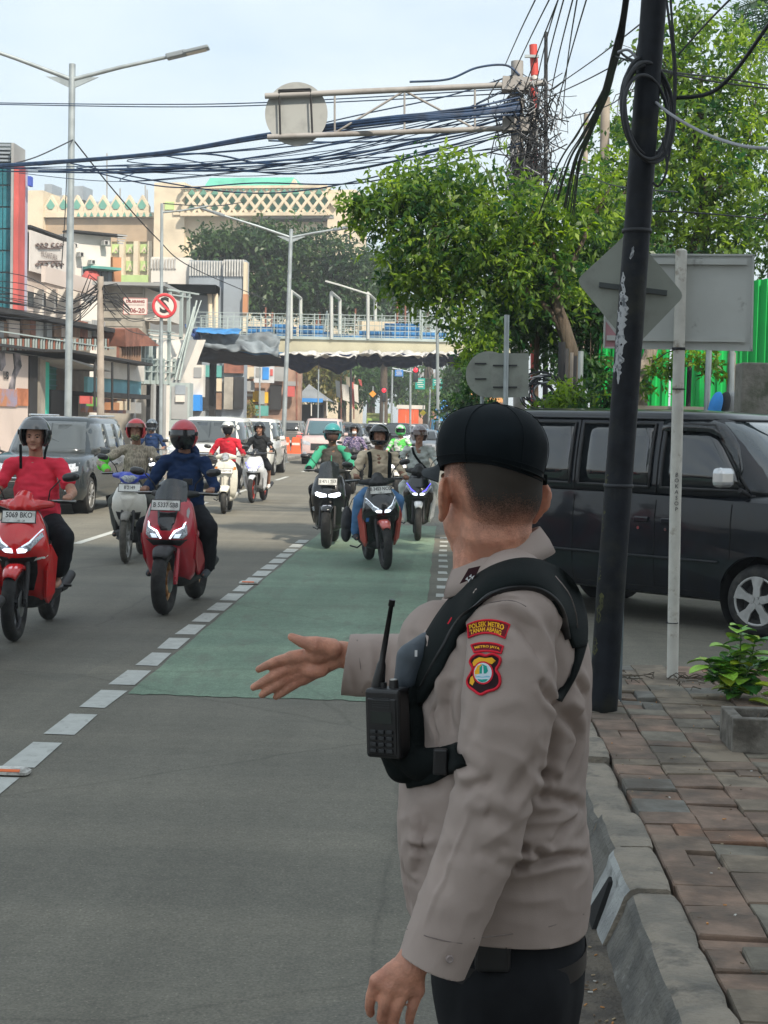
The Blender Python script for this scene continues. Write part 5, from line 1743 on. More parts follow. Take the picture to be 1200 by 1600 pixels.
for s in (-1,1):
 b = MB(); S_ = nk + V((s * .175,.01,-.072)); E_ = (S_ + V((s * .30,-.20,1.055))) / 2 + V((s * .055,.07,-.085))
 b.chain([(nk + V((s * .10,.0,-.035)),.050),(S_,.064),(E_,.058),(V((s * .31,-.16,1.07)),.052)],14)
 child('green_sleeve',fuse(b,.01,2,name='green_sleeve'),M_teal,tp)
b = MB(); b.box((0,-.075,1.10),(.012,.03,.30)); b.build('zip_piping',M_teal,tp)
# 7 red and black sport scooter tilted, beige shirt, black helmet
P_coral = paint('faded red paint',(0.52,0.09,0.07),.3)
loc = at_ground(603,890,math.radians(12))
scooter('motor_scooter','red and black scooter leaning slightly with lit twin headlights, nearest in the green lane',loc,math.radians(12),'sport',dict(body=M_blkgloss,accent=P_coral,nose=M_blkgloss,guard=P_coral,rim=M_rimblk,cover=M_trim,plate=((.0,.93),'B 3453 NCG','09 - 27'),sticker=mat('blue sticker',(.05,.2,.6),.4)),G_S,lean=math.radians(-4))
beige = TEE('beige shirt',(0.62,0.52,0.38))
tp,so,hd,nk = rider('rider in beige shirt with dark backpack straps and glossy black helmet',loc,math.radians(10),dict(shirt=beige,pants=TEE('blue denim',(0.10,0.22,0.42)),shoe=mat('canvas shoe',(.04,.04,.045),.7),fat=1.1,wr=1.8,helmet=dict(m=paint('glossy black helmet',(0.012,0.012,0.014),.15),open='full',yaw=-.2,visor=None,shade=None),knees=[(-.25,-.22,.78),(.2,-.24,.79)],feet=[(-.27,-.10,.36),(.17,-.12,.38)],skin=M_skin2,trw=.075),G_R)
for s in (-1,1):
 b = MB()
 pts = [V((s * .13,.09,1.36)),V((s * .125,-.0,1.345)),V((s * .12,-.055,1.28)),V((s * .115,-.075,1.16)),V((s * .12,-.06,1.05))]
 b.tube(catmull(pts,5),.026,n=8,flat=.25,ref=(0,1,0)); b.build('backpack_strap',M_web,tp)
bk = thing('backpack','dark backpack hanging at the side of the red and black scooter','backpack',(loc[0] - .38,loc[1] + .05,.28),.1,local=True)
b = MB(); b.ball((0,0,.22),(.075,.13,.20),20); b.ball((-.01,-.04,.10),(.065,.10,.12),18); b.ball((-.02,-.08,.22),(.05,.07,.12),16)
child('bag_body',fuse(b,.012,3,name='bag_body'),mat('grey nylon',(.035,.035,.037),.8,var=.2,vs=12,bump=.4,bs=200,bd=.003),bk)
b = MB(); b.tube([(0.02,0,.40),(.06,0,.50),(.12,.02,.56)],.012,n=6,flat=.4); b.build('strap',M_web,bk)
# 8 blue-lit white scooter behind, grey rain jacket, silver helmet
loc = at_ground(650,845)
scooter('motor_scooter','white scooter with blue glowing light strips behind the red and black one',loc,math.radians(2),'sport',dict(body=M_blkgloss,accent=paint('pearl white paint',(0.6,0.62,0.64),.25),blue=True,guard=paint('pearl white paint',(0.6,0.62,0.64),.25),nose=M_blkgloss,rim=M_rimblk),G_S)
rainc = mat('translucent grey raincoat',(0.52,0.55,0.53),.5,var=.15,vs=8,bump=.5,bs=30,bd=.01)
tp,so,hd,nk = rider('rider in pale grey raincoat with a black sling strap and silver helmet',loc,math.radians(2),dict(shirt=rainc,pants=rainc,trw=.09,shoe=M_trim,fat=1.15,wr=2,top='jacket',face=True,helmet=dict(m=mat('silver patterned helmet',(0.40,0.36,0.38),.35,col2=(.22,.2,.22),vs=40,coat=.5),open='jet',yaw=.25,visor=mat('brown visor',(.10,.05,.04),.1,coat=1),vr=(1.1,1.6)),skin=mat('skin light brown',(0.34,0.17,0.11),.55)),G_R)
b = MB(); pts = [V((-.10,.0,1.36)),V((-.07,-.075,1.26)),V((.02,-.10,1.14)),V((.12,-.06,1.04))]
b.tube(catmull(pts,5),.018,n=8,flat=.25,ref=(0,1,0)); b.build('sling_strap',M_web,tp)
# 9.. riders farther back
back = [
 (549,772,'rider in dark floral blouse with white face mask and black helmet',dict(shirt=mat('floral cloth',(.03,.03,.10),.9,col2=(.35,.28,.38),vs=45,mix=(.5,.56)),pants=M_black,shoe=M_trim,helmet=dict(m=paint('black helmet',(0.02,0.022,0.026),.25),open='jet',mask=mat('white mask',(.7,.7,.7),.8),visor=M_glassdk,vr=(.8,1.2))),'sport',dict(body=M_blkgloss),'dark scooter half hidden behind the black maxi scooter'),
 (575,760,'rider in pale shirt and black helmet, second behind the mint green jacket',dict(shirt=TEE('pale grey shirt',(.38,.39,.42)),pants=M_black,shoe=M_trim,helmet=dict(m=M_blkgloss,open='full',shade=M_black)),'sport',dict(body=M_blkgloss),'dark scooter with one lit lamp under the rider in pale shirt'),
 (598,742,'rider all in black with black helmet, farthest of the group',dict(shirt=M_black,pants=M_black,shoe=M_trim,helmet=dict(m=M_blkgloss,open='full',shade=M_black)),'sport',dict(body=M_blkgloss),'black scooter under the farthest rider all in black'),
 (622,778,'delivery rider in bright green and white jacket with a green helmet',dict(shirt=mat('green white jacket',(.08,.45,.08),.8,col2=(.5,.52,.5),vs=5,mix=(.48,.52)),pants=M_black,shoe=M_trim,helmet=dict(m=mat('green white helmet',(.05,.4,.1),.3,col2=(.45,.5,.48),vs=9,mix=(.48,.52),coat=.5),open='full',shade=M_black)),'maxi',dict(body=paint('white paint',(0.62,0.60,0.54),.3)),'white scooter under the delivery rider in bright green'),
 (226,778,'rider mostly hidden behind the scarlet helmet, wearing dark blue and grey helmet',dict(shirt=TEE('navy jacket',(0.012,0.030,0.085)),pants=M_black,shoe=M_trim,helmet=dict(m=mat('grey blue helmet',(.12,.15,.18),.35,col2=(.04,.05,.07),vs=22,coat=.4),open='full',shade=M_black)),'maxi',dict(body=M_blkgloss),'black scooter hidden behind the two red helmets'),
]
for (u,v,lab,rp,kd,sp2,slab) in back:
 loc = at_ground(u,v)
 scooter('motor_scooter',slab,loc,math.radians(random.uniform(-3,3)),kd,dict(rim=M_rimblk,**sp2),G_S)
 rider(lab,loc,0,rp,G_R)
# handlebar phone and box on the centre scooter
ph = thing('phone_holder','small camera box on the handlebar of the dark red maxi scooter','phone holder',(at_ground(262,961)[0] + .10,at_ground(262,961)[1] - .30,1.06),local=True)
b = MB(); b.box((0,0,.09),(.085,.02,.055),bev=.005); b.build('phone',M_plast,ph)
b = MB(); b.tube([(0,.02,0),(0,.015,.07)],.008,n=6); b.build('bracket',M_trim,ph)
# corner of a black scooter at the very left edge
loc = (gp(-128,1062).x,gp(-128,1062).y + .5,0)
scooter('motor_scooter','black scooter cut off at the left edge, only a sliver of it showing',loc,math.radians(0),'maxi',dict(body=mat('slate panel',(.07,.08,.085),.4),rim=M_rimblk),G_S)
# ---------------------------------------------------------------- cars and vans
M_glass = mat('car glass',(0.035,0.05,0.055),0.05,var=.1,coat=.8,spec=.8)
M_glass2 = mat('tinted car glass',(0.012,0.015,0.017),0.06,coat=.8,spec=.8)
M_vanblk = mat('van black paint',(0.004,0.006,0.010),0.3,coat=.65,spec=.25,var=.2,dirt=(.012,.012,.014),ds=3,da=(.5,.9))
M_liner = mat('wheel arch',(0.006,0.006,0.006),1.0)
M_tail = mat('lit tail lamp',(.7,.03,.03),.2,emit=(1,.05,.04),es=1.2)
TYPES = {
 # L, W, body stations (y frac of half length, z_bottom, z_top, width factor); cabin: yA (windscreen foot), yB (roof front), yC, yD, zb, zt, wb, wt
 'mpv': dict(L=4.4,W=1.74,st=[(-1,.42,.62,.74),(-.985,.30,.80,.86),(-.93,.24,.92,.95),(-.80,.22,1.00,1.0),(-.55,.22,1.06,1.0),(0,.22,1.08,1.0),(.6,.24,1.09,1.0),(.93,.30,1.08,.96),(1,.45,.98,.85)],cab=(-1.28,-.55,1.85,2.16,1.0,1.70,.85,.68),wy=(-1.36,1.34),R=.33,win=[(-.98,-.08,.04),(-.02,.80,.0),(.86,1.72,-.1)]),
 'micro': dict(L=4.05,W=1.66,st=[(-1,.44,.66,.80),(-.985,.32,.92,.92),(-.93,.26,1.08,.98),(-.80,.25,1.17,1.0),(0,.25,1.20,1.0),(.93,.28,1.20,.98),(1,.40,1.12,.90)],cab=(-1.52,-.78,1.88,2.0,1.15,1.87,.815,.70),wy=(-1.28,1.22),R=.30,win=[(-.92,-.32,.0),(-.20,.56,0),(.66,1.5,0)]),
 'suv': dict(L=4.6,W=1.83,st=[(-1,.48,.75,.80),(-.985,.36,.98,.92),(-.92,.30,1.07,.98),(-.6,.28,1.12,1.0),(0,.28,1.15,1.0),(.9,.32,1.15,.98),(1,.5,1.05,.88)],cab=(-1.15,-.50,1.9,2.2,1.08,1.78,.88,.72),wy=(-1.42,1.40),R=.37,win=[(-.9,-.05,.04),(.02,.85,0),(.92,1.75,-.1)]),
 'sedan': dict(L=4.5,W=1.75,st=[(-1,.40,.55,.76),(-.985,.28,.70,.88),(-.92,.22,.80,.96),(-.6,.20,.90,1.0),(0,.20,.94,1.0),(.7,.22,.96,1.0),(.95,.28,.95,.94),(1,.45,.85,.85)],cab=(-1.1,-.35,.95,1.6,.88,1.45,.82,.62),wy=(-1.4,1.3),R=.31,win=[(-.75,.05,.05),(.12,.9,-.15)]),
 'bus': dict(L=5.6,W=1.9,st=[(-1,.45,.8,.85),(-.985,.34,1.1,.94),(-.93,.30,1.25,.98),(-.8,.28,1.30,1.0),(0,.28,1.32,1.0),(.95,.3,1.32,.98),(1,.4,1.25,.92)],cab=(-2.55,-2.0,2.65,2.75,1.25,2.15,.93,.84),wy=(-1.9,1.6),R=.34,win=[(-1.9,-.9,0),(-.8,.5,0),(.6,1.9,0)]),
}
def superx(w,h,yc,y,e=5.0):
 k = max(0.0,1 - abs((y - yc) / h) ** e)
 return w * k ** (1 / e)
def car(name,label,cat,loc,rz,typ,paint_m,group=None,lights=None,plate_t=None,rear=False,detail=False,glass=None,spokes=10,rim_m=None,roofrack=False):
 T = TYPES[typ]; L,W = T['L'],T['W']
 t = thing(name,label,cat,loc,rz,group,local=True)
 glass = glass or M_glass2
 b = MB()
 hw_ = W / 2; rings_ = []
 for (f,z0,z1,wf) in T['st']:
  y = f * L / 2; w = hw_ * wf; h = z1 - z0
  half = [(.0,z0),(w * .80,z0),(w * .93,z0 + .03),(w * .985,z0 + h * .20),(w,z0 + h * .42),(w * .992,z0 + h * .62),(w * .998,z0 + h * .72),(w * .965,z1 - .06),(w * .90,z1 - .015),(w * .80,z1),(0,z1 + .015)]
  rings_.append([V((x,y,z)) for x,z in half] + [V((-x,y,z)) for x,z in reversed(half[1:-1])])
 b.loft(rings_)
 bo = b.build('body',paint_m,t,fix=True)
 cm = MB()
 for wy in T['wy']:
  for s in (-1,1): cm.ctube([(s * (hw_ - .30),wy,T['R'] + .02),(s * (hw_ + .2),wy,T['R'] + .02)],[T['R'] + .055] * 2,n=36)
 cme = cm.mesh('cut'); fixn(cme); co_ = bpy.data.objects.new('cut',cme); TMP.collection.objects.link(co_)
 nm_ = modified(bo.data.copy(),[('BOOLEAN',dict(operation='DIFFERENCE',object=co_,solver='EXACT'))])
 bpy.data.objects.remove(co_)
 if len(nm_.polygons) > 40:
  bo.data = nm_
  if not nm_.materials: nm_.materials.append(paint_m)
  nm_.materials[0] = paint_m
  pf = nm_.polygons
  pf.foreach_set('use_smooth',[True] * len(pf))
  nm_.set_sharp_from_angle(angle=.6)
 bvh = BVHTree.FromPolygons([v.co.copy() for v in bo.data.vertices],[tuple(p.vertices) for p in bo.data.polygons])
 yA,yB,yC,yD,zb,zt,wb,wt = T['cab']
 def cab(f):
  """front y, rear y, half width, z at height fraction f"""
  g = f
  bulge = .03 * math.sin(PI * f)
  return (yA + (yB - yA) * g - bulge,yD + (yC - yD) * g ** 1.5 ,wb + (wt - wb) * g ** 1.3 + .4 * bulge,zb + (zt - zb) * f)
 def rr(f,off=0.0,N=48):
  a,d,w,z = cab(f); yc = (a + d) / 2; h = (d - a) / 2
  return [V((V_[0],V_[1],z)) for V_ in ring2((0,yc),w + off,h + off,N,5.0)]
 def ring2(c,rx,ry,n,e):
  out = []
  for k in range(n):
   tt = 2 * PI * k / n; ct,s_ = math.cos(tt),math.sin(tt)
   out.append((c[0] + rx * abs(ct) ** (2 / e) * (1 if ct >= 0 else -1),c[1] + ry * abs(s_) ** (2 / e) * (1 if s_ >= 0 else -1)))
  return out
 b = MB()
 rs = [rr(f) for f in (0,.12,.35,.6,.8,.9)]
 a,d,w,z = cab(.9)
 for (ff,sh) in ((.955,.012),(.985,.04),(1.0,.09)):
  a_,d_,w_,z_ = cab(ff); yc = (a_ + d_) / 2; h = (d_ - a_) / 2
  rs.append([V((p[0],p[1],z_)) for p in ring2((0,yc),w_ - sh,h - sh,48,5)])
 a_,d_,w_,z_ = cab(1.0); yc = (a_ + d_) / 2; h = (d_ - a_) / 2
 rs.append([V((p[0],p[1],z_ + .02)) for p in ring2((0,yc),w_ * .6,h * .7,48,4)])
 b.loft(rs)
 b.build('cabin',paint_m,t,fix=True)
 def sidept(s,y,f,off):
  a_,d_,w_,z_ = cab(f); yc = (a_ + d_) / 2; h = (d_ - a_) / 2
  return V((s * (superx(w_,h,yc,y) + off),y,z_))
 def endpt(x,f,off,front=True):
  a_,d_,w_,z_ = cab(f); yc = (a_ + d_) / 2; h = (d_ - a_) / 2
  k = max(0,1 - abs(x / w_) ** 5) ** .2
  return V((x,yc - (h * k + off) if front else yc + (h * k + off),z_))
 def gridpatch(nm,fn,nu,nv,m,par,th=.012):
  bb = MB(); rows = [[fn(i / (nu - 1),j / (nv - 1),1.0) for j in range(nv)] for i in range(nu)]
  rows2 = [[fn(i / (nu - 1),j / (nv - 1),0.0) for j in range(nv)] for i in range(nu)]
  full = [r + list(reversed(r2)) for r,r2 in zip(rows,rows2)]
  bb.loft(full,smooth=True)
  return bb.build(nm,m,par,fix=True)
 F0,F1 = .08,.84
 for s in (-1,1):
  for wi,(y0,y1,sl) in enumerate(T['win']):
   k0 = (yB - yA) * .8 if wi == 0 else 0
   k1 = (yC - yD) * .9 if wi == len(T['win']) - 1 else 0
   def fn(u,v,o,s=s,y0=y0,y1=y1,k0=k0,k1=k1):
    f = F0 + (F1 - F0) * v
    ya = y0 + (k0 * (f - .5) * .9 if k0 else 0); yb_ = y1 + (k1 * (f - .5) * .9 if k1 else 0)
    return sidept(s,ya + (yb_ - ya) * u,f,-.01 + .018 * o)
   wo_ = gridpatch('window',fn,6,5,glass,t)
   if detail and s < 0:
    # rubber frame round each pane
    fr = MB()
    P_ = [fn(u,0,1.2) for u in np.linspace(0,1,8)] + [fn(1,v,1.2) for v in np.linspace(0.15,1,5)] + [fn(u,1,1.2) for u in np.linspace(.9,0,8)] + [fn(0,v,1.2) for v in np.linspace(.85,0,5)]
    fr.tube(P_ + [P_[0]],.013,n=6,cap=False); fr.build('window_seal',M_trim,wo_)
 def fw(u,v,o):
  f = .05 + .83 * v; w_ = (wb + (wt - wb) * f) * .955
  return endpt(-w_ + 2 * w_ * u,f,-.012 + .022 * o)
 gridpatch('windscreen',fw,12,6,glass if not detail else M_glass,t)
 def fr_(u,v,o):
  f = .18 + .66 * v; w_ = (wb + (wt - wb) * f) * .84
  return endpt(-w_ + 2 * w_ * u,f,-.012 + .022 * o,False)
 gridpatch('rear_window',fr_,10,5,glass,t)
 # wheels
 R = T['R']
 for wy in T['wy']:
  for s in (-1,1):
   b = MB(); xc = s * (hw_ - .11)
   b.tube([(s * (hw_ - .29),wy,R + .02),(s * (hw_ - .03),wy,R + .02)],R + .050,n=36,cap=False)
   b.disc((s * (hw_ - .285),wy,R + .02),(1,0,0),R + .05,.004,32)
   b.build('wheel_arch',M_liner,t)
   b = MB(); b.torus((xc,wy,R),(1,0,0),R - .075,.078,40,12,flat=1.25); b.disc((xc - s * .03,wy,R),(1,0,0),R - .08,.12,28)
   wh = b.build('wheel',M_tyre,t)
   b = MB()
   Ri = R - .10; xo = s * (hw_ - .024 + .01)
   b.torus((xo - s * .015,wy,R),(1,0,0),Ri,.014,36,8)
   b.disc((xo - s * .03,wy,R),(1,0,0),.055,.05,18)
   for k in range(5 if detail else spokes):
    an = 2 * PI * k / (5 if detail else spokes) + .35
    dv = V((0,math.cos(an),math.sin(an))); pv = V((0,-math.sin(an),math.cos(an)))
    c0 = V((xo - s * .02,wy,R))
    if detail:
     b.prism([c0 + dv * .02 + pv * .034,c0 + dv * .11 + pv * .030,c0 + dv * Ri + pv * .060,c0 + dv * (Ri + .004),c0 + dv * Ri - pv * .060,c0 + dv * .11 - pv * .030,c0 + dv * .02 - pv * .034],V((s * .022,0,0)))
     b.disc(c0 + V((s * .022,0,0)) + V((0,math.cos(an + .63),math.sin(an + .63))) * .033,(1,0,0),.007,.012,8)
    else:
     b.tube([c0 + dv * .03,c0 + dv * Ri],[.020,.016],n=6)
   b.build('rim',rim_m or M_rimgrey,wh,fix=True)
 # front and rear fittings laid on the body surface
 def fp(x,z,front=True,off=.006):
  h = bvh.ray_cast(V((x,-9 if front else 9,z)),V((0,1 if front else -1,0)))
  return (h[0] + V((0,-off if front else off,0))) if h[0] is not None else V((x,(-1 if front else 1) * L / 2 * .95,z))
 def panel(nm,x0,x1,z0,z1,m,front=True,off=.008,skew=0.0,parent=None):
  bb = MB(); nu = 7
  rows = [[fp(x0 + (x1 - x0) * i / (nu - 1),zz + skew * i / (nu - 1),front,off) for zz in (z0,(z0 + z1) / 2,z1)] for i in range(nu)]
  rows2 = [[p + V((0,.02 if front else -.02,0)) for p in r] for r in rows]
  bb.loft([r + list(reversed(r2)) for r,r2 in zip(rows,rows2)],smooth=False)
  return bb.build(nm,m,parent or t,fix=True)
 zt_ = T['st'][2][2]
 hl = {'mpv': .80,'micro': .86,'suv': .92,'sedan': .68,'bus': .85}[typ]
 panel('grille',-.42,.42,hl - .28,hl + .0,M_trim)
 for k in range(4): panel('grille_bar',-.40,.40,hl - .24 + k * .065,hl - .225 + k * .065,M_chrome if typ != 'micro' else M_trim,off=.016)
 panel('lower_grille',-.55,.55,.34,.46,M_trim)
 for s in (-1,1):
  panel('headlight',s * .44,s * hw_ * .90,hl - .08,hl + .06,lights or M_lensoff,off=.012,skew=.05)
  panel('fog_lamp',s * .58,s * .72,.42,.52,M_lensoff,off=.012)
  panel('tail_light',s * .52,s * hw_ * .88,hl - .12,hl + .16,M_tail if rear else mat('tail lens',(.5,.02,.02),.2,coat=.5),False,off=.012)
 panel('rear_bumper',-.7,.7,.38,.52,M_trim,False)
 if plate_t is not None or not rear:
  pz = .50 if typ != 'sedan' else .42
  pp = fp(0,pz)
  plate(t,(0,pp.y - .02,pz),.42,.13,plate_t or 'B 1402','',0)
 if rear:
  pp = fp(0,.62,False); b = MB(); b.box((0,pp.y + .02,.62),(.42,.01,.13)); b.build('rear_plate',M_plate,t)
 # wipers, mirrors, handles, seams
 b = MB()
 for x in (-.45,.15): b.tube([endpt(x,.03,.02),endpt(x + .45,.16,.02)],.008,n=5)
 b.build('wiper',M_trim,t)
 for s in (-1,1):
  b = MB(); yb = yA + .32
  yb += .06 if detail else 0; c = V((s * (hw_ + .13),yb + (.12 if detail else 0),zb + (.17 if detail else .10)))
  b.tube([V((s * (hw_ - .08),yb,zb + .02)),V((s * (hw_ + .06),yb,zb + .07))],.022,n=8)
  mm_ = b.build('mirror_arm',M_trim,t)
  b = MB()
  if detail: b.box(c,(.20,.12,.17),Matrix.Rotation(s * .15,3,'Z'),bev=.05)
  else: b.box(c,(.17,.085,.125),Matrix.Rotation(s * .15,3,'Z'),bev=.035)
  b.build('mirror',mat('bright silver plastic',(.62,.63,.64),.18,metal=.55,coat=.6) if detail else paint_m,mm_)
 if roofrack:
  for s in (-1,1): b = MB(); b.tube([(s * .55,yB + .2,zt + .03),(s * .55,yC - .1,zt + .03)],.02,n=6); b.build('roof_rail',M_chrome,t)
 b = MB()
 for s in (-1,1):
  for (y0,y1,sl) in T['win'][:2]:
   h = bvh.ray_cast(V((s * 3,y1 - .12,zb - .17)),V((-s,0,0)))
   if h[0] is not None and not detail: b.box(h[0] + V((s * .015,0,0)),(.03,.17,.03),bev=.008)
 if b.v: b.build('door_handle',paint_m,t)
 return t,bvh,sidept,fp
# black van crossing from the right
vp = gp(1186,995)
RZ = math.radians(49)
Rv = Matrix.Rotation(RZ,3,'Z')
vloc = vp - Rv @ V((-.74,-1.28,0)); vloc.z = 0
van,bvh,sidept,fp = car('van','black microvan crossing from the side street behind the poles','van',vloc,RZ,'micro',M_vanblk,detail=True,rim_m=mat('painted rim',(.42,.42,.41),.4,metal=.3,var=.12,vs=12),plate_t='B 1284 UK')
for o in list(van.children):
 pass
def bodyside(y,z,off=.0):
 h = bvh.ray_cast(V((-3,y,z)),V((1,0,0)))
 return (h[0] + V((-off,0,0))) if h[0] is not None else V((-.83,y,z))
b = MB()
def seam(pts,r=.006): b.tube(pts,r,n=5)
for y in (-.27,.61):
 seam([bodyside(y,z,-.001) for z in np.linspace(.34,1.16,12)]); seam([sidept(-1,y,f,.001) for f in np.linspace(0,.88,8)])
seam([bodyside(-1.02,z,-.001) for z in np.linspace(.62,1.16,8)]); seam([bodyside(y,.33,-.001) for y in np.linspace(-1.0,.6,10)])
b.build('door_seam',M_liner,van)
b = MB()
for i in range(2):
 b.tube([bodyside(y,.60 + .0 * i,.006) for y in np.linspace(-.92,1.9,16)],.020,n=6,flat=.6)
b.build('side_moulding',mat('grey moulding',(.05,.055,.06),.35),van)
b = MB(); b.tube([sidept(-1,y,.905,.012) for y in np.linspace(-1.0,1.85,18)],.013,n=6); b.build('roof_gutter',M_vanblk,van)
b = MB(); b.tube([bodyside(y,1.165,.004) for y in np.linspace(-1.2,1.85,18)],.012,n=6); b.build('belt_trim',M_trim,van)
for (y,nm) in ((-.42,'door_handle'),(-.14,'door_handle')):
 b = MB(); h = bodyside(y,.92,.010); b.box(h,(.03,.15,.05),bev=.012); dh = b.build(nm,M_vanblk,van)
 b = MB(); b.disc(h + V((-.012,.02,-.075)),(1,0,0),.014,.01,12); b.build('lock',M_chrome,dh)
b = MB(); b.box(bodyside(1.12,.98,.012),(.02,.26,.035),bev=.006); b.build('chrome_trim',M_chrome,van)
# rain visor over the front door window
b = MB(); rows = []
for i in range(10):
 u = i / 9; y = -1.06 + .78 * u
 f1 = .30 + .56 * min(1,u * 2.6) ** .6
 rows.append([sidept(-1,y,f1 + .04,.012),sidept(-1,y,f1 - .10,.040),sidept(-1,y,f1 - .10,.034),sidept(-1,y,f1 + .04,.004)])
b.loft(rows); b.build('rain_visor',M_glassdk,van,fix=True)
b = MB()
for s in (-1,1):
 b.box((s * .30,-.3,.93),(.42,.12,.62),bev=.05); b.box((s * .30,.55,.93),(.42,.12,.62),bev=.05)
b.build('seats',mat('seat cloth',(.05,.05,.05),.9),van)
G_C = 'cars and vans queueing in the traffic behind the riders'
def carat(u,Y): return ((u - 700) * Y / FPX,Y,0)
M_mpv = mat('gunmetal paint',(0.012,0.018,0.022),0.25,metal=.0,coat=.8,var=.1)
car('car','dark grey people carrier in the left lane behind the man in red','car',(-7.15,28.4,0),0,'mpv',M_mpv,G_C,plate_t='B 2387',roofrack=True,rim_m=M_rimgrey,glass=mat('greyish car glass',(.05,.06,.065),.06,coat=.8))
M_carw = mat('white car paint',(0.62,0.62,0.58),.25,coat=.7,var=.03)
car('car','white people carrier just behind the red helmet of the navy rider','car',(-6.0,39.5,0),0,'suv',M_carw,G_C,glass=mat('greyish car glass',(.05,.06,.065),.06,coat=.8))
car('car','white car behind the rider with the white helmet','car',(-6.35,50,0),0,'suv',M_carw,G_C,glass=mat('greyish car glass',(.05,.06,.065),.06,coat=.8))
car('van','pale pink microvan facing the camera beside the median lamp post','van',carat(507,64),math.radians(1),'micro',mat('pale pink paint',(.50,.37,.35),.3,coat=.5,var=.05),G_C,glass=mat('teal car glass',(.05,.10,.12),.06,coat=.8),plate_t='B 9021')
car('pickup','grey car with lit red tail lamps driving away left of the median','car',carat(456,88),PI,'suv',mat('silver grey paint',(.20,.20,.19),.3,metal=.4,coat=.5),G_C,rear=True)
car('car','grey hatchback partly behind the pink microvan','car',carat(545,80),0,'mpv',mat('mid grey paint',(.09,.09,.09),.3,metal=.3,coat=.6),G_C)
car('car','dark people carrier above the rider with the white mask','car',carat(577,92),0,'mpv',mat('charcoal paint',(.03,.03,.035),.3,coat=.6),G_C)
car('car','black car with lit white headlamps in the middle of the road','car',carat(622,96),0,'suv',M_vanblk,G_C,lights=M_lamp)
car('car','silver saloon car nearest the officer\'s cap','car',carat(664,82),0,'sedan',mat('silver paint',(.42,.43,.44),.3,metal=.4,coat=.5),G_C)
car('minibus','bright blue minibus behind the silver saloon','minibus',carat(691,118),0,'bus',mat('sky blue paint',(.03,.22,.42),.4),G_C)
car('car','car showing red lamps beyond the pink microvan','car',carat(517,120),PI,'sedan',mat('maroon paint',(.10,.02,.02),.3),G_C,rear=True)
car('car','pale car far behind between the dark people carriers','car',carat(590,112),0,'suv',M_carw,G_C)
for (u,Y,ty,c_,lab) in ((558,104,'sedan',(.25,.26,.27),'light grey saloon just left of the dark people carrier'),(606,118,'mpv',(.04,.05,.08),'dark blue people carrier behind the car with lit headlamps'),(636,126,'mpv',(.40,.40,.40),'silver people carrier in front of the orange fence'),(532,98,'suv',(.10,.10,.10),'grey car at the right rear of the pink microvan'),(655,134,'suv',(.06,.06,.06),'dark car far down the road left of the blue minibus'),(574,134,'sedan',(.45,.44,.42),'white saloon below the orange diamond sign'),(400,92,'mpv',(.30,.31,.32),'silver car behind the second white car at the left')):
 car('car',lab,'car',carat(u,Y),0,ty,mat('paint ' + lab[:12],c_,.3,coat=.5),G_C)
# truck loaded with yellow green crates
tk = thing('truck','truck with yellow green slatted sides far down the road','truck',carat(592,128),0,local=True)
b = MB(); b.box((0,2.2,.75),(2.1,5.2,.2)); b.build('chassis',M_trim,tk)
b = MB(); b.box((0,-1.2,1.35),(1.9,1.5,1.6),bev=.12); cb = b.build('truck_cab',mat('yellow green paint',(.22,.34,.06),.5),tk)
b = MB(); b.box((0,-1.96,1.65),(1.6,.04,.6)); b.build('windscreen',M_glass2,cb)
for i in range(6):
 b = MB(); b.box((0,.2,1.15 + i * .27),(2.1,.06,.2)); b.build('side_slat',mat('worn slat',(.20,.22,.08),.8,var=.2),tk)
b = MB(); b.box((0,2.4,1.8),(2.0,4.2,1.5),bev=.03); b.build('crate_load',mat('crate load',(.12,.15,.05),.9,var=.3),tk)
for y in (-1.1,3.6):
 for s in (-1,1): b = MB(); b.disc((s * .9,y,.42),(1,0,0),.42,.24,20); b.build('wheel',M_tyre,tk)
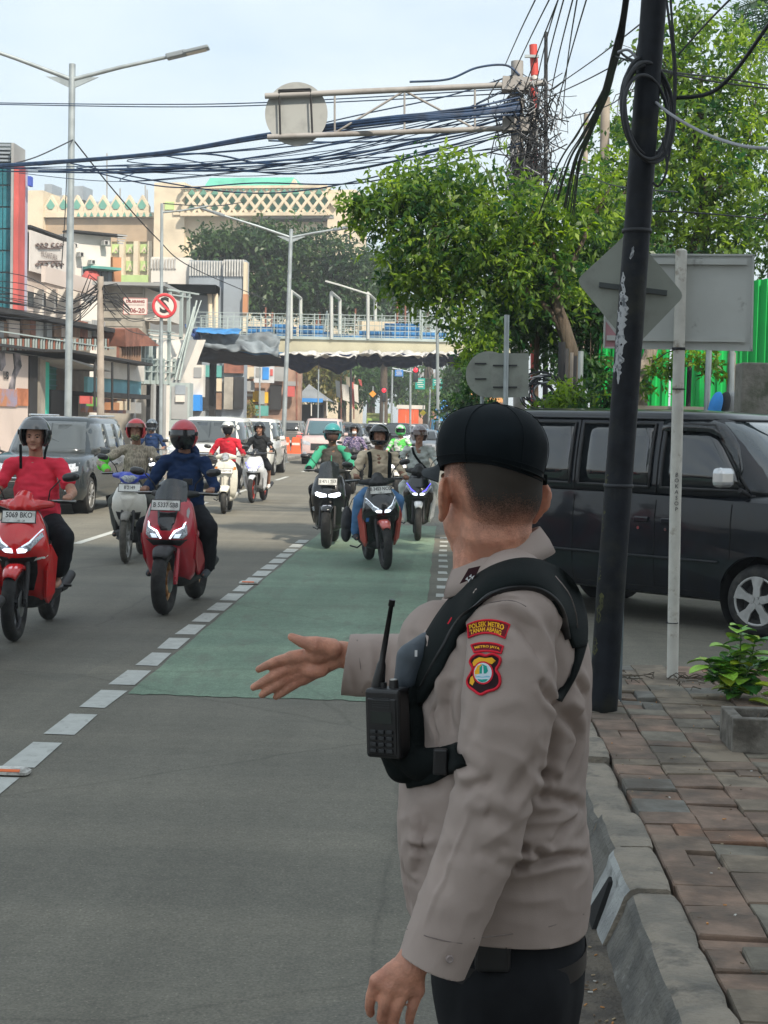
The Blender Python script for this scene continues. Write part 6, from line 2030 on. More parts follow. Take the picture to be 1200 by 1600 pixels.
# ---------------------------------------------------------------- buildings and street beyond
class Facade:
 """a wall standing between two ground points; rectangles are given by where they are seen and land on its plane"""
 def __init__(s,thing_,u0,Y0,u1,Y1):
  s.t = thing_
  s.A = V(((u0 - 700) * Y0 / FPX,Y0,0)); s.B = V(((u1 - 700) * Y1 / FPX,Y1,0))
  s.d = (s.B - s.A); s.len = s.d.length; s.d.normalize()
  s.n = V((s.d.y,-s.d.x,0))         # towards the camera side
  if s.n.dot(CAMP - s.A) < 0: s.n = -s.n
 def hit(s,u,v):
  r = ray(u,v); k = (s.A - CAMP).dot(s.n) / r.dot(s.n)
  p = CAMP + r * k
  return ((p - s.A).dot(s.d),p.z)
 def box(s,name,u0,v0,u1,v1,m,out=0.0,th=.1,parent=None,kind=None,label=None,ground=False,mb=None):
  vm,um = (v0 + v1) / 2,(u0 + u1) / 2
  s0 = s.hit(u0,vm)[0]; s1 = s.hit(u1,vm)[0]; z1 = s.hit(um,v0)[1]; z0 = s.hit(um,v1)[1]
  if ground: z0 = -.05
  if ground and th > 1.6: th = 1.6 if s.A.y < 150 else 5
  c = s.A + s.d * ((s0 + s1) / 2) + V((0,0,(z0 + z1) / 2)) + s.n * (out - th / 2)
  b = mb or MB()
  R = Matrix((s.d,V((0,0,1)).cross(s.d),V((0,0,1)))).transposed()
  b.box(c,(abs(s1 - s0),th,abs(z1 - z0)),R)
  if mb: return mb
  return b.build(name,m,parent or s.t,kind=kind,label=label)
 def poly(s,name,pts,m,out=0.0,th=.1,parent=None,mb=None):
  P = []
  for u,v in pts:
   a,z = s.hit(u,v); P.append(s.A + s.d * a + V((0,0,z)) + s.n * out)
  b = mb or MB(); b.prism(P,-s.n * th)
  if mb: return mb
  return b.build(name,m,parent or s.t,fix=True)
 def pd(s,u,v,out=0.0):
  r = ray(u,v); A2 = s.A + s.n * out
  return CAMP + r * ((A2 - CAMP).dot(s.n) / r.dot(s.n))
 def pt(s,u,v,out=0.0):
  a,z = s.hit(u,v); return s.A + s.d * a + V((0,0,z)) + s.n * out
def bthing(name,label,cat,u,Y,group=None):
 return thing(name,label,cat,((u - 700) * Y / FPX,Y,0),group=group)
B = lambda n,c,d=.12,**k: mat(n,c,k.pop('rough',.85),var=d,vs=k.pop('vs',.6),dirt=tuple(x * .62 for x in c),ds=k.pop('ds',.35),da=(.5,.8),**k)
K_cream = B('cream render',(.62,.53,.39),.05); K_brown = B('tan band',(.40,.30,.20),.06)
K_green = B('green lattice',(.13,.34,.27),.08); K_lime = B('lime panel',(.42,.55,.22),.1)
K_white = B('white wall',(.60,.57,.52),.05); K_pinkw = B('warm white wall',(.58,.50,.45),.05)
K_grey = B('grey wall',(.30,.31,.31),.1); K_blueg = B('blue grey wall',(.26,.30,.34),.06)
K_glass = mat('facade glass',(.03,.16,.20),.4,var=.3,vs=.5,spec=.2); K_mull = B('mullion',(.10,.13,.14))
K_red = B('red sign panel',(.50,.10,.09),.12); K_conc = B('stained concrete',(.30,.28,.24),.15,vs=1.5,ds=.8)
K_dark = B('dark opening',(.025,.026,.028),.2); K_orange = B('orange wall',(.42,.20,.10)); K_teal = B('teal wall',(.09,.30,.27),.15,vs=1)
K_blue2 = B('pale blue board',(.16,.36,.42),.12,vs=1); K_rust = B('rusty sheet',(.22,.09,.06),.3,vs=2); K_wood = B('weathered planks',(.24,.15,.10),.2,vs=2)
K_roof = B('green roof',(.10,.40,.29),.05); K_win = mat('far window',(.04,.05,.055),.15,var=.3,vs=2)
K_corr = mat('corrugated white',(.50,.50,.48),.6,var=.08,vs=3,dirt=(.25,.24,.22),ds=1.2)
K_metalg = B('grey metal frame',(.33,.39,.38),.1,rough=.5); K_tarpb = mat('blue tarpaulin',(.03,.17,.40),.6,var=.25,vs=1.5); K_tarpg = mat('grey tarpaulin',(.16,.19,.21),.65,var=.25,vs=1.2,dirt=(.07,.08,.09),ds=1)
K_tarpw = mat('white tarpaulin',(.45,.44,.42),.7,var=.15,vs=2)
# --- market hall far behind with lattice parapet
t = bthing('market_hall','huge cream market hall with zigzag lattice parapet and green gable roof','building',300,175)
f = Facade(t,30,178,565,172)
f.box('wall',36,338,282,480,K_cream,th=24,ground=True)
f.box('wall',282,336,562,480,K_cream,out=1.5,th=24,ground=True)
f.box('corner_tower',36,300,73,480,K_cream,out=1.2,th=8,ground=True)
f.box('tower',250,290,297,480,K_cream,out=2.2,th=8,ground=True)
f.box('tower',519,302,562,470,K_cream,out=2.6,th=8,ground=True)
f.box('cornice',70,334,255,341,K_cream,out=1.0,th=1.0); f.box('tan_band',73,342,281,378,K_brown,out=.35,th=.4)
f.box('cornice',281,333,420,340,K_cream,out=2.4,th=1.0); f.box('ledge',415,341,530,346,K_grey,out=2.7,th=1.2); f.box('dark_ledge',418,347,520,350,K_dark,out=2.4,th=.6)
for i in range(11):     # crenellated gables with green lozenges
 u = 64 + i * 20.3
 if 228 < u: break
 g = f.poly('parapet_gable',[(u - 10,334),(u - 10,324),(u,306),(u + 10,324),(u + 10,334)],K_cream,out=.9,th=.7)
 f.poly('lozenge',[(u,313),(u + 6.5,323),(u + 3,328.5),(u - 3,328.5),(u - 6.5,323)],K_green,out=1.0,th=.05,parent=g)
for i in range(13):
 u = 128 + i * 10.2
 f.poly('parapet_notch',[(u - 2.8,340),(u,333),(u + 2.8,340)],K_green,out=1.06,th=.03)
for row in range(3):
 for i in range(13):
  u = 303 + i * 17.8 + (8.9 if row == 1 else 0); v = 308 + row * 11
  for sg in (-1,1):
   b = MB(); f.poly('',[(u - sg * 9.5,v + 10.5),(u - sg * 6.3,v + 12.5),(u + sg * 9.5,v - 8.5),(u + sg * 6.3,v - 10.5)],None,out=3.0 + .06 * (sg > 0) + .02 * row,th=.35,mb=b)
   b.build('lattice_bar',K_cream,t,fix=True)
f.box('lattice_back',297,300,520,341,K_green,out=1.9,th=.3)
f.box('parapet_rail',296,297,521,301,K_cream,out=3.3,th=.8); f.box('parapet_rail',296,338,521,343,K_cream,out=3.3,th=.8)
b = MB()   # green gable roof seen from its long side
P = [f.pd(314,300,-1),f.pd(472,300,-1),f.pd(459,277,-5),f.pd(328,278,-5)]
b.loft([[P[0],P[1],P[2],P[3]],[p - f.n * 9 + V((0,0,-.4)) for p in P]],smooth=False); b.build('gable_roof',K_roof,t,fix=True)
b = MB(); b.prism([f.pd(446,301,-.6),f.pd(459,279,-.6),f.pd(472,301,-.6)],-f.n); b.build('gable_end',K_cream,t,fix=True)
for (u0,v0,u1,v1) in ((82,280,104,302),(42,277,54,298),(118,305,160,318)): f.box('roof_plant',u0,v0,u1,v1,K_blueg,out=-5,th=3)
f.box('roof_plant',58,297,100,308,K_grey,out=-4,th=3); f.box('roof_plant',122,305,183,312,K_roof,out=-6,th=4)
for i in range(6):
 u = 172 + i * 22
 f.box('pilaster',u - 3.5,378,u + 3.5,448,K_cream,out=.9,th=.9)
 for (v0,v1) in ((382,396),(408,424)):
  g = f.box('lattice_panel',u + 4.5,v0,u + 17.5,v1,K_lime,out=.3,th=.3)
  f.poly('lozenge',[(u + 6,v1 - 1),(u + 11,v0 + 4),(u + 16,v1 - 1),(u + 13.5,v1 - 1),(u + 11,v0 + 8),(u + 8.5,v1 - 1)],K_cream,out=.4,th=.1,parent=g)
f.box('green_frieze',186,431,236,449,K_lime,out=1.0,th=.4)
f.box('tower_window',268,320,282,332,K_lime,out=2.35,th=.2)
for (u,v0,v1) in ((152,232,305),(213,283,322),(216,290,322),(230,297,320),(173,288,306),(207,300,322)):
 b = MB(); b.tube([f.pt(u,v1,-3),f.pt(u,v0,-3)],.09,n=5,smooth=False); b.build('antenna',K_grey,t)
# --- glass tower at the left edge
t = bthing('glass_building','blue glass building with a tall red sign strip at the left edge','building',-30,62)
f = Facade(t,-110,60,20,60)
f.box('wall',-110,222,20,480,K_mull,th=1.5,ground=True)
for i in range(9):
 u = 12 - i * 14.3
 for k in range(7):
  v = 256 + k * 34
  f.box('glass_pane',u - 6.5,v + 1,u + 6.5,v + 32.5,K_glass,out=.06,th=.1)
for k in range(5): f.box('louvre',-108,226 + k * 6,19,229 + k * 6,K_blueg,out=.25,th=.1)
f2 = Facade(t,20,60,39,61.7)
f2.box('side_wall',20.5,228,38.5,490,K_grey,th=.1,ground=True)
f2.box('red_sign',20.5,258,31,500,K_red,out=.2,th=.19,label='tall red sign strip'); f2.box('white_strip',31.5,262,37,500,B('lilac strip',(.42,.40,.50)),out=.15,th=.2)
f2.box('blue_sign',30,276,34,291,B('blue sign',(.05,.10,.45)),out=.45,th=.12)
# --- white shop house with banner
t = bthing('shop_house','white shop house with a balcony and a printed banner on its upper wall','building',80,72)
f = Facade(t,36,70,128,78)
f.box('wall',38,430,127,505,K_pinkw,th=8,ground=True); f.box('upper_wall',38,366,127,431,K_white,out=-.3,th=1.4)
f.box('balcony_front',38,428,127,452,K_pinkw,out=1.0,th=.2)
bn = f.box('banner',39,369,96,431,B('banner cloth',(.62,.58,.54),.03),out=.25,th=.06,label='pale banner reading NUSANTARA with scroll ornament')
K_ink = mat('banner ink',(.14,.10,.09),.8)
Rm = Matrix((f.d,-f.n,V((0,0,1)))).transposed().to_4x4()
text('lettering','NUSANTARA',.42,Matrix.Translation(f.pt(68,400,.3)) @ Rm,K_ink,bn,sx=.86)
b = MB()
for (vv,sg) in ((382,1),(414,-1)):
 for s_ in (-1,1):
  for (du,r0) in ((6,5),(13,4),(19,3)):
   P = [f.pt(68 + s_ * (du + r0 * math.cos(a) * (1 - a / 8)),vv + sg * r0 * math.sin(a) * (1 - a / 8),.30) for a in np.linspace(0,5.2,14)]
   b.tube(P,.035,n=4,smooth=False)
 b.tube([f.pt(50,vv + sg * 6,.30),f.pt(86,vv + sg * 6,.30)],.03,n=4,smooth=False)
b.build('scroll_ornament',K_ink,bn)
for u in (47,66,84,104):
 f.box('window',u - 4,457,u + 4,479,K_win,out=.06,th=.1); f.box('pier',u + 6,452,u + 8.5,500,K_white,out=.4,th=.4)
f.box('roof_edge',38,363,104,366,K_dark,out=.3,th=.5)
t = bthing('white_block','plain white box building with a tilted rooftop frame behind the banner wall','building',150,84)
f = Facade(t,100,84,187,86)
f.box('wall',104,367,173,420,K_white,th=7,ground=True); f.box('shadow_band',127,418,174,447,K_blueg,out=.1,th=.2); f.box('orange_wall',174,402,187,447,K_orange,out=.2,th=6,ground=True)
f.box('roof_edge',102,364,190,366.5,K_dark,out=.6,th=1)
for i in range(4): f.box('louvre',173,369 + i * 4,188 - i * 2,371 + i * 4,K_grey,out=.9,th=.1)
for u in (134,148,162): f.box('window',u - 5,424,u + 5,443,K_win,out=.2,th=.1)
f.box('awning',128,419,175,423,K_teal,out=1.2,th=1.1); b = MB(); b.chain([(f.pt(134,437,.6),.5),(f.pt(138,434,.6),.4)],8); b.build('laundry',K_red,t)
for (u,v) in ((112,384),(122,398),(160,380),(140,410)):
 g = f.box('air_conditioner',u - 4,v - 3,u + 4,v + 4,K_corr,out=.6,th=.5); f.box('fan_grille',u - 3,v - 2,u + 1,v + 3,K_dark,out=.62,th=.03,parent=g)
t = bthing('concrete_hall','old stained concrete wall block behind the no stopping sign','building',190,74)
f = Facade(t,155,74,226,74)
f.box('wall',158,447,223,524,K_conc,th=6,ground=True); f.box('flat_roof',150,443,262,448,K_grey,out=.8,th=6)
f.poly('pale_gable',[(222,447),(262,462),(262,500),(222,500)],K_white,out=-.5,th=3)
for v in (466,486): f.box('sign_bracket',160,v,196,v + 1.2,K_dark,out=.4,th=.1)
for i in range(5): f.box('joint',158,458 + i * 13,223,458.6 + i * 13,K_dark,out=.012,th=.03)
t = bthing('grey_block','grey and white clad block with corrugated upper wall behind the footbridge stairs','building',310,98)
f = Facade(t,232,98,390,98)
f.box('wall',236,402,297,450,K_white,th=8,ground=True); f.box('wall',297,408,352,470,K_blueg,out=.4,th=8,ground=True); f.box('wall',352,408,386,520,K_blueg,out=.8,th=8,ground=True)
for i in range(9): f.box('cladding_rib',236 + i * 4.6,404,238.4 + i * 4.6,420,K_corr,out=.12,th=.12)
for i in range(13): f.box('cladding_rib',298 + i * 4.2,409,300.2 + i * 4.2,432,K_corr,out=.52,th=.12)
for i in range(8): f.box('cladding_rib',352.5 + i * 4.2,408,354.8 + i * 4.2,434,K_corr,out=.95,th=.12)
f.box('edge_pier',383,412,388,520,K_cream,out=1.0,th=.8); f.box('orange_foot',383,462,390,492,K_orange,out=1.2,th=.6)
f.box('window',240,441,262,452,K_win,out=.1,th=.1)
for k_,(u0,v0,u1,v1,m) in enumerate(((300,560,318,600,K_dark),(320,572,350,590,K_teal),(320,592,334,640,K_dark),(336,592,350,612,K_cream),(336,614,350,640,K_wood),(354,566,384,584,K_rust),(354,590,368,640,K_conc),(370,590,384,640,K_dark),(300,604,318,640,K_orange))): f.box('shop_front',u0,v0,u1,v1,m,out=1.0 + .03 * k_,th=.3); f.box('green_canopy',258,449,345,462,B('dark green canopy',(.03,.16,.10)),out=2.2,th=2)
for u in (334,343): b = MB(); b.tube([f.pt(u,520,1.5),f.pt(u,465,1.5),f.pt(u - 5,455,1.5)],.16,n=6); b.build('canopy_post',K_cream,t)
# --- row of street shops on the left
t = bthing('shop_row','ramshackle two storey row of stalls with dark awning and plank upper walls','stall',100,56)
f = Facade(t,-60,50,200,66)
f.box('back_wall',-60,500,196,640,K_conc,out=-1.6,th=3,ground=True)
f.box('roof_edge',-60,493,158,500,K_dark,out=.6,th=3.0)
x = -58; random.seed(12); i = 0
while x < 156:          # plank and sheet panels of the upper floor
 w_ = random.choice([9,12,14,18]); m = [K_wood,K_rust,K_corr,K_grey,K_wood,K_pinkw][i % 6]; i += 1
 f.box('wall_panel',x,500 + random.uniform(0,2),x + w_ - .6,527,m,out=random.uniform(-.1,.1),th=.1); x += w_
f.box('balcony_floor',-60,546,160,550,K_dark,out=.6,th=1.2)
for k in range(52):
 u = -58 + k * 4.1; f.box('baluster',u,529,u + 1.0,547,K_metalg if k % 3 else K_rust,out=.5,th=.05)
f.box('balcony_rail',-60,527,160,529,K_metalg,out=.52,th=.08)
f.box('graffiti_wall',-60,550,44,640,K_pinkw,out=.0,th=.4,ground=True)
gf = mat('graffiti paint',(.30,.28,.30),.8,col2=(.05,.05,.055),vs=1.6,detail=6)
g2 = mat('graffiti colours',(.45,.20,.10),.8,col2=(.28,.25,.34),vs=2.4,detail=8)
f.poly('graffiti',[(20,552),(30,552),(33,572),(24,590),(21,620),(26,634),(10,634),(14,600),(22,575)],gf,out=.03,th=.03)
f.poly('graffiti',[(-6,545),(6,546),(8,570),(2,580),(-10,575)],gf,out=.03,th=.03)
f.box('graffiti',-60,606,25,634,g2,out=.05,th=.04); f.box('graffiti',25,607,42,634,B('rust orange paint',(.42,.16,.08),.2,vs=2),out=.055,th=.04)
Rm = Matrix((f.d,-f.n,V((0,0,1)))).transposed().to_4x4()
text('graffiti_lettering','UB',.36,Matrix.Translation(f.pt(8,587,.04)) @ Rm,K_dark,t,bold=.012)
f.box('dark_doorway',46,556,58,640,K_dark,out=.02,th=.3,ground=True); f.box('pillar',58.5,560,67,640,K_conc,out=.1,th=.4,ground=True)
f.box('teal_wall',68,566,118,640,K_teal,out=-.8,th=.3,ground=True); f.box('teal_shutter',68,562,77,640,B('bright teal',(.05,.50,.38)),out=.0,th=.2,ground=True)
for k in range(6): f.box('shutter_slat',80,574 + k * 9,117,575.5 + k * 9,K_blue2,out=-.72,th=.05)
f.poly('awning',[(44,545),(44,549),(182,571),(182,567)],K_dark,out=1.6,th=2.4)
f.poly('awning',[(62,560),(62,562),(100,574),(130,580),(100,570)],K_grey,out=1.2,th=1.6)
f.box('white_board',120,564,194,592,K_white,out=.9,th=.15); f.box('blue_board',110,592,196,615,K_blue2,out=.7,th=.15); f.box('dark_gap',118,614,200,621,K_dark,out=1.0,th=1.2)
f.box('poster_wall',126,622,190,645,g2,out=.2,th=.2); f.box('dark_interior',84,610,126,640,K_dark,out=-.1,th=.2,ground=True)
f.box('rust_sheet',160,541,195,566,K_rust,out=.7,th=.1)
for k in range(9): f.box('sheet_rib',160.5 + k * 3.9,541,162 + k * 3.9,566,K_wood,out=.78,th=.08)
f.poly('rust_roof',[(158,514),(180,512),(215,540),(160,541)],K_rust,out=1.0,th=2.0)
for u in (89,118,145): b = MB(); b.tube([f.pt(u,640,1.5),f.pt(u,565,1.5)],.05,n=6); b.build('post',K_dark,t)
for (u0,v0,u1,v1,m) in ((104,620,112,634,B('green box',(.15,.40,.08))),(93,618,98,630,K_red),(132,628,142,640,K_orange),(150,626,160,640,K_cream),(168,628,178,645,K_grey)):
 f.box('goods',u0,v0,u1,v1,m,out=1.2,th=.4)
# --- footbridge
t = bthing('footbridge','steel footbridge with cream beam and grey railings spanning the whole road','bridge',520,76)
f = Facade(t,285,76,780,76)
f.box('deck_beam',318,531,800,553,B('cream beam',(.44,.42,.31),.08),out=0,th=.4); f.box('deck',300,527,800,531.5,K_metalg,out=.1,th=2.6)
f.box('blue_edge',318,553,800,557,B('blue beam edge',(.05,.20,.42)),out=.05,th=2.4)
for off in (.1,-2.4):
 for v in (492,500,508,516,524): f.box('rail',300,v,800,v + 1.0,K_metalg,out=off,th=.05)
 for k in range(24): f.box('rail_post',302 + k * 21,490,303.3 + k * 21,530,K_metalg,out=off + .02,th=.06)
 for k in range(62): f.box('rail_bar',305 + k * 8,493,305.5 + k * 8,528,K_metalg,out=off,th=.03)
for (u0,v0,u1,v1) in ((385,510,430,530),(425,506,445,530),(446,510,462,530),(466,508,505,530),(505,518,520,530),(520,522,560,530),(600,505,655,530),(560,516,600,530),(660,518,700,530)):
 f.box('tarpaulin',u0,v0,u1,v1,K_tarpb,out=-.3,th=.1)
f.box('white_board',558,501,617,521,K_cream,out=-.6,th=.1)
K_post = B('white steel',(.46,.48,.46),.04)
for (u,v0) in ((459,455),(522,457),(579,458)):
 b = MB(); p0 = f.pt(u - 4,530,.1); p1 = f.pt(u - 4,v0,.1); q0 = f.pt(u + 4,530,-2.2); q1 = f.pt(u + 4,v0 + 5,-2.2)
 b.tube([p0,p1],.09,n=4); b.tube([q0,q1],.09,n=4); b.tube([p1,q1],.09,n=4); b.build('portal_frame',K_post,t)
b = MB(); b.tube([f.pt(579,461,.1),f.pt(532,447,.5)],.05,n=6); b.box(f.pt(522,444,.5),(.8,.25,.08),Matrix.Rotation(.25,3,'Y')); b.build('lamp_arm',K_post,t)
b = MB()
for (u,v0,v1,du) in ((490,497,530,3),(500,486,530,-3),(552,480,530,2),(412,478,526,0),(420,486,520,3),(512,488,526,6),(503,484,528,6),(620,470,528,0),(632,468,528,1),(645,478,528,-2),(655,476,528,2)):
 b = MB(); b.tube([f.pt(u,v1,-.8),f.pt(u + du,v0,-.8)],.05,n=5); b.build('scaffold_pole',K_rust if int(u) % 2 == 0 else K_metalg,t)
for (u,w_) in ((328,9),(745,10)): f.box('pier',u - w_ / 2,553,u + w_ / 2,700,K_dark if u < 400 else K_grey,out=-.6,th=.5,ground=True)
# draped tarpaulins on the bridge: things of their own
def drape(name,label,edges,m,Yo,cat='tarpaulin',wav=.25,th=.03,seed=0):
 """edges: top line and bottom line of (u, v, out) points"""
 tp,bt = edges
 a = catmull([f.pt(*p) for p in tp],8); c = catmull([f.pt(*p) for p in bt],8)
 n_ = 60
 def samp(P,k):
  x_ = k / (n_ - 1) * (len(P) - 1); i_ = min(int(x_),len(P) - 2); return P[i_].lerp(P[i_ + 1],x_ - i_)
 rows = []
 for j in range(14):
  r = []
  for k in range(n_):
   q = samp(a,k).lerp(samp(c,k),j / 13)
   q = q + f.n * (wav * noise.noise(V((k * .13,j * .22,seed)))) + V((0,0,wav * .8 * noise.noise(V((k * .09 + 7,j * .3,seed)))))
   r.append(q)
  rows.append(r)
 b = MB(); b.loft(rows,closed=False,cap=False);
 me_off = a[0]
 o = b.build(name,m,base=(a[0].x,a[0].y,a[0].z))
 me = modified(o.data.copy(),[('SOLIDIFY',dict(thickness=th))]); o.data = me; me.polygons.foreach_set('use_smooth',[True] * len(me.polygons))
 return tag(o,label,cat)
drape('tarpaulin','big sagging grey tarpaulin hung over the left end of the footbridge',([(312,516,.4),(360,520,.4),(440,526,.4)],[(326,545,1.2),(360,550,1.6),(400,552,1.6),(440,562,1.6)]),K_tarpg,76,wav=.45)
drape('tarpaulin','bright blue strip of tarpaulin along the railing above the grey one',([(312,514,.5),(345,515,.5),(380,516,.5)],[(314,522,1.6),(345,525,1.7),(380,526,1.7)]),K_tarpb,76,wav=.1)
drape('tarpaulin','dark underside tarpaulin below the grey one at the left pier',([(312,540,.6),(380,552,1.2),(445,560,1.4)],[(314,566,.4),(380,570,.2),(447,574,.2)]),mat('black tarpaulin',(.02,.025,.035),.7,var=.2),76,wav=.2)
b = MB()   # torn blue and white edges
drape('tarpaulin','deep blue fold of tarpaulin hanging at the top of the stairs',([(291,508,.5),(300,512,.5),(312,518,.5)],[(300,520,.8),(312,536,.9),(324,545,1.0)]),mat('dark blue tarp',(.02,.05,.16),.6,var=.3),76,wav=.2)
segs = [(445,500),(498,562),(560,600),(598,662),(660,700),(698,740)]
for i,(u0,u1) in enumerate(segs):
 um = (u0 + u1) / 2
 drape('awning_cloth',['first','second','third','fourth','fifth','sixth'][i] + ' scallop from the left of the pale awning under the bridge beam',([(u0,553,.2),(um,551,.3),(u1,553,.2)],[(u0,560,2.4),(um,557 + (i % 2) * 3,2.7),(u1,561,2.4)]),K_tarpw,76,wav=.28,seed=i * 3.3,cat='awning')['group'] = 'scallops of the pale awning'
 drape('awning_lining',['first','second','third','fourth','fifth','sixth'][i] + ' dark blue hanging fold from the left under the pale awning',([(u0,558,2.2),(um,556,2.3),(u1,559,2.2)],[(u0 + 2,571,.4),(um,575 + (8 if i < 2 else 0),.4),(u1 - 2,570,.4)]),mat('navy lining',(.008,.018,.06),.7,var=.3),76,wav=.15,seed=i,cat='awning')['group'] = 'dark folds under the pale awning'
# stairs and gantry frames of the bridge at the left
t = bthing('bridge_stairs','pale steel stair ramp with pipe railings and landing at the left end of the footbridge','stairs',240,68)
f = Facade(t,190,66,320,72)
f.poly('stair_soffit',[(293,531),(316,531),(290,600),(264,600)],K_white,out=.2,th=2.0)
f.poly('stair_side',[(284,531),(294,531),(266,600),(258,600)],K_grey,out=.5,th=.3)
f.box('landing',193,594,266,600,K_metalg,out=.3,th=2.4)
for (u0,v0,u1,v1) in ((193,561,266,562),(193,570,266,571),(193,580,266,581),(222,522,275,523.5),(252,455,300,457),(258,462,288,463.5),(222,517,262,518),(222,528,262,529)):
 f.box('rail',u0,v0,u1,v1 + .5,K_metalg,out=.4,th=.1)
for (u,v0,v1) in ((194,560,600),(204,560,600),(214,524,600),(225,524,600),(234,560,600),(244,560,600),(254,456,600),(262,560,600),(273,456,530),(284,456,530),(240,524,600),(228,600,655),(244,600,655),(262,600,655),(197,600,655)):
 f.box('post',u,v0,u + (1.6 if v0 < 590 else 4),v1,K_metalg if v0 < 590 else K_grey,out=.4,th=.15,ground=(v0 > 590))
f.box('glass_booth',226,530,250,594,mat('booth glass',(.10,.14,.15),.1),out=-.2,th=1.2)
for k in range(9):
 b = MB(); b.tube([f.pt(300 - k * .2 - k * 4,470 + k * 13,.5),f.pt(268 - k * .2 + 10 - k * 1.2,530 + k * 8,.5)],.035,n=4); b.build('stair_rail',K_metalg,t)
for (a,c) in (((290,470),(262,594)),((286,480),(256,594)),((282,498),(262,560))):
 b = MB(); b.tube([f.pt(*a,.6),f.pt(*c,.6)],.05,n=5); b.build('handrail',K_metalg,t)
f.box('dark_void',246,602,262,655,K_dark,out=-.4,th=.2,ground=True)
t = bthing('utility_cabinet','grey steel utility cabinet at the foot of the bridge stairs','cabinet',280,62)
f = Facade(t,262,62,300,62)
f.box('cabinet_body',265,598,296,660,K_metalg,th=.9,ground=True); f.box('cabinet_door',268,604,293,655,K_grey,out=.03,th=.04); f.box('vent',274,602,290,616,K_blueg,out=.05,th=.04); f.box('display_box',275,618,289,628,K_white,out=.12,th=.12)
# --- stalls and signs seen under the bridge, left
random.seed(31)
t = bthing('market_stalls','row of small stalls with hand painted boards seen under the footbridge','stall',380,104)
f = Facade(t,325,104,470,104)
f.box('back_wall',325,570,470,650,B('brick wall',(.30,.19,.14),.2,vs=1.2),th=1,ground=True)
K = dict(g=B('shop green',(.02,.32,.15)),y=B('shop yellow',(.72,.42,.02)),w=K_white,b=B('shop blue',(.04,.25,.65)),d=K_dark,o=K_orange,t=K_teal,c=K_cream,r=K_red,l=K_lime,gy=K_grey,br=K_wood)
for (u0,v0,u1,v1,k) in ((337,571,360,592,'t'),(335,597,357,618,'d'),(338,619,356,639,'g'),(340,596,356,600,'w'),(360,592,384,614,'c'),(364,615,396,619,'w'),(362,620,392,632,'br'),(384,596,400,612,'gy'),(396,611,407,628,'y'),(407,611,416,632,'gy'),(415,613,421,630,'y'),(422,602,440,640,'d'),(448,604,462,620,'r'),(376,574,400,592,'c'),(430,574,446,596,'gy'),(402,634,422,650,'t'),(342,631,352,640,'y'),(446,596,466,603,'gy'),(368,604,374,614,'l'),(352,604,362,612,'o')):
 f.box('stall_board',u0,v0,u1,v1,K[k],out=random.uniform(.2,1.2),th=.3)
bd = f.box('poster',401,572,432,599,B('poster',(.50,.52,.54),.1,vs=2),out=1.4,th=.08)
for (u0,v0,u1,v1,k) in ((404,576,412,590,'gy'),(414,575,424,594,'b'),(426,578,430,588,'r')): f.box('poster_print',u0,v0,u1,v1,K[k],out=1.44,th=.03,parent=bd)
t = bthing('portable_cabin','small booth with a blue plastic tank behind the utility cabinet','booth',305,66)
f = Facade(t,296,66,325,66)
f.box('booth_wall',297,570,318,620,K_white,th=.5); f.box('blue_tank',297,617,316,642,B('blue plastic',(.03,.22,.60)),out=.6,th=.7); f.box('booth_grille',303,574,315,590,K_grey,out=.03,th=.04); f.box('booth_base',298,642,318,660,K_grey,th=.5,ground=True)
t = bthing('parasol_tent','grey tent with a blue valance beyond the pink microvan','tent',490,112)
f = Facade(t,465,112,520,112)
P = [f.pt(466,623,2),f.pt(517,627,2),f.pt(517,627,-3),f.pt(466,623,-3)]; ap = f.pt(482,600,-.5)
b = MB(); b.add(P + [ap],[(0,1,4),(1,2,4),(2,3,4),(3,0,4),(3,2,1,0)]); b.build('tent_roof',B('tent grey',(.20,.22,.24)),t,fix=True)
f.box('valance',466,623,508,629,K['b'],out=2.05,th=.05); f.box('counter',470,632,505,650,K_dark,out=0,th=1,ground=True)
for u in (468,490,514): b = MB(); b.tube([f.pt(u,650,1.9),f.pt(u,624,1.9)],.05,n=5); b.build('tent_pole',K_white,t)
t = bthing('blue_tent','small bright blue tent in front of the orange building','tent',697,150)
f = Facade(t,680,150,715,150)
P = [f.pt(680,641,2),f.pt(712,641,2),f.pt(712,641,-3),f.pt(680,641,-3)]; ap = f.pt(694,623,-.5)
b = MB(); b.add(P + [ap],[(0,1,4),(1,2,4),(2,3,4),(3,0,4),(3,2,1,0)]); b.build('tent_roof',K['b'],t,fix=True); f.box('tent_wall',682,641,711,652,K_tarpb,out=1.5,th=3,ground=True)
t = bthing('orange_building','long orange and brown building at the end of the road','building',700,230)
f = Facade(t,640,230,780,230)
f.box('wall',646,590,790,650,B('brown wall',(.42,.22,.14)),th=10,ground=True); f.box('orange_band',676,612,790,628,B('orange band',(.60,.28,.07)),out=.3,th=.3); f.box('orange_band',676,632,790,646,B('orange band',(.60,.28,.07)),out=.3,th=.3); f.box('grey_roof',640,583,790,591,K_grey,out=.5,th=10)
for k in range(9): f.box('window',690 + k * 9,604,697 + k * 9,611,K_win,out=.1,th=.2)
t = bthing('roadside_banners','cluster of white and grey flags and banners below the bridge','banner',540,118)
f = Facade(t,520,118,565,118)
for (u0,v0,u1,v1,k) in ((524,594,531,622,'gy'),(534,600,545,628,'w'),(549,596,553,640,'r'),(553,600,560,630,'w'),(560,592,565,604,'r'),(540,588,548,606,'c')):
 f.poly('banner_cloth',[(u0,v0),(u1,v0 + 2),(u1 + 1,v1),(u0 + 2,v1 - 3)],K[k],out=random.uniform(0,.6),th=.04)
for u in (533,548,553): b = MB(); b.tube([f.pt(u,655,.1),f.pt(u,588,.1)],.05,n=5); b.build('banner_pole',K_rust,t)
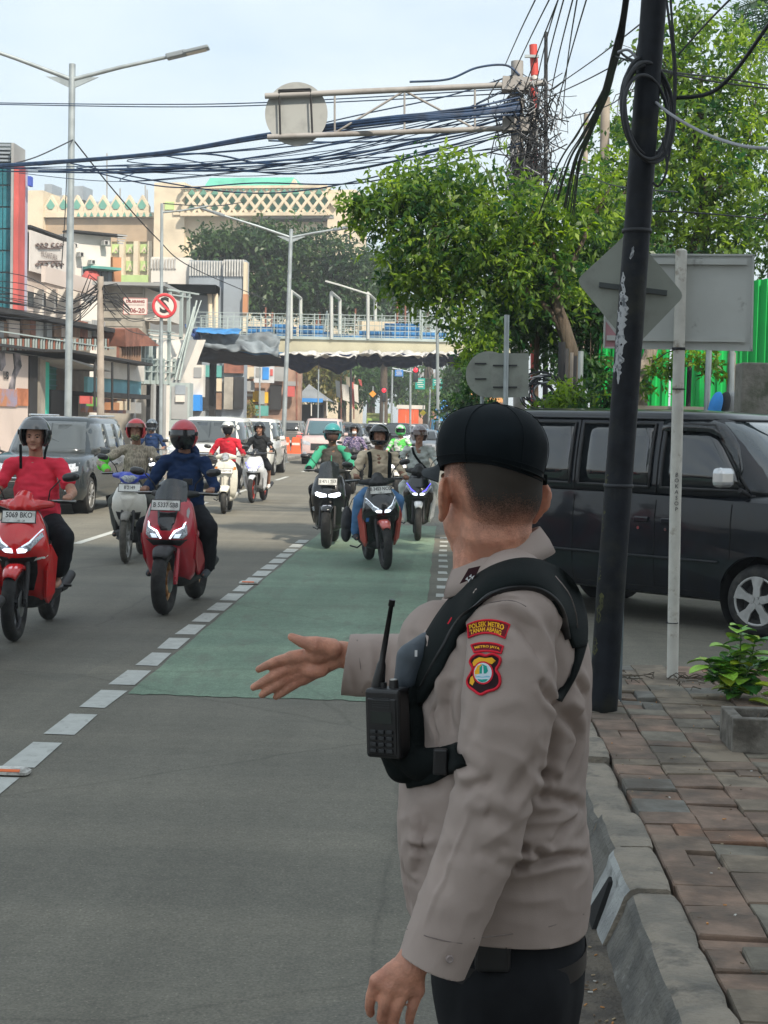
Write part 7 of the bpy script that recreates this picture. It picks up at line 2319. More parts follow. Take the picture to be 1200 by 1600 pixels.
# barriers
for i,(u,Y,lab) in enumerate(((446,76,'left orange plastic barrier at the end of the median'),(463,76,'right orange plastic barrier at the end of the median'))):
 t = thing('traffic_barrier',lab,'barrier',((u - 700) * Y / FPX,Y,0),group='orange barriers on the median',local=True)
 b = MB(); b.loft([ring((0,0,z),w_,d_,20,4) for z,w_,d_ in ((0,.36,.22),(.12,.36,.22),(.3,.24,.12),(.8,.22,.10),(.95,.18,.07))]); b.build('barrier_body',B('barrier orange',(.65,.10,.03)),t,fix=True)
 b = MB(); b.box((0,-.115,.62),(.38,.01,.12)); b.build('reflective_band',K_white,t)
t = bthing('site_fence','orange construction fence sheets far down the road','fence',640,140)
f = Facade(t,620,140,662,140)
for (u0,u1) in ((622,634),(634.5,646),(646.5,654)): f.box('fence_sheet',u0,639,u1,662,B('barrier orange',(.65,.10,.03)),th=.1,ground=True)
f.box('fence_top',620,633,664,639,K_white,out=.05,th=.15)
# median strip
b = MB(); b.box((-7.55,74,.07),(1.1,62,.15),bev=.03); b.build('median',mat('median concrete',(.22,.20,.18),.9,var=.2,vs=2),kind='structure',label='low raised median strip left of the lanes')
b = MB(); b.box((-13.2,60,.075),(3.8,140,.15)); b.build('left_pavement',mat('left paving',(.26,.19,.15),.9,var=.2,vs=1.5),kind='structure',label='left pavement in front of the stalls')
# --- street signs on the left pole
def pole(name,label,cat,u0,v0,u1,v1,Y,r0,r1,m,z0=0,group=None):
 p0 = gp(u0,v0) if Y is None else V(((u0 - 700) * Y / FPX,Y,z0)); p1 = px(u1,v1,Y)
 t = thing(name,label,cat,(p0.x,p0.y,z0),group=group)
 b = MB(); b.tube([p0,p0.lerp(p1,.5),p1],[r0,(r0 + r1) / 2,r1],n=16); b.build('pole',m,t)
 return t,p0,p1
K_galv = mat('galvanised steel',(.34,.38,.39),.45,metal=.5,var=.12,vs=3,dirt=(.22,.14,.09),ds=1.1,da=(.62,.78))
t,p0,p1 = pole('sign_pole','tall thin grey pole carrying the red ringed sign','sign pole',250,640,253,318,45,.055,.045,K_galv)
b = MB(); b.tube([px(253,332,45),px(285,329,45),px(325,322,45)],.03,n=6); b.build('arm',K_galv,t)
sg = thing('no_stopping_sign','round white no stopping sign with red ring and slashed black S','road sign',px(257,498,44.9))
c = px(257,478,44.9)
b = MB(); b.disc(c,(0,1,0),.375,.03,40); pb = b.build('sign_plate',mat('sign white',(.62,.56,.52),.5),sg)
b = MB(); b.torus(c + V((0,-.02,0)),(0,1,0),.325,.045,40,6,flat=.15)
b.build('red_ring',mat('sign red',(.55,.05,.06),.5),pb)
text('letter','S',.62,Matrix.Translation(c + V((0,-.022,0))),K_dark,pb,bold=.02)
b = MB(); b.box(c + V((0,-.035,0)),(.07,.008,.62),Matrix.Rotation(math.radians(-45),3,'Y')); b.build('red_slash',mat('sign red',(.55,.05,.06),.5),pb)
sg = thing('parking_notice','small white rectangular notice with red frame reading DILARANG and 06-20','notice board',px(212,492,45.1))
c = px(211.5,478.5,45.1)
b = MB(); b.box(c,(.72,.02,.49)); pb = b.build('sign_plate',mat('sign white',(.62,.56,.52),.5),sg)
b = MB()
for (dx,dz,w_,h_) in ((0,.235,.72,.012),(0,-.235,.72,.012),(.35,0,.012,.48),(-.35,0,.012,.48)): b.box(c + V((dx,-.014,dz)),(w_,.006,h_))
b.build('sign_border',K_red,pb)
K_tx = mat('sign brown red',(.22,.04,.04),.6)
for (tx,sz,dx,dz,bo) in (('DILARANG',.112,0,.135,.006),('PARKIR DAN BERHENTI',.052,0,.035,0),('JAM',.05,-.25,-.10,0),('06-20',.19,.06,-.13,.006)): text('lettering',tx,sz,Matrix.Translation(c + V((dx,-.013,dz))),K_tx,pb,bold=bo)
b = MB(); b.tube([c + V((.36,.02,.1)),px(250,474,45.05)],.015,n=5); b.tube([c + V((.36,.02,-.12)),px(250,483,45.05)],.015,n=5); b.build('bracket',K_galv,sg)
# --- lamp posts
def lamp(name,label,u0,ub,ut,vt,Y,arms,r0,r1):
 t = thing(name,label,'street lamp',((ub - 700) * Y / FPX,Y,0),group='double arm street lamps')
 p0 = V(((ub - 700) * Y / FPX,Y,0)); p1 = px(ut,vt,Y)
 b = MB(); b.tube([p0,p0 + V((0,0,.9))],[r0 * 1.9,r0 * 1.3],n=12); b.tube([p0 + V((0,0,.9)),p0.lerp(p1,.5),p1],[r0,(r0 + r1) / 2,r1],n=14); b.build('pole',K_galv,t)
 b = MB(); b.box(p0 + V((0,0,.02)),(r0 * 5,r0 * 5,.05)); b.build('base_plate',K_galv,t)
 for (ua,va,head) in arms:
  q = px(ua,va,Y); b = MB(); s_ = 1 if ua > ut else -1
  st = p1 + V((0,0,-.35)); md = st.lerp(q,.12)
  b.tube([st,st.lerp(q,.5) + V((0,0,.02)),q],[r1 * .7,r1 * .62,r1 * .55],n=8); b.prism([p1 + V((0,-.02,-.30)),st + V((s_ * .6,-.02,.06)),p1 + V((0,-.02,-.56))],V((0,.04,0))); am = b.build('arm',K_galv,t)
  if head:
   d = (q - st).normalized(); R = d.to_track_quat('X','Z').to_matrix(); b = MB(); L = .95 * (1 if Y < 50 else 1.1)
   b.box(q + d * L * .22,(L * .5,.26,.12),R,bev=.03); b.box(q + d * L * .70,(L * .62,.30,.075),R,bev=.02); hd_ = b.build('lamp_head',mat('lamp head grey',(.22,.25,.27),.45,metal=.3),am)
   b = MB(); b.box(q + d * L * .70 - V((0,0,.045)),(L * .5,.22,.02),R); b.build('diffuser',K_white,hd_)
 return t
lamp('street_lamp','nearest tall street lamp at the left, its arm reaching over the road',0,102,113,100,35,[(262,89,True),(-60,62,True)],.085,.075)
lamp('street_lamp','middle street lamp standing on the median beside the pink microvan',0,443,455,358,64,[(350,337,True),(522,359,True)],.10,.08)
K_old = mat('old concrete pole',(.30,.26,.22),.9,var=.2,vs=2,dirt=(.35,.06,.05),ds=1.3,da=(.6,.7))
t,p0,p1 = pole('utility_pole','short weathered concrete utility pole bundled with wires in front of the stalls','utility pole',155,640,157,432,44,.12,.09,K_old)
b = MB()
for i in range(14):
 a = random.uniform(0,6.28); q = px(157,random.uniform(436,470),44)
 b.tube([q,q + V((math.cos(a) * .5,-.1,math.sin(a) * .3)),q + V((math.cos(a) * .9,-.1,-.4))],.018,n=4)
b.build('cable_bundle',K_dark,t,kind='stuff')
for i,(u,v0,v1,Y,r,m,lab) in enumerate(((406,570,705,96,.09,K_galv,'grey pole below the footbridge left of the median'),(464,575,650,90,.10,K_rust,'rusty pole beside the red tailed car'),(497,577,665,100,.09,K_galv,'slanting pale pole behind the tent'),(548,572,655,110,.16,K_dark,'dark pole between the banners and the sign'),(612,578,660,118,.14,K_galv,'traffic signal pole in the middle distance'),(642,560,665,108,.14,K_galv,'tall pole beside the hanging signal'),(687,570,650,112,.13,K_galv,'thin pole in front of the green signs'),(670,605,640,150,.2,K_galv,'pale post between the green signs'))):
 pole('pole',lab,'pole',u,700,u + random.uniform(-1,2),v0,Y,r * .6,r * .5,m,group='thin poles beyond the footbridge')
def signboard(name,label,u0,v0,u1,v1,Y,m,shape='rect'):
 c = px((u0 + u1) / 2,(v0 + v1) / 2,Y); w_ = (u1 - u0) * Y / FPX; h_ = (v1 - v0) * Y / FPX
 t = thing(name,label,'road sign',(c.x,c.y,c.z - h_ / 2))
 b = MB()
 if shape == 'rect': b.box(c,(w_,.06,h_))
 elif shape == 'diamond': b.box(c,(w_ * .72,.06,h_ * .72),Matrix.Rotation(PI / 4,3,'Y'))
 else: b.disc(c,(0,1,0),w_ / 2,.06,28)
 b.build('sign_panel',m,t)
 if shape == 'rect':
  b = MB()
  for k in range(4): b.box(c + V((random.uniform(-.06,.06) * w_,-.04,h_ * (.32 - .2 * k))),(w_ * random.uniform(.45,.8),.02,h_ * .07))
  b.build('sign_print',K_white,t)
 b = MB(); b.tube([c + V((0,.06,-h_ / 2)),c + V((0,.06,h_ / 2 + .3))],.05,n=6); b.build('mount',K_galv,t)
K_sg = mat('sign green',(.01,.30,.25),.5)
signboard('direction_sign','left green direction sign under the awning',649,591,664,608,118,K_sg)
signboard('direction_sign','right green direction sign, next to the thin pole',676,592,691,608,118,K_sg)
signboard('street_name_sign','small blue sign hanging left of the red signal',617,578,630,588,100,mat('sign blue',(.03,.18,.50),.5))
signboard('warning_sign','orange diamond warning sign by the red signal',577,610,588,621,112,mat('sign orange',(.70,.28,.03),.5),'diamond')
signboard('curve_sign','yellow and black sign by the blue minibus',656,640,666,650,108,mat('sign yellow',(.62,.50,.03),.5),'diamond')
for (u,v,Y,lab) in ((649.5,583,104,'traffic signal with red lamp hanging under the awning'),(600,614.5,108,'traffic signal with red lamp beside the orange diamond sign')):
 c = px(u,v,Y); t = thing('traffic_light',lab,'traffic light',(c.x,c.y,c.z - .5))
 b = MB(); b.box(c - V((0,0,.1)),(.34,.25,1.0),bev=.04); hs = b.build('housing',K_dark,t)
 b = MB(); b.ball(c + V((0,-.14,.2)),(.15,.07,.15),14); b.build('red_lamp',mat('red signal lamp',(.8,.02,.05),.3,emit=(1,.02,.03),es=.9),hs)
 for dz in (-.12,-.42): b = MB(); b.disc(c + V((0,-.14,dz)),(0,1,0),.11,.05,14); b.build('dark_lamp',K_win,hs)
 b = MB(); b.tube([c + V((0,.1,0)),c + V((-1.6 if u > 620 else 0,.1,.3 if u > 620 else -3.2))],.06,n=6); b.build('signal_arm',K_galv,t)
# ---------------------------------------------------------------- poles and signs at the right
K_tar = mat('tarred pole',(.007,.009,.013),.6,var=.3,vs=9,bump=.6,bs=40,bd=.004,dirt=(.026,.027,.020),ds=4,da=(.5,.72),spec=.22)
K_wht = mat('white pole paint',(.56,.55,.50),.6,var=.06,vs=10,dirt=(.22,.17,.12),ds=9,da=(.56,.70),bump=.3,bs=50,bd=.003)
K_sback = mat('sign back',(.26,.28,.245),.6,metal=.1,var=.05,vs=4,dirt=(.17,.17,.155),ds=5,da=(.5,.75))
K_sback2 = mat('pale sign back',(.46,.48,.46),.6,var=.04,vs=4,dirt=(.22,.22,.21),ds=8,da=(.6,.72))
K_rubber = mat('cable rubber',(.012,.014,.018),.6,var=.2)
K_cabb = mat('blue black cable',(.012,.035,.085),.55,var=.3)
K_cabw = mat('grey cable',(.30,.31,.33),.6)
z0 = .2
q0 = gp(941,1106,z0); Yb = q0.y; q1 = px(1026,-60,Yb)
t = thing('utility_pole','thick tarred black utility pole leaning beside the officer, smeared with pale paint','utility pole',tuple(q0))
top = q0 + (q1 - q0) * 1.55
path = [q0 + V((0,0,-.1))] + [q0.lerp(top,k / 10) for k in range(1,11)]
b = MB(); N = 28; rings_ = []
for i,p in enumerate(catmull(path,4)):
 f_ = i / 40
 r_ = .078 - .018 * f_
 row = []
 for k in range(N):
  a = 2 * PI * k / N
  rr_ = r_ + .0022 * noise.noise(V((math.cos(a) * 2,math.sin(a) * 2,p.z * 3)))
  row.append(p + V((math.cos(a) * rr_,math.sin(a) * rr_,0)))
 rings_.append(row)
b.loft(rings_); po = b.build('pole',K_tar,t)
pbv = surf_Y(po.data) if 'surf_Y' in globals() else BVHTree.FromPolygons([v.co.copy() for v in po.data.vertices],[tuple(p.vertices) for p in po.data.polygons])
def on_pole(u,v,off=.0015):
 h = pbv.ray_cast(CAMP - q0,ray(u,v).normalized())
 return h[0] + h[1] * off + q0 if h[0] is not None else None
def smear(name,pts,m,off=.0015):
 """thin flake of old paint on the pole"""
 P2 = [V((p[0],p[1])).to_2d() for p in pts]; n0 = len(P2)
 us = [p[0] for p in pts]; vs_ = [p[1] for p in pts]
 v = min(vs_) + 5
 while v < max(vs_):
  u = min(us) + 2
  while u < max(us): P2.append(V((u + .3,v + .2)).to_2d()); u += 4
  v += 8
 r = delaunay_2d_cdt(P2,[(i,(i + 1) % n0) for i in range(n0)],[],1,1e-4)
 pos = [on_pole(p[0],p[1],off) for p in r[0]]
 fs_ = [tuple(f) for f in r[2] if all(pos[i] is not None for i in f)]
 b = MB(); b.add([p if p is not None else q0 for p in pos],fs_,smooth=True)
 return b.build(name,m,t)
K_smear = mat('flaked white paint',(.36,.37,.38),.7,col2=(.10,.11,.12),vs=30,detail=9,mix=(.5,.62),bump=.5,bs=90,bd=.002)
random.seed(8)
def ragged(u0,v0,u1,v1,w0,w1,n=26):
 L_,R_ = [],[]
 for i in range(n + 1):
  f_ = i / n; u = u0 + (u1 - u0) * f_; v = v0 + (v1 - v0) * f_; w = (w0 + (w1 - w0) * f_) * random.uniform(.45,1.15) * min(1,4 * f_ + .1,4 * (1 - f_) + .1)
  L_.append((u - w * random.uniform(.3,1),v)); R_.append((u + w * random.uniform(.5,1),v))
 return L_ + R_[::-1]
smear('paint_smear',ragged(974,425,966,600,13,10,40),K_smear)
smear('paint_smear',ragged(962,520,957,590,14,9,20),K_smear,.0022)
smear('paint_smear',ragged(990,385,985,405,5,4,8),K_smear)
smear('paint_smear',ragged(952,610,948,680,5,4,14),K_smear)
K_moss = mat('mossy stain',(.060,.062,.022),.9,var=.3,vs=12)
for k,(u,v) in enumerate(((946,745),(942,800),(940,820),(936,895),(936,960),(940,940),(930,1010))):
 smear('moss_stain',ragged(u,v - 14,u - 1,v + 14,6,5,12),K_moss,.001)
for zz in (1.2,2.55):
 b = MB(); c_ = q0.lerp(q1,(zz) / (q1.z - q0.z)); b.torus(c_,(0,0,1),.076,.004,28,6,flat=3); b.build('steel_band',K_rubber,t)
# cable coil hung on the pole
coil = thing('cable_coil','coil of thick black cable hanging on the leaning pole','cable',px(1008,250,Yb),group=None)
for k in range(7):
 b = MB(); cx = 1010 + random.uniform(-5,5); cv = 176 + random.uniform(-14,12); ru = 36 + random.uniform(-3,5); rv = 72 + random.uniform(-8,8)
 P = [px(cx + ru * math.cos(a) + 6 * math.sin(a),cv + rv * math.sin(a),Yb - .12 + .03 * k + .12 * math.cos(a)) for a in np.linspace(0,2 * PI,34)]
 b.tube(P,.010,n=8,cap=False); b.build('cable_loop',K_rubber,coil)
for (pts) in ([(1035,215),(1042,262),(1030,290),(1020,285)],[(1047,-10),(1052,60),(1056,120),(1052,200),(1042,260)],[(1040,-10),(1052,90),(1054,160)]):
 b = MB(); b.tube(catmull([px(u,v,Yb - .1) for u,v in pts],6),.007,n=6); b.build('cable_tail',K_rubber,coil)
# diamond sign on a galvanised post
s0_ = gp(963,1090,z0); Yd = s0_.y
t = thing('diamond_sign','grey back of a diamond warning sign on a galvanised post, right behind the black pole','road sign',tuple(s0_))
b = MB(); b.tube([s0_ + V((0,0,-.1)),px(968,900,Yd),px(991,372,Yd)],.030,n=16); b.build('post',mat('dull steel post',(.16,.20,.23),.4,metal=.6,var=.15,vs=7,dirt=(.10,.07,.05),ds=4,da=(.55,.7)),t)
D = [px(985,360,Yd - .04),px(1070,462,Yd - .04),px(988,547,Yd - .04),px(900,438,Yd - .04)]
def rcorner(P,r=.12,n=5):
 out = []
 for i in range(4):
  a,c_,e = P[i - 1],P[i],P[(i + 1) % 4]
  p0_ = c_.lerp(a,r); p1_ = c_.lerp(e,r)
  for k in range(n):
   f_ = k / (n - 1); out.append(p0_.lerp(c_,f_).lerp(c_.lerp(p1_,f_),f_))
 return out
b = MB(); b.prism(rcorner(D,.10),V((0,.004,0))); sp = b.build('sign_plate',K_sback,t,fix=True)
for (a,c_) in (((936,443),(1012,452)),((940,462),(1000,470))):
 pass
b = MB(); A_,B_ = px(936,444,Yd - .05),px(1042,457,Yd - .05); dd = (B_ - A_); b.box((A_ + B_) / 2,(dd.length,.018,.022),Matrix.Rotation(-math.atan2(dd.z,dd.x),3,'Y')); b.box((A_ + B_) / 2 + V((0,.0,-.014)),(dd.length,.022,.006),Matrix.Rotation(-math.atan2(dd.z,dd.x),3,'Y')); b.build('mounting_rail',mat('dark rail',(.05,.06,.06),.5),sp)
# big rectangular sign board on the white post
w0 = gp(1051,1058,z0); Yw = w0.y
t = thing('rectangular_sign','large pale rectangular sign board seen from behind on a white painted post','road sign',tuple(w0))
b = MB(); b.tube([w0 + V((0,0,-.1)),px(1055,800,Yw),px(1064.5,393,Yw)],.0345,n=18); wt_ = px(1064.5,393,Yw); b.ball(wt_,(.0345,.0345,.018),14)
po2 = b.build('post',K_wht,t)
for (v_,hh) in ((545,1),(608,0)):
 b = MB(); cc = px(1060.5,v_,Yw); b.torus(cc,(0,0,1),.037,.004,20,6,flat=2.2 if hh else 1); b.build('band',K_rubber,t)
b = MB(); b.tube([px(1058,545,Yw - .03),px(1040,552,Yw - .05),px(1024,563,Yw - .06)],.006,n=6,flat=.5); b.build('band_tail',K_rubber,t)
b = MB(); cc = px(1050,973,Yw - .03); b.torus(cc,(0,0,1),.0355,.003,18,5); b.build('wire_tie',K_rubber,t)
Rm = Matrix.Rotation(math.radians(90),4,'Y')
text('handwriting','BUKA 24',.042,Matrix.Translation(px(1057,770,Yw - .036)) @ Rm,mat('marker ink',(.07,.07,.07),.8),po2,sx=1.2) if False else None
hw_txt = 'BOKASOP'
for i,ch in enumerate(hw_txt):
 text('handwriting',ch,.034,Matrix.Translation(px(1057.5 - i * .12,742 + i * 9,Yw - .0362)) @ Matrix.Rotation(math.radians(4),4,'Y'),mat('marker ink',(.09,.09,.09),.8),po2)
BW = [px(948,396,Yw + .05),px(1179,397,Yw + .05),px(1176,549,Yw + .05),px(944,544,Yw + .05)]
b = MB(); b.prism(BW,V((0,.006,0))); bp_ = b.build('sign_plate',K_sback2,t,fix=True)
def bar3(a,c_,w_,d_,m,nm,par):
 bb = MB(); dv = c_ - a; bb.box((a + c_) / 2,(dv.length,d_,w_),Matrix.Rotation(-math.atan2(dv.z,dv.x),3,'Y')); return bb.build(nm,m,par)
Yr_ = Yw + .035
bar3(px(950,408,Yr_),px(1167,409.5,Yr_),.034,.02,K_sback2,'frame_rail',bp_); bar3(px(948,528,Yr_),px(1164,531,Yr_),.03,.02,K_sback2,'frame_rail',bp_)
for (a,c_) in (((946,398),(1179,398.5)),((944,543),(1176,547.5)),((1177,398),(1174,548)),((947,398),(944,543))):
 bar3(px(*a,Yw + .043),px(*c_,Yw + .043),.010,.016,K_sback2,'edge_trim',bp_)
bar3(px(948,415,Yr_ + .004),px(1167,416.5,Yr_ + .004),.006,.016,K_dark,'rail_shadow_gap',bp_) if False else None
b = MB(); b.prism([px(945,500,Yw + .043),px(962,522,Yw + .043),px(962,543,Yw + .043),px(945,543,Yw + .043)],V((0,.003,0))); b.build('pink_sticker',mat('faded pink',(.42,.22,.24),.7),bp_,fix=True)
# two more sign backs behind, left of the trees
Yc = 17.5
t = thing('round_sign','back of a round sign overlapping a rectangular one left of the cable coils','road sign',(px(775,650,Yc).x,Yc,0))
b = MB(); p_ = px(752,586,Yc); b.tube([V((p_.x + .02,Yc,0)),px(755,560,Yc)],.025,n=10); b.build('post',K_galv,t)
b = MB(); c_ = px(764,585,Yc - .05); b.disc(c_,(0,1,0),.262,.004,40); sp = b.build('sign_plate',K_sback,t)
for v_ in (568,592): bar3(px(742,v_,Yc - .06),px(760,v_,Yc - .06),.015,.02,K_dark,'mounting_rail',sp)
t = thing('square_sign','square grey sign back on a thin post, in front of the cable coils','road sign',(px(793,650,Yc).x,Yc - .3,0))
b = MB(); p_ = px(793,640,Yc - .3); b.tube([V((p_.x,Yc - .3,0)),px(792,492,Yc - .3)],.029,n=12); b.build('post',K_galv,t)
b = MB(); b.prism([px(764,552,Yc - .25),px(826,552,Yc - .25),px(826,620,Yc - .25),px(770,622,Yc - .25)],V((0,.004,0))); sp = b.build('sign_plate',K_sback,t,fix=True)
for v_ in (571,605): bar3(px(770,v_,Yc - .27),px(808,v_,Yc - .27),.016,.02,K_dark,'mounting_rail',sp)
t = thing('small_sign','small pale hexagonal sign back among the leaves above the round sign','road sign',(px(683,500,30).x,30,1.9))
b = MB(); c_ = px(683,465,30); b.disc(c_,(0,1,0),.23,.01,8); b.build('sign_plate',K_sback2,t)
b = MB(); b.tube([px(684,640,30),px(683,460,30)],.03,n=8); b.build('post',K_galv,t)
# --- overhead gantry with round sign back
Yg = 24.0
t = thing('sign_gantry','grey lattice arm on a thick post carrying a round sign back','gantry',(px(812,650,Yg).x,Yg,0))
K_gan = mat('gantry paint',(.27,.26,.25),.6,var=.1,vs=2,dirt=(.17,.15,.13),ds=2,da=(.5,.7))
pb_ = V((px(818,640,Yg).x,Yg,0)); b = MB(); b.tube([pb_,px(808,96,Yg)],.095,n=18); b.build('post',K_gan,t)
b = MB(); b.tube([px(414,150,Yg - .12),px(850,130,Yg - .12)],.045,n=10); b.build('upper_chord',K_gan,t)
b = MB(); b.tube([px(418,214,Yg - .12),px(800,200,Yg - .12)],.042,n=10); b.build('lower_chord',K_gan,t)
for (a,c_) in (((523,145),(523,210)),((632,140),(632,205)),((742,136),(742,201)),((523,208),(632,142)),((632,142),(742,201))):
 b = MB(); b.tube([px(*a,Yg - .12),px(*c_,Yg - .12)],.018,n=6); b.build('brace',K_gan,t)
for v_ in (133,196): b = MB(); b.box(px(806,v_,Yg - .02),(.42,.30,.20),Matrix.Rotation(.03,3,'Y')); b.build('clamp',K_gan,t)
c_ = px(463,178,Yg - .05); sp = None
b = MB(); b.disc(c_,(0,1,0),.485,.012,48); sp = b.build('sign_plate',mat('round sign back',(.31,.32,.31),.6,var=.03,vs=3,dirt=(.24,.25,.24),ds=3),t)
for (a,c2) in (((436,140),(438,210)),((485,139),(488,207)),((436,141),(485,139)),((436,143),(485,142))):
 b = MB(); b.tube([px(*a,Yg - .15),px(*c2,Yg - .15)],.016,n=4,smooth=False); b.build('bracket',K_dark if a[0] > 0 else K_gan,sp)
# red and white post and thin black post behind the gantry
t = thing('striped_pole','red and white painted steel pole beside the gantry post','utility pole',(px(836,650,Yg + .3).x,Yg + .3,0))
for i,(v0,v1) in enumerate(((70,118),(119,125),(126,170),(171,230),(231,270),(271,300),(301,640))):
 b = MB(); b.tube([px(835.5 - (v0 - 650) * -.0,v1,Yg + .3),px(833,v0,Yg + .3)],.062,n=14); b.build('painted_band',[mat('pole red',(.50,.06,.05),.5),mat('pole white',(.50,.48,.46),.5)][i % 2],t)
b = MB(); b.box(px(831,88,Yg + .2),(.22,.05,.04)); b.build('bracket',K_galv,t)
t = thing('thin_pole','thin black steel pole, rightmost of the three beside the gantry','utility pole',(px(857,650,Yg + .5).x,Yg + .5,0))
b = MB(); b.tube([V((px(857,650,Yg + .5).x,Yg + .5,0)),px(853,50,Yg + .5)],[.05,.028],n=8); b.build('pole',K_rubber,t)
for (u0,v0,u1,v1,Y_,lab) in ((678 + 262,152,946,290,27,'grey concrete pole in the leaves right of the wire tangle'),(918,178,916,285,31,'thin distant pole right of the wire tangle')):
 t,a_,c_ = pole('utility_pole',lab,'utility pole',u1 - 8,640,u1,v0,Y_,.10 if u0 > 930 else .05,.08 if u0 > 930 else .05,K_old,group=None)
# --- overhead cables
random.seed(17)
def cable(pts,Ys,r,m=None,label=None,group='overhead cables sagging across the street',name='overhead_cable',sag=0):
 n_ = len(pts)
 if not hasattr(Ys,'__len__'): Ys = [Ys] * n_
 P = catmull([px(u,v,y) for (u,v),y in zip(pts,Ys)],8)
 b = MB(); b.tube(P,r,n=5,cap=False)
 return b.build(name,m or K_rubber,label=label,cat='cable',group=group,base=tuple(P[0]))
lab_b = 'cable in the thick bundle running left from the wire tangle'
for k in range(9):
 d = random.uniform(-5,5); e = random.uniform(-6,6)
 cable([(-60,262 + d * .5),(60,256 + d * .5),(250,240 + d * .4),(420,213 + d),(600,188 + d * 1.6 + e),(740,172 + e * 2),(812,160 + e * 3)],[30,29,27,25,23.6,23.5,23.7],random.choice([.016,.022,.028]),K_cabb,label=lab_b)
lab_s = 'separate thin cables fanning left from the wire tangle'
fan = [[(-60,160),(200,163),(420,160),(810,138)],[(-60,162),(250,167),(450,163),(815,145)],[(-60,262),(200,265),(420,258),(640,232),(812,190)],[(60,268),(260,262),(500,245),(700,215),(812,186)],
       [(120,262),(260,292),(400,286),(560,286),(720,250),(812,225)],[(110,255),(230,280),(360,300),(480,297),(640,262),(812,200)],[(60,258),(300,240),(420,256),(560,240),(812,180)],[(-60,266),(150,270),(330,266),(520,270),(700,232),(812,208)],
       [(250,242),(360,262),(460,272),(600,255),(812,196)],[(420,214),(520,206),(660,188),(812,150)],[(420,212),(560,180),(700,150),(800,118)],[(240,245),(420,232),(600,212),(812,178)],[(420,220),(560,222),(700,210),(812,175)],[(150,265),(300,258),(450,238),(640,200),(812,165)]]
for k,p_ in enumerate(fan):
 n_ = len(p_); Y_ = list(np.linspace(30,23.8,n_))
 cable(p_,Y_,(.013 if k % 3 else .017) if k > 1 else .010,K_cabb,label=['first','second','third','fourth','fifth','sixth','seventh','eighth','ninth','tenth','eleventh','twelfth','thirteenth','fourteenth'][k] + ' of the ' + lab_s)
for k in range(14):
 a = random.uniform(218,300); c_ = random.uniform(120,240); e = random.uniform(-14,22)
 cable([(-60 + 30 * (k % 5) * 3,264 + e * .3),(200,262 + e),(430,(a + 250) / 2 + e * .6),(640,(a + c_) / 2 + e),(815,c_)],list(np.linspace(30,23.8,5)),random.choice([.007,.010]),K_cabb,label='one of the loosest thin cables sagging low across the street')
cable([(640,128),(700,124),(745,106),(790,102),(812,118)],23.9,.018,K_cabb,label='loose cable arching over the right end of the gantry');
lab_u = 'cable rising steeply to the upper right from the wire tangle'
for k,(a,c_) in enumerate((((790,100),(846,-20)),((800,120),(868,-20)),((838,130),(878,-20)),((838,180),(886,-20)),((852,190),(900,-20)),((860,210),(922,-20)),((878,190),(905,-20)),((812,160),(880,-20)),((816,170),(1000,80)),((858,142),(1010,30)))):
 cable([a,((a[0] + c_[0]) / 2 - 4,(a[1] + c_[1]) / 2 + 6),c_],[23.8,18,13],.0075,label=['first','second','third','fourth','fifth','sixth','seventh','eighth','ninth','tenth'][k] + ' ' + lab_u)
# heavy hanging bundle crossing to the leaning pole
lab_h = 'strand of the thick twisted bundle hanging down left of the leaning pole'
for k in range(12):
 d = random.uniform(-4,4); e = random.uniform(-9,9)
 cable([(982 + d,-30),(974 + d,30),(964 + d * 1.6,80),(942 + d + e * .8,150),(912 + e * 1.3,210),(888 + e * 2,250 + abs(e)),(868 + e * 3.2,310 + abs(e) * 3)],[8.6,8.9,9.3,11,13,15,17],random.choice([.007,.009]),label=lab_h,group='strands of the hanging bundle')
for p_,Y_,r_,m_,lab in (
 ([(1230,0),(1200,40),(1150,110),(1110,145),(1056,153)],[7,7.4,7.8,8,8.2],.011,K_rubber,'thick dark cable curving from the top right corner to the coil'),
 ([(1220,232),(1160,228),(1100,208),(1050,180),(1025,160)],[7,7.3,7.8,8,8.2],.008,K_cabw,'pale grey cable drooping to the right below the coil'),
 ([(1230,142),(1120,128),(1040,112),(985,92),(970,82)],[12,11,10,9,8.8],.007,K_rubber,'dark cable running right behind the leaning pole'),
 ([(1230,138),(1130,122),(1050,112),(960,88)],[12,11,10,9],.006,K_rubber,'second dark cable running right behind the leaning pole'),
 ([(1060,85),(1110,30),(1160,-20)],[8,7,6],.005,K_rubber,'thin wire rising to the right above the coil'),
 ([(856,190),(960,160),(1000,60),(1020,-20)],[24,15,10,9],.006,K_rubber,'wire from the tangle to the top of the leaning pole'),
 ([(965,82),(980,78),(992,88),(1000,105)],8.3,.008,K_cabw,'short pale cable loop at the shoulder of the hanging bundle'),
 ([(800,262),(900,270),(960,290),(1060,300)],[23,20,15,12],.006,K_rubber,'thin wire through the leaves below the tangle'),
 ([(1000,330),(1080,332),(1230,345)],[12,12,13],.006,K_rubber,'thin wire through the leaves above the diamond sign'),
 ([(115,218),(60,244),(20,256)],[35,33,31],.015,K_rubber,'stay wire left of the nearest lamp post'),
 ([(116,220),(180,300),(245,372),(300,418),(420,470)],[35,40,46,54,70],.018,K_rubber,'long wire dropping right from the nearest lamp post'),
 ([(105,250),(102,330),(96,420)],34.8,.012,K_rubber,'loose wire hanging down the nearest lamp post'),
 ([(255,318),(330,322),(380,316)],[45,50,55],.016,K_rubber,'wire leaving the top of the no stopping pole')):
 cable(p_,Y_,r_,m_,label=lab,group='single loose cables')
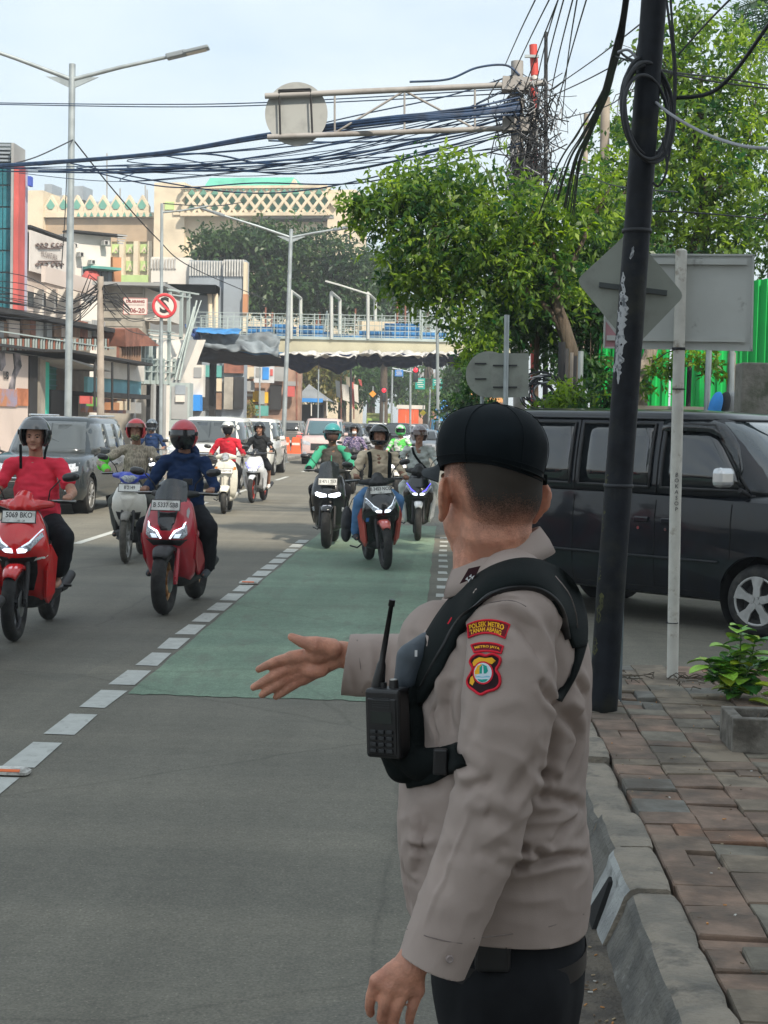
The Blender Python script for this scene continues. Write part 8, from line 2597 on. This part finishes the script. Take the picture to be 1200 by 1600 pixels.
for k in range(16):
 v_ = random.uniform(440,470); v2 = random.uniform(450,540)
 cable([(157,v_),(110,(v_ + v2) / 2 + 12),(40,v2 - 20 + random.uniform(-10,10)),(-40,v2 - 30)],[44,45,46,47],.012,label='wire sagging in front of the stalls left of the short utility pole',group='wires in front of the stalls')
for k in range(4):
 v_ = random.uniform(440,470)
 cable([(157,v_),(200,v_ + 40 + random.uniform(-10,20)),(250,v_ + random.uniform(5,60))],[44,50,60],.012,label='wire sagging right from the short utility pole',group='wires by the no stopping sign')
# the tangle itself
tg = MB(); random.seed(44)
for k in range(430):
 u = random.gauss(828,17 if k % 4 else 30); v = random.uniform(120,300); Y_ = Yg + random.uniform(-.35,.3)
 L_ = random.uniform(10,70)
 if random.random() < .78: P = [(u,v),(u + random.gauss(0,12),v + L_ * .5),(u + random.gauss(0,14),v + L_)]
 else: P = [(u - L_ * .5,v + random.gauss(0,10)),(u,v + random.uniform(4,18)),(u + L_ * .5,v + random.gauss(0,12))]
 P = [p for p in P]
 tg.tube(catmull([px(a,min(c_,305),Y_ + random.uniform(-.1,.1)) for a,c_ in P],4),random.choice([.005,.007,.010]),n=4,cap=False,mi=random.choice([0,0,0,0,0,1]))
for k in range(22):
 cx,cv = random.gauss(820,10),random.uniform(262,285); r_ = random.uniform(14,26)
 tg.tube([px(cx + r_ * .55 * math.cos(a),cv + r_ * math.sin(a),Yg - .25) for a in np.linspace(0,2 * PI,14)],.010,n=4,cap=False)
tt = thing('wire_tangle','dense tangle of black and grey wires around the gantry post','wires',px(828,300,Yg))
tg.build('wire_mass',[K_rubber,K_cabw],tt,kind='stuff')
# coils on the ground by the wall
t = thing('cable_coils','loops of black and white cable lying below the trees','cable',(px(850,640,18).x,18,0))
for k in range(12):
 cx,cv = 848 + random.gauss(0,7),612 + random.gauss(0,5); r_ = random.uniform(20,33)
 b = MB(); b.tube([px(cx + r_ * math.cos(a),cv + r_ * .8 * math.sin(a),18 + .02 * k + .05 * math.sin(a * 2)) for a in np.linspace(0,2 * PI,28)],.010,n=5,cap=False); b.build('cable_loop',[K_rubber,K_rubber,K_cabw][k % 3],t)
# --- right side: green fence, walls, trunks
K_gf = mat('bright green sheet',(.010,.42,.085),.45,var=.06,vs=1.2,dirt=(.02,.25,.07),ds=.8,da=(.55,.8))
t = thing('green_fence','tall bright green corrugated metal fence behind the trees','fence',(px(1060,600,21).x,21,0))
def corrug(u0,u1,v0a,v0b,Y0,Y1,nm):
 a_ = V(((u0 - 700) * Y0 / FPX,Y0,0)); c_ = V(((u1 - 700) * Y1 / FPX,Y1,0)); d_ = c_ - a_; L_ = d_.length; d_.normalize(); n_ = V((d_.y,-d_.x,0))
 za = px(u0,v0a,Y0).z; zc = px(u1,v0b,Y1).z
 npan = max(1,int(L_ / .9));
 for k in range(npan):
  b = MB(); pts = []
  s_ = L_ * k / npan + .006; e_ = L_ * (k + 1) / npan - .006; x_ = s_
  prof = []
  while x_ < e_:
   for (dx,o_) in ((0,0),(.05,0),(.065,.025),(.115,.025),(.13,0)):
    if x_ + dx <= e_: prof.append((x_ + dx,o_))
   x_ += .15
  top_ = [a_ + d_ * x + n_ * o_ + V((0,0,za + (zc - za) * x / L_)) for x,o_ in prof]; bot_ = [V((p.x,p.y,0)) for p in top_]
  b.loft([bot_,top_],closed=False,cap=False,smooth=False); b.build(nm,K_gf,t)
corrug(930,1160,520,490,22,21,'fence_panel'); corrug(1150,1260,440,425,20.5,19.5,'fence_panel')
K_gwall = mat('garden wall',(.30,.27,.22),.9,var=.15,vs=1.5,dirt=(.14,.13,.10),ds=2,da=(.45,.7),bump=.4,bs=12)
t = thing('garden_wall','low weathered plaster wall in front of the green fence','wall',(px(1060,640,18.8).x,18.8,0))
a_ = px(985,610,18.8); c_ = px(1170,606,18.8); b = MB(); b.box(((a_.x + c_.x) / 2,18.9,.95),(c_.x - a_.x,.18,1.95)); b.build('wall',K_gwall,t)
b = MB(); b.box(((a_.x + c_.x) / 2,18.85,1.96),(c_.x - a_.x + .1,.3,.07)); b.build('wall_cap',K_conc,t)
t = thing('concrete_post','square grey concrete gate post at the right edge above the van roof','gate post',(px(1185,640,16).x,16,0))
a_ = px(1160,566,16); c_ = px(1225,566,16); b = MB(); b.box(((a_.x + c_.x) / 2,16.2,a_.z / 2),(c_.x - a_.x,.4,a_.z),bev=.02); b.build('post',mat('mossy concrete',(.20,.19,.165),.95,var=.15,vs=3,dirt=(.09,.10,.07),ds=4,da=(.45,.65),bump=.5,bs=30),t)
t = thing('grey_kiosk','grey metal box between the square sign and the tree trunks','kiosk',(px(850,640,19).x,19,0))
b = MB(); a_ = px(822,628,19); c_ = px(832,628,19); b.box(((a_.x + c_.x) / 2,19,.9),(.09,.1,1.8)); b.build('post',K_galv,t)
for k,(u,m_,lab) in enumerate(((1118,K['b'],'blue cover of a parked motorbike behind the wall'),(1130,K_dark,'dark rolled cover beside the blue one'),(1140,K_grey,'grey rolled cover left of the red one'),(1156,mat('deep red cover',(.35,.02,.05),.5),'red cover leaning at the concrete post'))):
 Yk = 17.4 + .1 * k; t = thing('cover',lab,'cover',(px(u,640,Yk).x,Yk,1.2))
 b = MB(); b.ball(px(u,634,Yk),(.075 + .02 * (k == 3),.12,.17 + .05 * (k == 3)),14,Matrix.Rotation(.25,3,'Y')); b.chain([(px(u - 3,645,Yk),.08),(px(u + 5,622,Yk),.05)],10)
 child('cloth',fuse(b,.02,2,off=_off[t.name],name='cloth'),m_,t)
# bamboo / thin stakes
for k in range(11):
 u = random.choice([880,893,905,1075,1085,1093,1105,1120,1131,1142,1012]) + random.uniform(-3,3); Yk = random.uniform(18,20)
 t = thing('stake','thin upright stake standing among the trees by the fence','stake',(px(u,640,Yk).x,Yk,0),group='thin stakes by the fence')
 b = MB(); b.tube([V((px(u,640,Yk).x,Yk,0)),px(u + random.uniform(-4,4),random.uniform(530,560),Yk)],random.uniform(.02,.045),n=7); b.build('stake_shaft',random.choice([K_dark,K_old,K_galv]),t)
# ---------------------------------------------------------------- trees and plants
def leafmat(name,c1,c2,tr=.35):
 m = bpy.data.materials.new(name); m.use_nodes = True; nt = m.node_tree; L = nt.links.new
 b = nt.nodes['Principled BSDF']; b.inputs['Roughness'].default_value = .42; b.inputs['Specular IOR Level'].default_value = .45
 at = nt.nodes.new('ShaderNodeAttribute'); at.attribute_name = 'tone'
 r = nt.nodes.new('ShaderNodeValToRGB'); r.color_ramp.elements[0].color = (*c1,1); r.color_ramp.elements[1].color = (*c2,1)
 L(at.outputs['Fac'],r.inputs['Fac']); L(r.outputs['Color'],b.inputs['Base Color'])
 tr_ = nt.nodes.new('ShaderNodeBsdfTranslucent'); mx = nt.nodes.new('ShaderNodeMixShader'); mx.inputs[0].default_value = tr
 hs = nt.nodes.new('ShaderNodeHueSaturation'); hs.inputs['Value'].default_value = 1.6; hs.inputs['Saturation'].default_value = 1.1
 L(r.outputs['Color'],hs.inputs['Color']); L(hs.outputs['Color'],tr_.inputs['Color'])
 L(b.outputs[0],mx.inputs[1]); L(tr_.outputs[0],mx.inputs[2])
 L(mx.outputs[0],nt.nodes['Material Output'].inputs['Surface'])
 return m
L_fresh = leafmat('fresh leaves',(.022,.080,.026),(.27,.39,.042),.5)
L_deep = leafmat('deep leaves',(.014,.050,.020),(.075,.155,.028),.35)
L_dark = leafmat('dark far leaves',(.013,.046,.018),(.070,.13,.030),.25)
L_yel = leafmat('yellowing leaves',(.10,.13,.03),(.30,.22,.06),.3)
K_bark = mat('bark',(.085,.065,.048),.95,var=.3,vs=14,bump=.9,bs=30,bd=.02,stretch=(1,1,.25),dirt=(.06,.055,.04),ds=3)
K_bark2 = mat('pale bark',(.24,.20,.16),.95,var=.25,vs=14,bump=.7,bs=30,bd=.02,stretch=(1,1,.3))
def leaves(name,m,parent,clumps,n,size,seed=0,droop=.3,flat=.8,holes=0.0,aspect=.45,tone_z=0.0):
 """n leaf blades scattered in twig clusters through ellipsoid clumps [(centre, radii, weight)]"""
 g = np.random.default_rng(seed)
 W = np.array([c[2] for c in clumps],float); W /= W.sum()
 # twigs: short sprigs of 5-9 leaves
 per = 7; nt_ = n // per
 ci = g.choice(len(clumps),nt_,p=W)
 C_ = np.array([list(c[0]) for c in clumps]); R_ = np.array([list(c[1]) for c in clumps])
 d = g.normal(size=(nt_,3)); d /= np.linalg.norm(d,axis=1)[:,None]
 rad = g.random(nt_) ** (1 / 2.2) * .98
 wob = np.array([1 + .32 * noise.noise(V(x * 2.3) + V((c * 3.1,0,seed))) for x,c in zip(d,ci)])
 K_ = 26 * len(clumps)
 kc = g.choice(len(clumps),K_,p=W); kd = g.normal(size=(K_,3)); kd /= np.linalg.norm(kd,axis=1)[:,None]
 kw = np.array([1 + .32 * noise.noise(V(x * 2.3) + V((c * 3.1,0,seed))) for x,c in zip(kd,kc)])
 kp = C_[kc] + kd * R_[kc] * (g.random(K_) ** .45 * kw)[:,None]
 ks = R_[kc].mean(1) * g.uniform(.13,.30,K_); kt = g.normal(size=K_) * .22
 ki = g.integers(0,K_,nt_)
 loose = g.random(nt_) < .22
 tw = np.where(loose[:,None],C_[ci] + d * R_[ci] * (rad * wob)[:,None],kp[ki] + g.normal(size=(nt_,3)) * ks[ki][:,None] * np.array([1.15,1,.8]))
 td = d * .6 + g.normal(size=(nt_,3)) * .5; td[:,2] -= droop * .4; td /= np.linalg.norm(td,axis=1)[:,None]
 tone_c = np.array([.5 + .9 * noise.noise(V(t) * (.9 / max(R_[0][0],.5)) * 2 + V((seed,0,0))) for t in tw])
 tone_c = tone_c + np.where(loose,0,kt[ki])
 P = np.repeat(tw,per,0); T = np.repeat(td,per,0)
 N_ = len(P)
 s_ = np.tile(np.arange(per),nt_) / per
 P = P + T * (s_[:,None] * size * 2.6)
 ld = T * .55 + g.normal(size=(N_,3)) * .75; ld[:,2] -= droop; ld /= np.linalg.norm(ld,axis=1)[:,None]
 sd = np.cross(ld,g.normal(size=(N_,3)) * .55 + np.array([0,0,1.0]) * flat); sd /= np.linalg.norm(sd,axis=1)[:,None] + 1e-9
 nn = np.cross(sd,ld)
 sz = size * g.uniform(.5,1.4,N_)
 a = P; tip = P + ld * sz[:,None] - nn * (sz * .12)[:,None]
 m1 = P + ld * (sz * .45)[:,None] + sd * (sz * aspect * .5)[:,None] + nn * (sz * .08)[:,None]
 m2 = P + ld * (sz * .45)[:,None] - sd * (sz * aspect * .5)[:,None] + nn * (sz * .08)[:,None]
 vs = np.stack([a,m1,tip,m2],1).reshape(-1,3)
 off = np.array(_off.get(parent.name,V((0,0,0))))
 vs = vs - off
 me = bpy.data.meshes.new(name); nq = N_
 me.vertices.add(nq * 4); me.loops.add(nq * 4); me.polygons.add(nq)
 me.vertices.foreach_set('co',vs.ravel()); me.loops.foreach_set('vertex_index',np.arange(nq * 4)); me.polygons.foreach_set('loop_start',np.arange(nq) * 4)
 try: me.polygons.foreach_set('loop_total',np.full(nq,4))
 except Exception: pass
 me.update(calc_edges=True)
 at = me.attributes.new('tone','FLOAT','FACE')
 tone = np.clip(np.repeat(tone_c,per) * .8 + g.random(N_) * .4 - .12,0,1) ** 1.35
 at.data.foreach_set('value',tone.astype(np.float32))
 o = child(name,me,m,parent)
 return o,tw
def limb(b,pts,r0,r1,n=9):
 P = catmull(pts,5); b.tube(P,list(np.linspace(r0,r1,len(P))),n=n)
def twigs(b,tw,roots,k,r,seed=1):
 rg = random.Random(seed)
 for _ in range(k):
  e = V(tw[rg.randrange(len(tw))]); s_ = min(roots,key=lambda q: (q - e).length)
  mid = s_.lerp(e,.5) + V((rg.uniform(-.1,.1),rg.uniform(-.1,.1),rg.uniform(0,.2))) * (e - s_).length
  b.tube([s_,mid,e],[r,r * .7,r * .3],n=5,cap=False)
def pclump(u,v,Y,ru,rv,ry,w):
 k = Y / FPX; return (px(u,v,Y),(ru * k,ry,rv * k),w)
# tree A: leaning over the road in the middle
YA = 20.5
t = thing('tree','bushy bright green tree whose crown hangs over the road in front of the gantry post','tree',(px(905,650,YA).x,YA,0))
cl = [pclump(640,310,YA,62,50,.8,1.0),pclump(590,335,YA,48,28,.5,.5),pclump(700,290,YA,60,50,.9,1.1),pclump(700,380,YA,90,60,1.1,1.7),pclump(790,330,YA,80,55,1.1,1.6),pclump(770,420,YA,90,60,1.2,1.7),pclump(870,340,YA,70,60,1.2,1.3),pclump(860,440,YA + .3,60,50,1.0,.9),pclump(640,390,YA,45,36,.7,.55),pclump(660,445,YA,50,30,.8,.6),pclump(720,485,YA,48,30,.8,.5),pclump(745,545,YA,22,30,.5,.22),pclump(930,310,YA + .5,50,45,.9,.8),pclump(560,325,YA,24,20,.3,.14),pclump(615,440,YA + .2,26,26,.3,.16)]
crown,tw = leaves('crown',L_fresh,t,cl,20000,.105,seed=3,droop=.35)
b = MB()
base = V((px(893,650,YA).x,YA,0)); fork_ = px(884,520,YA)
limb(b,[base,px(896,600,YA),fork_,px(868,470,YA),px(862,405,YA),px(850,350,YA)],.12,.05)
limb(b,[fork_ + V((0,0,-.1)),px(862,490,YA),px(815,448,YA),px(750,400,YA),px(690,350,YA)],.06,.02)
limb(b,[px(866,450,YA),px(820,390,YA),px(780,330,YA)],.045,.015); limb(b,[px(866,455,YA),px(900,400,YA),px(925,340,YA)],.05,.02)
roots = [px(815,448,YA),px(750,400,YA),px(700,355,YA),px(780,330,YA),px(850,350,YA),px(925,340,YA),px(720,450,YA),px(640,340,YA)]
limb(b,[px(750,400,YA),px(690,345,YA),px(640,330,YA),px(580,325,YA)],.03,.01); limb(b,[px(800,440,YA),px(740,455,YA),px(700,460,YA)],.03,.012)
twigs(b,tw,roots,150,.010)
b.build('trunk',K_bark,t)
# tree B: tall one at the right
YB = 25
t = thing('tree','tall yellow green tree filling the upper right corner behind the leaning pole','tree',(px(1085,650,YB).x,YB,0))
cl = [pclump(1095,95,YB,75,80,1.2,1.2),pclump(1060,60,YB,40,40,.8,.4),pclump(1150,180,YB,75,80,1.4,1.3),pclump(1070,210,YB,75,70,1.4,1.3),pclump(1130,280,YB,90,70,1.6,1.6),pclump(1040,300,YB,75,60,1.4,1.2),pclump(975,290,YB,50,55,1.0,.8),pclump(1190,330,YB,60,70,1.4,.9),pclump(1100,370,YB,90,45,1.4,1.3),pclump(960,350,YB - 1,50,45,.9,.8),pclump(1180,50,YB + 1,45,30,.8,.2),pclump(1200,400,YB,40,40,.8,.4),pclump(1020,380,YB,50,35,.9,.5),pclump(950,200,YB + 4,30,50,1,.3),pclump(1040,130,YB,30,40,.8,.3)]
crown,tw = leaves('crown',L_fresh,t,cl,17000,.125,seed=9,droop=.25)
b = MB(); base = V((px(1100,650,YB).x,YB,0))
limb(b,[base,px(1095,520,YB),px(1085,420,YB),px(1100,330,YB),px(1090,240,YB),px(1095,120,YB)],.20,.04)
limb(b,[px(1088,430,YB),px(1040,380,YB),px(1000,310,YB)],.08,.02); limb(b,[px(1100,330,YB),px(1150,260,YB),px(1180,180,YB)],.08,.02); limb(b,[px(1090,250,YB),px(1060,190,YB),px(1050,100,YB)],.05,.015)
limb(b,[px(1092,480,YB),px(1150,400,YB),px(1200,330,YB)],.07,.02)
twigs(b,tw,[px(1095,200,YB),px(1000,310,YB),px(1180,180,YB),px(1050,120,YB),px(1100,330,YB),px(1200,330,YB),px(1130,260,YB)],120,.012); b.build('trunk',K_bark,t)
# tree C: dark undergrowth tree between
YC = 22.5
t = thing('tree','darker low tree between the cable coils and the diamond sign','tree',(px(935,650,YC).x,YC,0))
cl = [pclump(900,420,YC,70,60,1.2,1.4),pclump(930,500,YC,50,55,1.0,.8),pclump(850,480,YC,60,50,1.0,.9),pclump(1000,440,YC,70,60,1.2,.9),pclump(905,580,YC - 1,34,40,.6,.35),pclump(790,500,YC,50,45,.9,.5),pclump(870,540,YC + .5,60,40,.8,.4)]
crown,tw = leaves('crown',L_deep,t,cl,15000,.11,seed=15,droop=.3)
b = MB(); limb(b,[V((px(938,650,YC).x,YC,0)),px(932,560,YC),px(936,480,YC),px(920,400,YC)],.11,.05); limb(b,[V((px(912,650,YC).x,YC + .3,0)),px(905,560,YC),px(885,470,YC),px(865,400,YC)],.09,.04)
limb(b,[V((px(838,650,YC).x,YC + .3,0)),px(838,560,YC),px(842,490,YC)],.05,.03)
twigs(b,tw,[px(936,480,YC),px(920,400,YC),px(885,470,YC)],60,.012); b.build('trunk',K_bark,t)
# leaning pale trunk behind the van
t = thing('tree','short pale trunk leaning right in front of the green fence','tree',(px(990,650,19).x,19,0))
b = MB(); limb(b,[V((px(985,655,19).x,19,0)),px(998,610,19),px(1012,565,19),px(1025,530,19),px(1060,470,19)],.11,.06); b.build('trunk',K_bark2,t)
leaves('crown',L_fresh,t,[pclump(1030,575,18.7,26,14,.25,1),pclump(1075,560,18.7,30,12,.25,1),pclump(1110,572,18.7,20,10,.2,.6),pclump(1000,600,18.7,18,16,.2,.8)],900,.085,seed=21)
# low bushes around the trunks
for k,(u,v,Y_,ru,rv,n_,m_,lab) in enumerate(((885,622,17.6,40,20,1500,L_fresh,'bright bush growing over the cable coils'),(745,600,19.5,30,45,1500,L_deep,'leafy shoot behind the round sign'),(760,545,20,30,26,900,L_fresh,'small light green tuft above the square sign'),(700,625,60,16,12,500,L_deep,'feathery bush at the road edge left of the cap'),(960,610,18.2,30,24,900,L_deep,'dark bush between the pale trunk and the pole'))):
 t = thing('bush',lab,'bush',(px(u,640,Y_).x,Y_,0)); kk = Y_ / FPX
 leaves('foliage',m_,t,[(px(u,v,Y_),(ru * kk,.35,rv * kk),1),(px(u,645,Y_),(ru * kk * .7,.3,rv * kk),.8)],n_,.08 if Y_ < 30 else .2,seed=30 + k)
 b = MB(); b.tube([V((px(u,640,Y_).x,Y_,0)),px(u,v,Y_)],.015,n=6); b.build('stem',K_bark,t)
# palm fronds in the top right corner
YP = 29
t = thing('palm_tree','palm with feathery fronds sticking out behind the top right crown','palm tree',(px(1215,650,YP).x,YP,0))
b = MB(); b.tube([V((px(1215,650,YP).x,YP,0)),px(1212,60,YP)],[.16,.12],n=10); b.build('trunk',K_bark2,t)
hub = px(1212,60,YP); random.seed(6)
for (u,v) in ((1140,40),(1130,75),(1150,15),(1175,5),(1200,0),(1155,100),(1160,140),(1180,150),(1240,20),(1250,80)):
 e = px(u,v,YP + random.uniform(-.6,.6)); mid = hub.lerp(e,.5) + V((0,0,.35)); P = catmull([hub,mid,e],12)
 b = MB(); b.tube(P,.012,n=4,cap=False)
 for i in range(3,len(P)):
  tdir = (P[i] - P[i - 1]).normalized(); sd = tdir.cross(V((0,1,0))).normalized()
  for s_ in (-1,1):
   q = P[i]; l_ = .42 * (1 - (i / len(P)) ** 2 * .5); tip = q + (sd * s_ * .8 + tdir * .6 + V((0,0,-.25))).normalized() * l_
   b.add([q,q + tdir * .03,tip],[(0,1,2)])
 o = b.build('frond',L_deep,t)
# dark big trees beyond the mall side and over the far road
def fartree(lab,u,Y,clumps,n,size,m,seed,tu=None):
 t = thing('tree',lab,'tree',(px(tu or u,650,Y).x,Y,0),group='trees beyond the footbridge')
 cr,tw = leaves('crown',m,t,[pclump(a,c_,Y,ru,rv,ry,w) for (a,c_,ru,rv,ry,w) in clumps],n,size,seed=seed,droop=.2)
 b = MB(); bb = V((px(tu or u,650,Y).x,Y,0)); limb(b,[bb,px(u,560,Y),px(u,480,Y)],.35 * Y / 110,.12 * Y / 110)
 twigs(b,tw,[px(u,500,Y),px(u,540,Y)],24,.06 * Y / 110); b.build('trunk',K_bark,t); return t
fartree('huge dark tree in front of the market hall, left of the road',430,112,[(370,400,66,34,3.5,1.2),(440,385,70,28,3.5,1.2),(500,400,60,34,3.5,1),(550,420,48,26,3,.7),(410,450,75,40,3.5,1.5),(480,460,70,40,3.5,1.4),(545,470,52,36,3.5,.9),(330,385,30,20,2,.3),(420,372,40,16,2,.4),(590,455,24,26,2,.25)],24000,.42,L_dark,51)
fartree('dark green tree right of the huge one, above the bridge railing',600,125,[(600,430,40,32,3,1),(590,475,36,26,3,.7),(640,500,40,26,3,.6)],7000,.42,L_dark,52)
fartree('yellow brown leafed tree beyond the grey tent',505,128,[(500,598,26,22,2,1),(485,585,20,16,2,.6),(515,580,22,14,2,.5)],3000,.4,L_yel,53)
fartree('green tree behind the signals in the middle distance',580,150,[(580,590,30,34,3,1),(632,600,30,34,3,1.1),(600,575,24,16,2,.5),(560,600,18,26,2,.4)],6000,.45,L_deep,54)
fartree('mid green tree hiding the base of the market hall beyond the banners',535,140,[(530,600,34,30,3,1),(560,585,24,26,3,.7),(500,610,24,26,2,.5),(470,600,20,26,2,.4)],6000,.42,L_deep,57)
fartree('light green tree in front of the orange building',668,165,[(665,622,30,18,3,1),(700,612,24,20,3,.8),(640,626,16,16,2,.4)],3500,.42,L_fresh,55)
fartree('small tree under the right end of the bridge',722,105,[(722,590,18,36,2,1),(738,560,18,22,2,.6)],3500,.32,L_deep,56)
t = thing('bush','yellow flowering bush below the stalls under the bridge','bush',(px(375,650,100).x,100,0))
leaves('foliage',L_yel,t,[pclump(375,638,100,22,9,.8,1)],1500,.22,seed=60); b = MB(); b.tube([V((px(375,650,100).x,100,0)),px(375,636,100)],.05,n=6); b.build('stem',K_bark,t)
# weed in the pavement, close to the camera
g0 = gp(1152,1092,.2); YW = g0.y
t = thing('weed_plant','leafy bright green weed growing at the pavement edge in front of the van wheel','plant',tuple(g0))
random.seed(9)
def bigleaf(b,p,d,up,L_,w_,mi=0):
 d = V(d).normalized(); s_ = d.cross(V(up)).normalized(); n_ = s_.cross(d)
 rows = []
 for i in range(7):
  f_ = i / 6; wd = w_ * math.sin(PI * min(1,f_ * .86 + .10)) ** .7 * (1 if f_ < 1 else .05)
  c_ = p + d * (L_ * f_) - V((0,0,1)) * (L_ * .30 * f_ * f_)
  rows.append([c_ - s_ * wd + n_ * wd * .28,c_ - s_ * wd * .5 + n_ * wd * .05,c_ ,c_ + s_ * wd * .5 + n_ * wd * .05,c_ + s_ * wd + n_ * wd * .28])
 b.loft(rows,closed=False,cap=False)
K_lf = [mat('weed leaf light',(.26,.48,.05),.45,var=.15,vs=30,sss=.0),mat('weed leaf mid',(.12,.32,.045),.45,var=.2,vs=30),mat('weed leaf dark',(.05,.18,.04),.45,var=.2,vs=30),mat('weed leaf yellow',(.34,.44,.03),.5,var=.1,vs=20)]
stems = []
for (du,dv,yy) in ((6,-112,0),(-12,-80,.1),(28,-92,-.05),(40,-60,.08),(-30,-52,-.06),(18,-50,.15),(-48,-62,0)):
 top_ = px(1152 + du,1092 + dv,YW + yy); P = catmull([g0,g0.lerp(top_,.5) + V((du * .0006,0,.02)),top_],6)
 b = MB(); b.tube(P,list(np.linspace(.006,.003,len(P))),n=6); b.build('stem',mat('weed stem',(.10,.16,.05),.6),t); stems.append(P)
for P in stems:
 for i in range(2,len(P)):
  for _ in range(2):
   a = random.uniform(0,2 * PI); L_ = random.uniform(.05,.095) * (1 if i < len(P) - 1 else .8)
   f_ = i / len(P); k = random.choices([0,1,2,3],[3 * f_ + .3,2,2.2 * (1.2 - f_),.25])[0]
   b = MB(); bigleaf(b,P[i],(math.cos(a),math.sin(a) * .8,random.uniform(-.1,.5)),(0,0,1),L_ * 1.5,L_ * .66); b.build('leaf',K_lf[k],t)
for (u,v,a_) in ((1180,1070,.3),(1190,1085,1.0),(1110,1045,3.0),(1170,1095,-.5)):
 b = MB(); bigleaf(b,px(u,v,YW - .1),(math.cos(a_),-.3,.1),(0,0,1),.13,.058); b.build('leaf',K_lf[random.choice([0,3])],t)
# concrete block planter at the right edge
k0 = gp(1146,1176,.2)
t = thing('concrete_block','hollow square concrete block standing on the pavers at the right edge','concrete block',(k0.x + .2,k0.y + .15,.2),local=True)
K_blk = mat('grimy block concrete',(.19,.175,.15),.95,col2=(.10,.09,.075),vs=9,detail=9,bump=.8,bs=40,bd=.01,dirt=(.06,.055,.045),ds=6,da=(.5,.7))
b = MB(); W_,D_,H_,th = .42,.34,.165,.055
b.box((0,-D_ / 2 + th / 2,H_ / 2),(W_,th,H_),bev=.008); b.box((0,D_ / 2 - th / 2,H_ / 2),(W_,th,H_),bev=.008); b.box((-W_ / 2 + th / 2,0,H_ / 2 - .001),(th,D_ - 2 * th,H_),bev=.006); b.box((W_ / 2 - th / 2,0,H_ / 2 - .001),(th,D_ - 2 * th,H_),bev=.006)
b.build('block_wall',K_blk,t); b = MB(); b.box((0,0,.04),(W_ - .1,D_ - .1,.08)); b.build('soil',M_soil,t)
b = MB(); random.seed(4)
for k in range(26):
 a = random.uniform(0,6.28); p = V((random.uniform(-.12,.12),random.uniform(-.1,.1),.10)); b.tube([p,p + V((math.cos(a) * .08,math.sin(a) * .06,random.uniform(.0,.07)))],.003,n=4)
b.build('dead_twigs',K_bark,t,kind='stuff')
# dead twigs on the pavement around the white post
b = MB()
for k in range(40):
 c_ = w0 + V((random.gauss(0,.32),random.gauss(-.1,.12),.008)); a = random.uniform(0,6.28); l_ = random.uniform(.05,.2)
 b.tube([c_,c_ + V((math.cos(a) * l_ * .5,math.sin(a) * l_ * .3,random.uniform(.0,.03))),c_ + V((math.cos(a + .3) * l_,math.sin(a + .3) * l_ * .6,.004))],.003,n=4)
b.build('dead_twigs',K_bark,kind='stuff',label='dry twigs scattered round the foot of the white post')
# thin town haze: one closed box of pale air round the street
hb = MB(); hb.box((0,300,24.5),(820,1020,52))
mhz = bpy.data.materials.new('haze'); mhz.use_nodes = True; nt = mhz.node_tree; nt.nodes.clear()
vo_ = nt.nodes.new('ShaderNodeVolumePrincipled'); vo_.inputs['Density'].default_value = .0010; vo_.inputs['Color'].default_value = (.93,.96,1,1); vo_.inputs['Anisotropy'].default_value = .2
mo_ = nt.nodes.new('ShaderNodeOutputMaterial'); nt.links.new(vo_.outputs[0],mo_.inputs['Volume'])
hb.build('haze',mhz,kind='stuff',label='thin pale haze over the whole street')
try:
 bpy.data.scenes.remove(TMP)
except Exception as e:
 print(e)
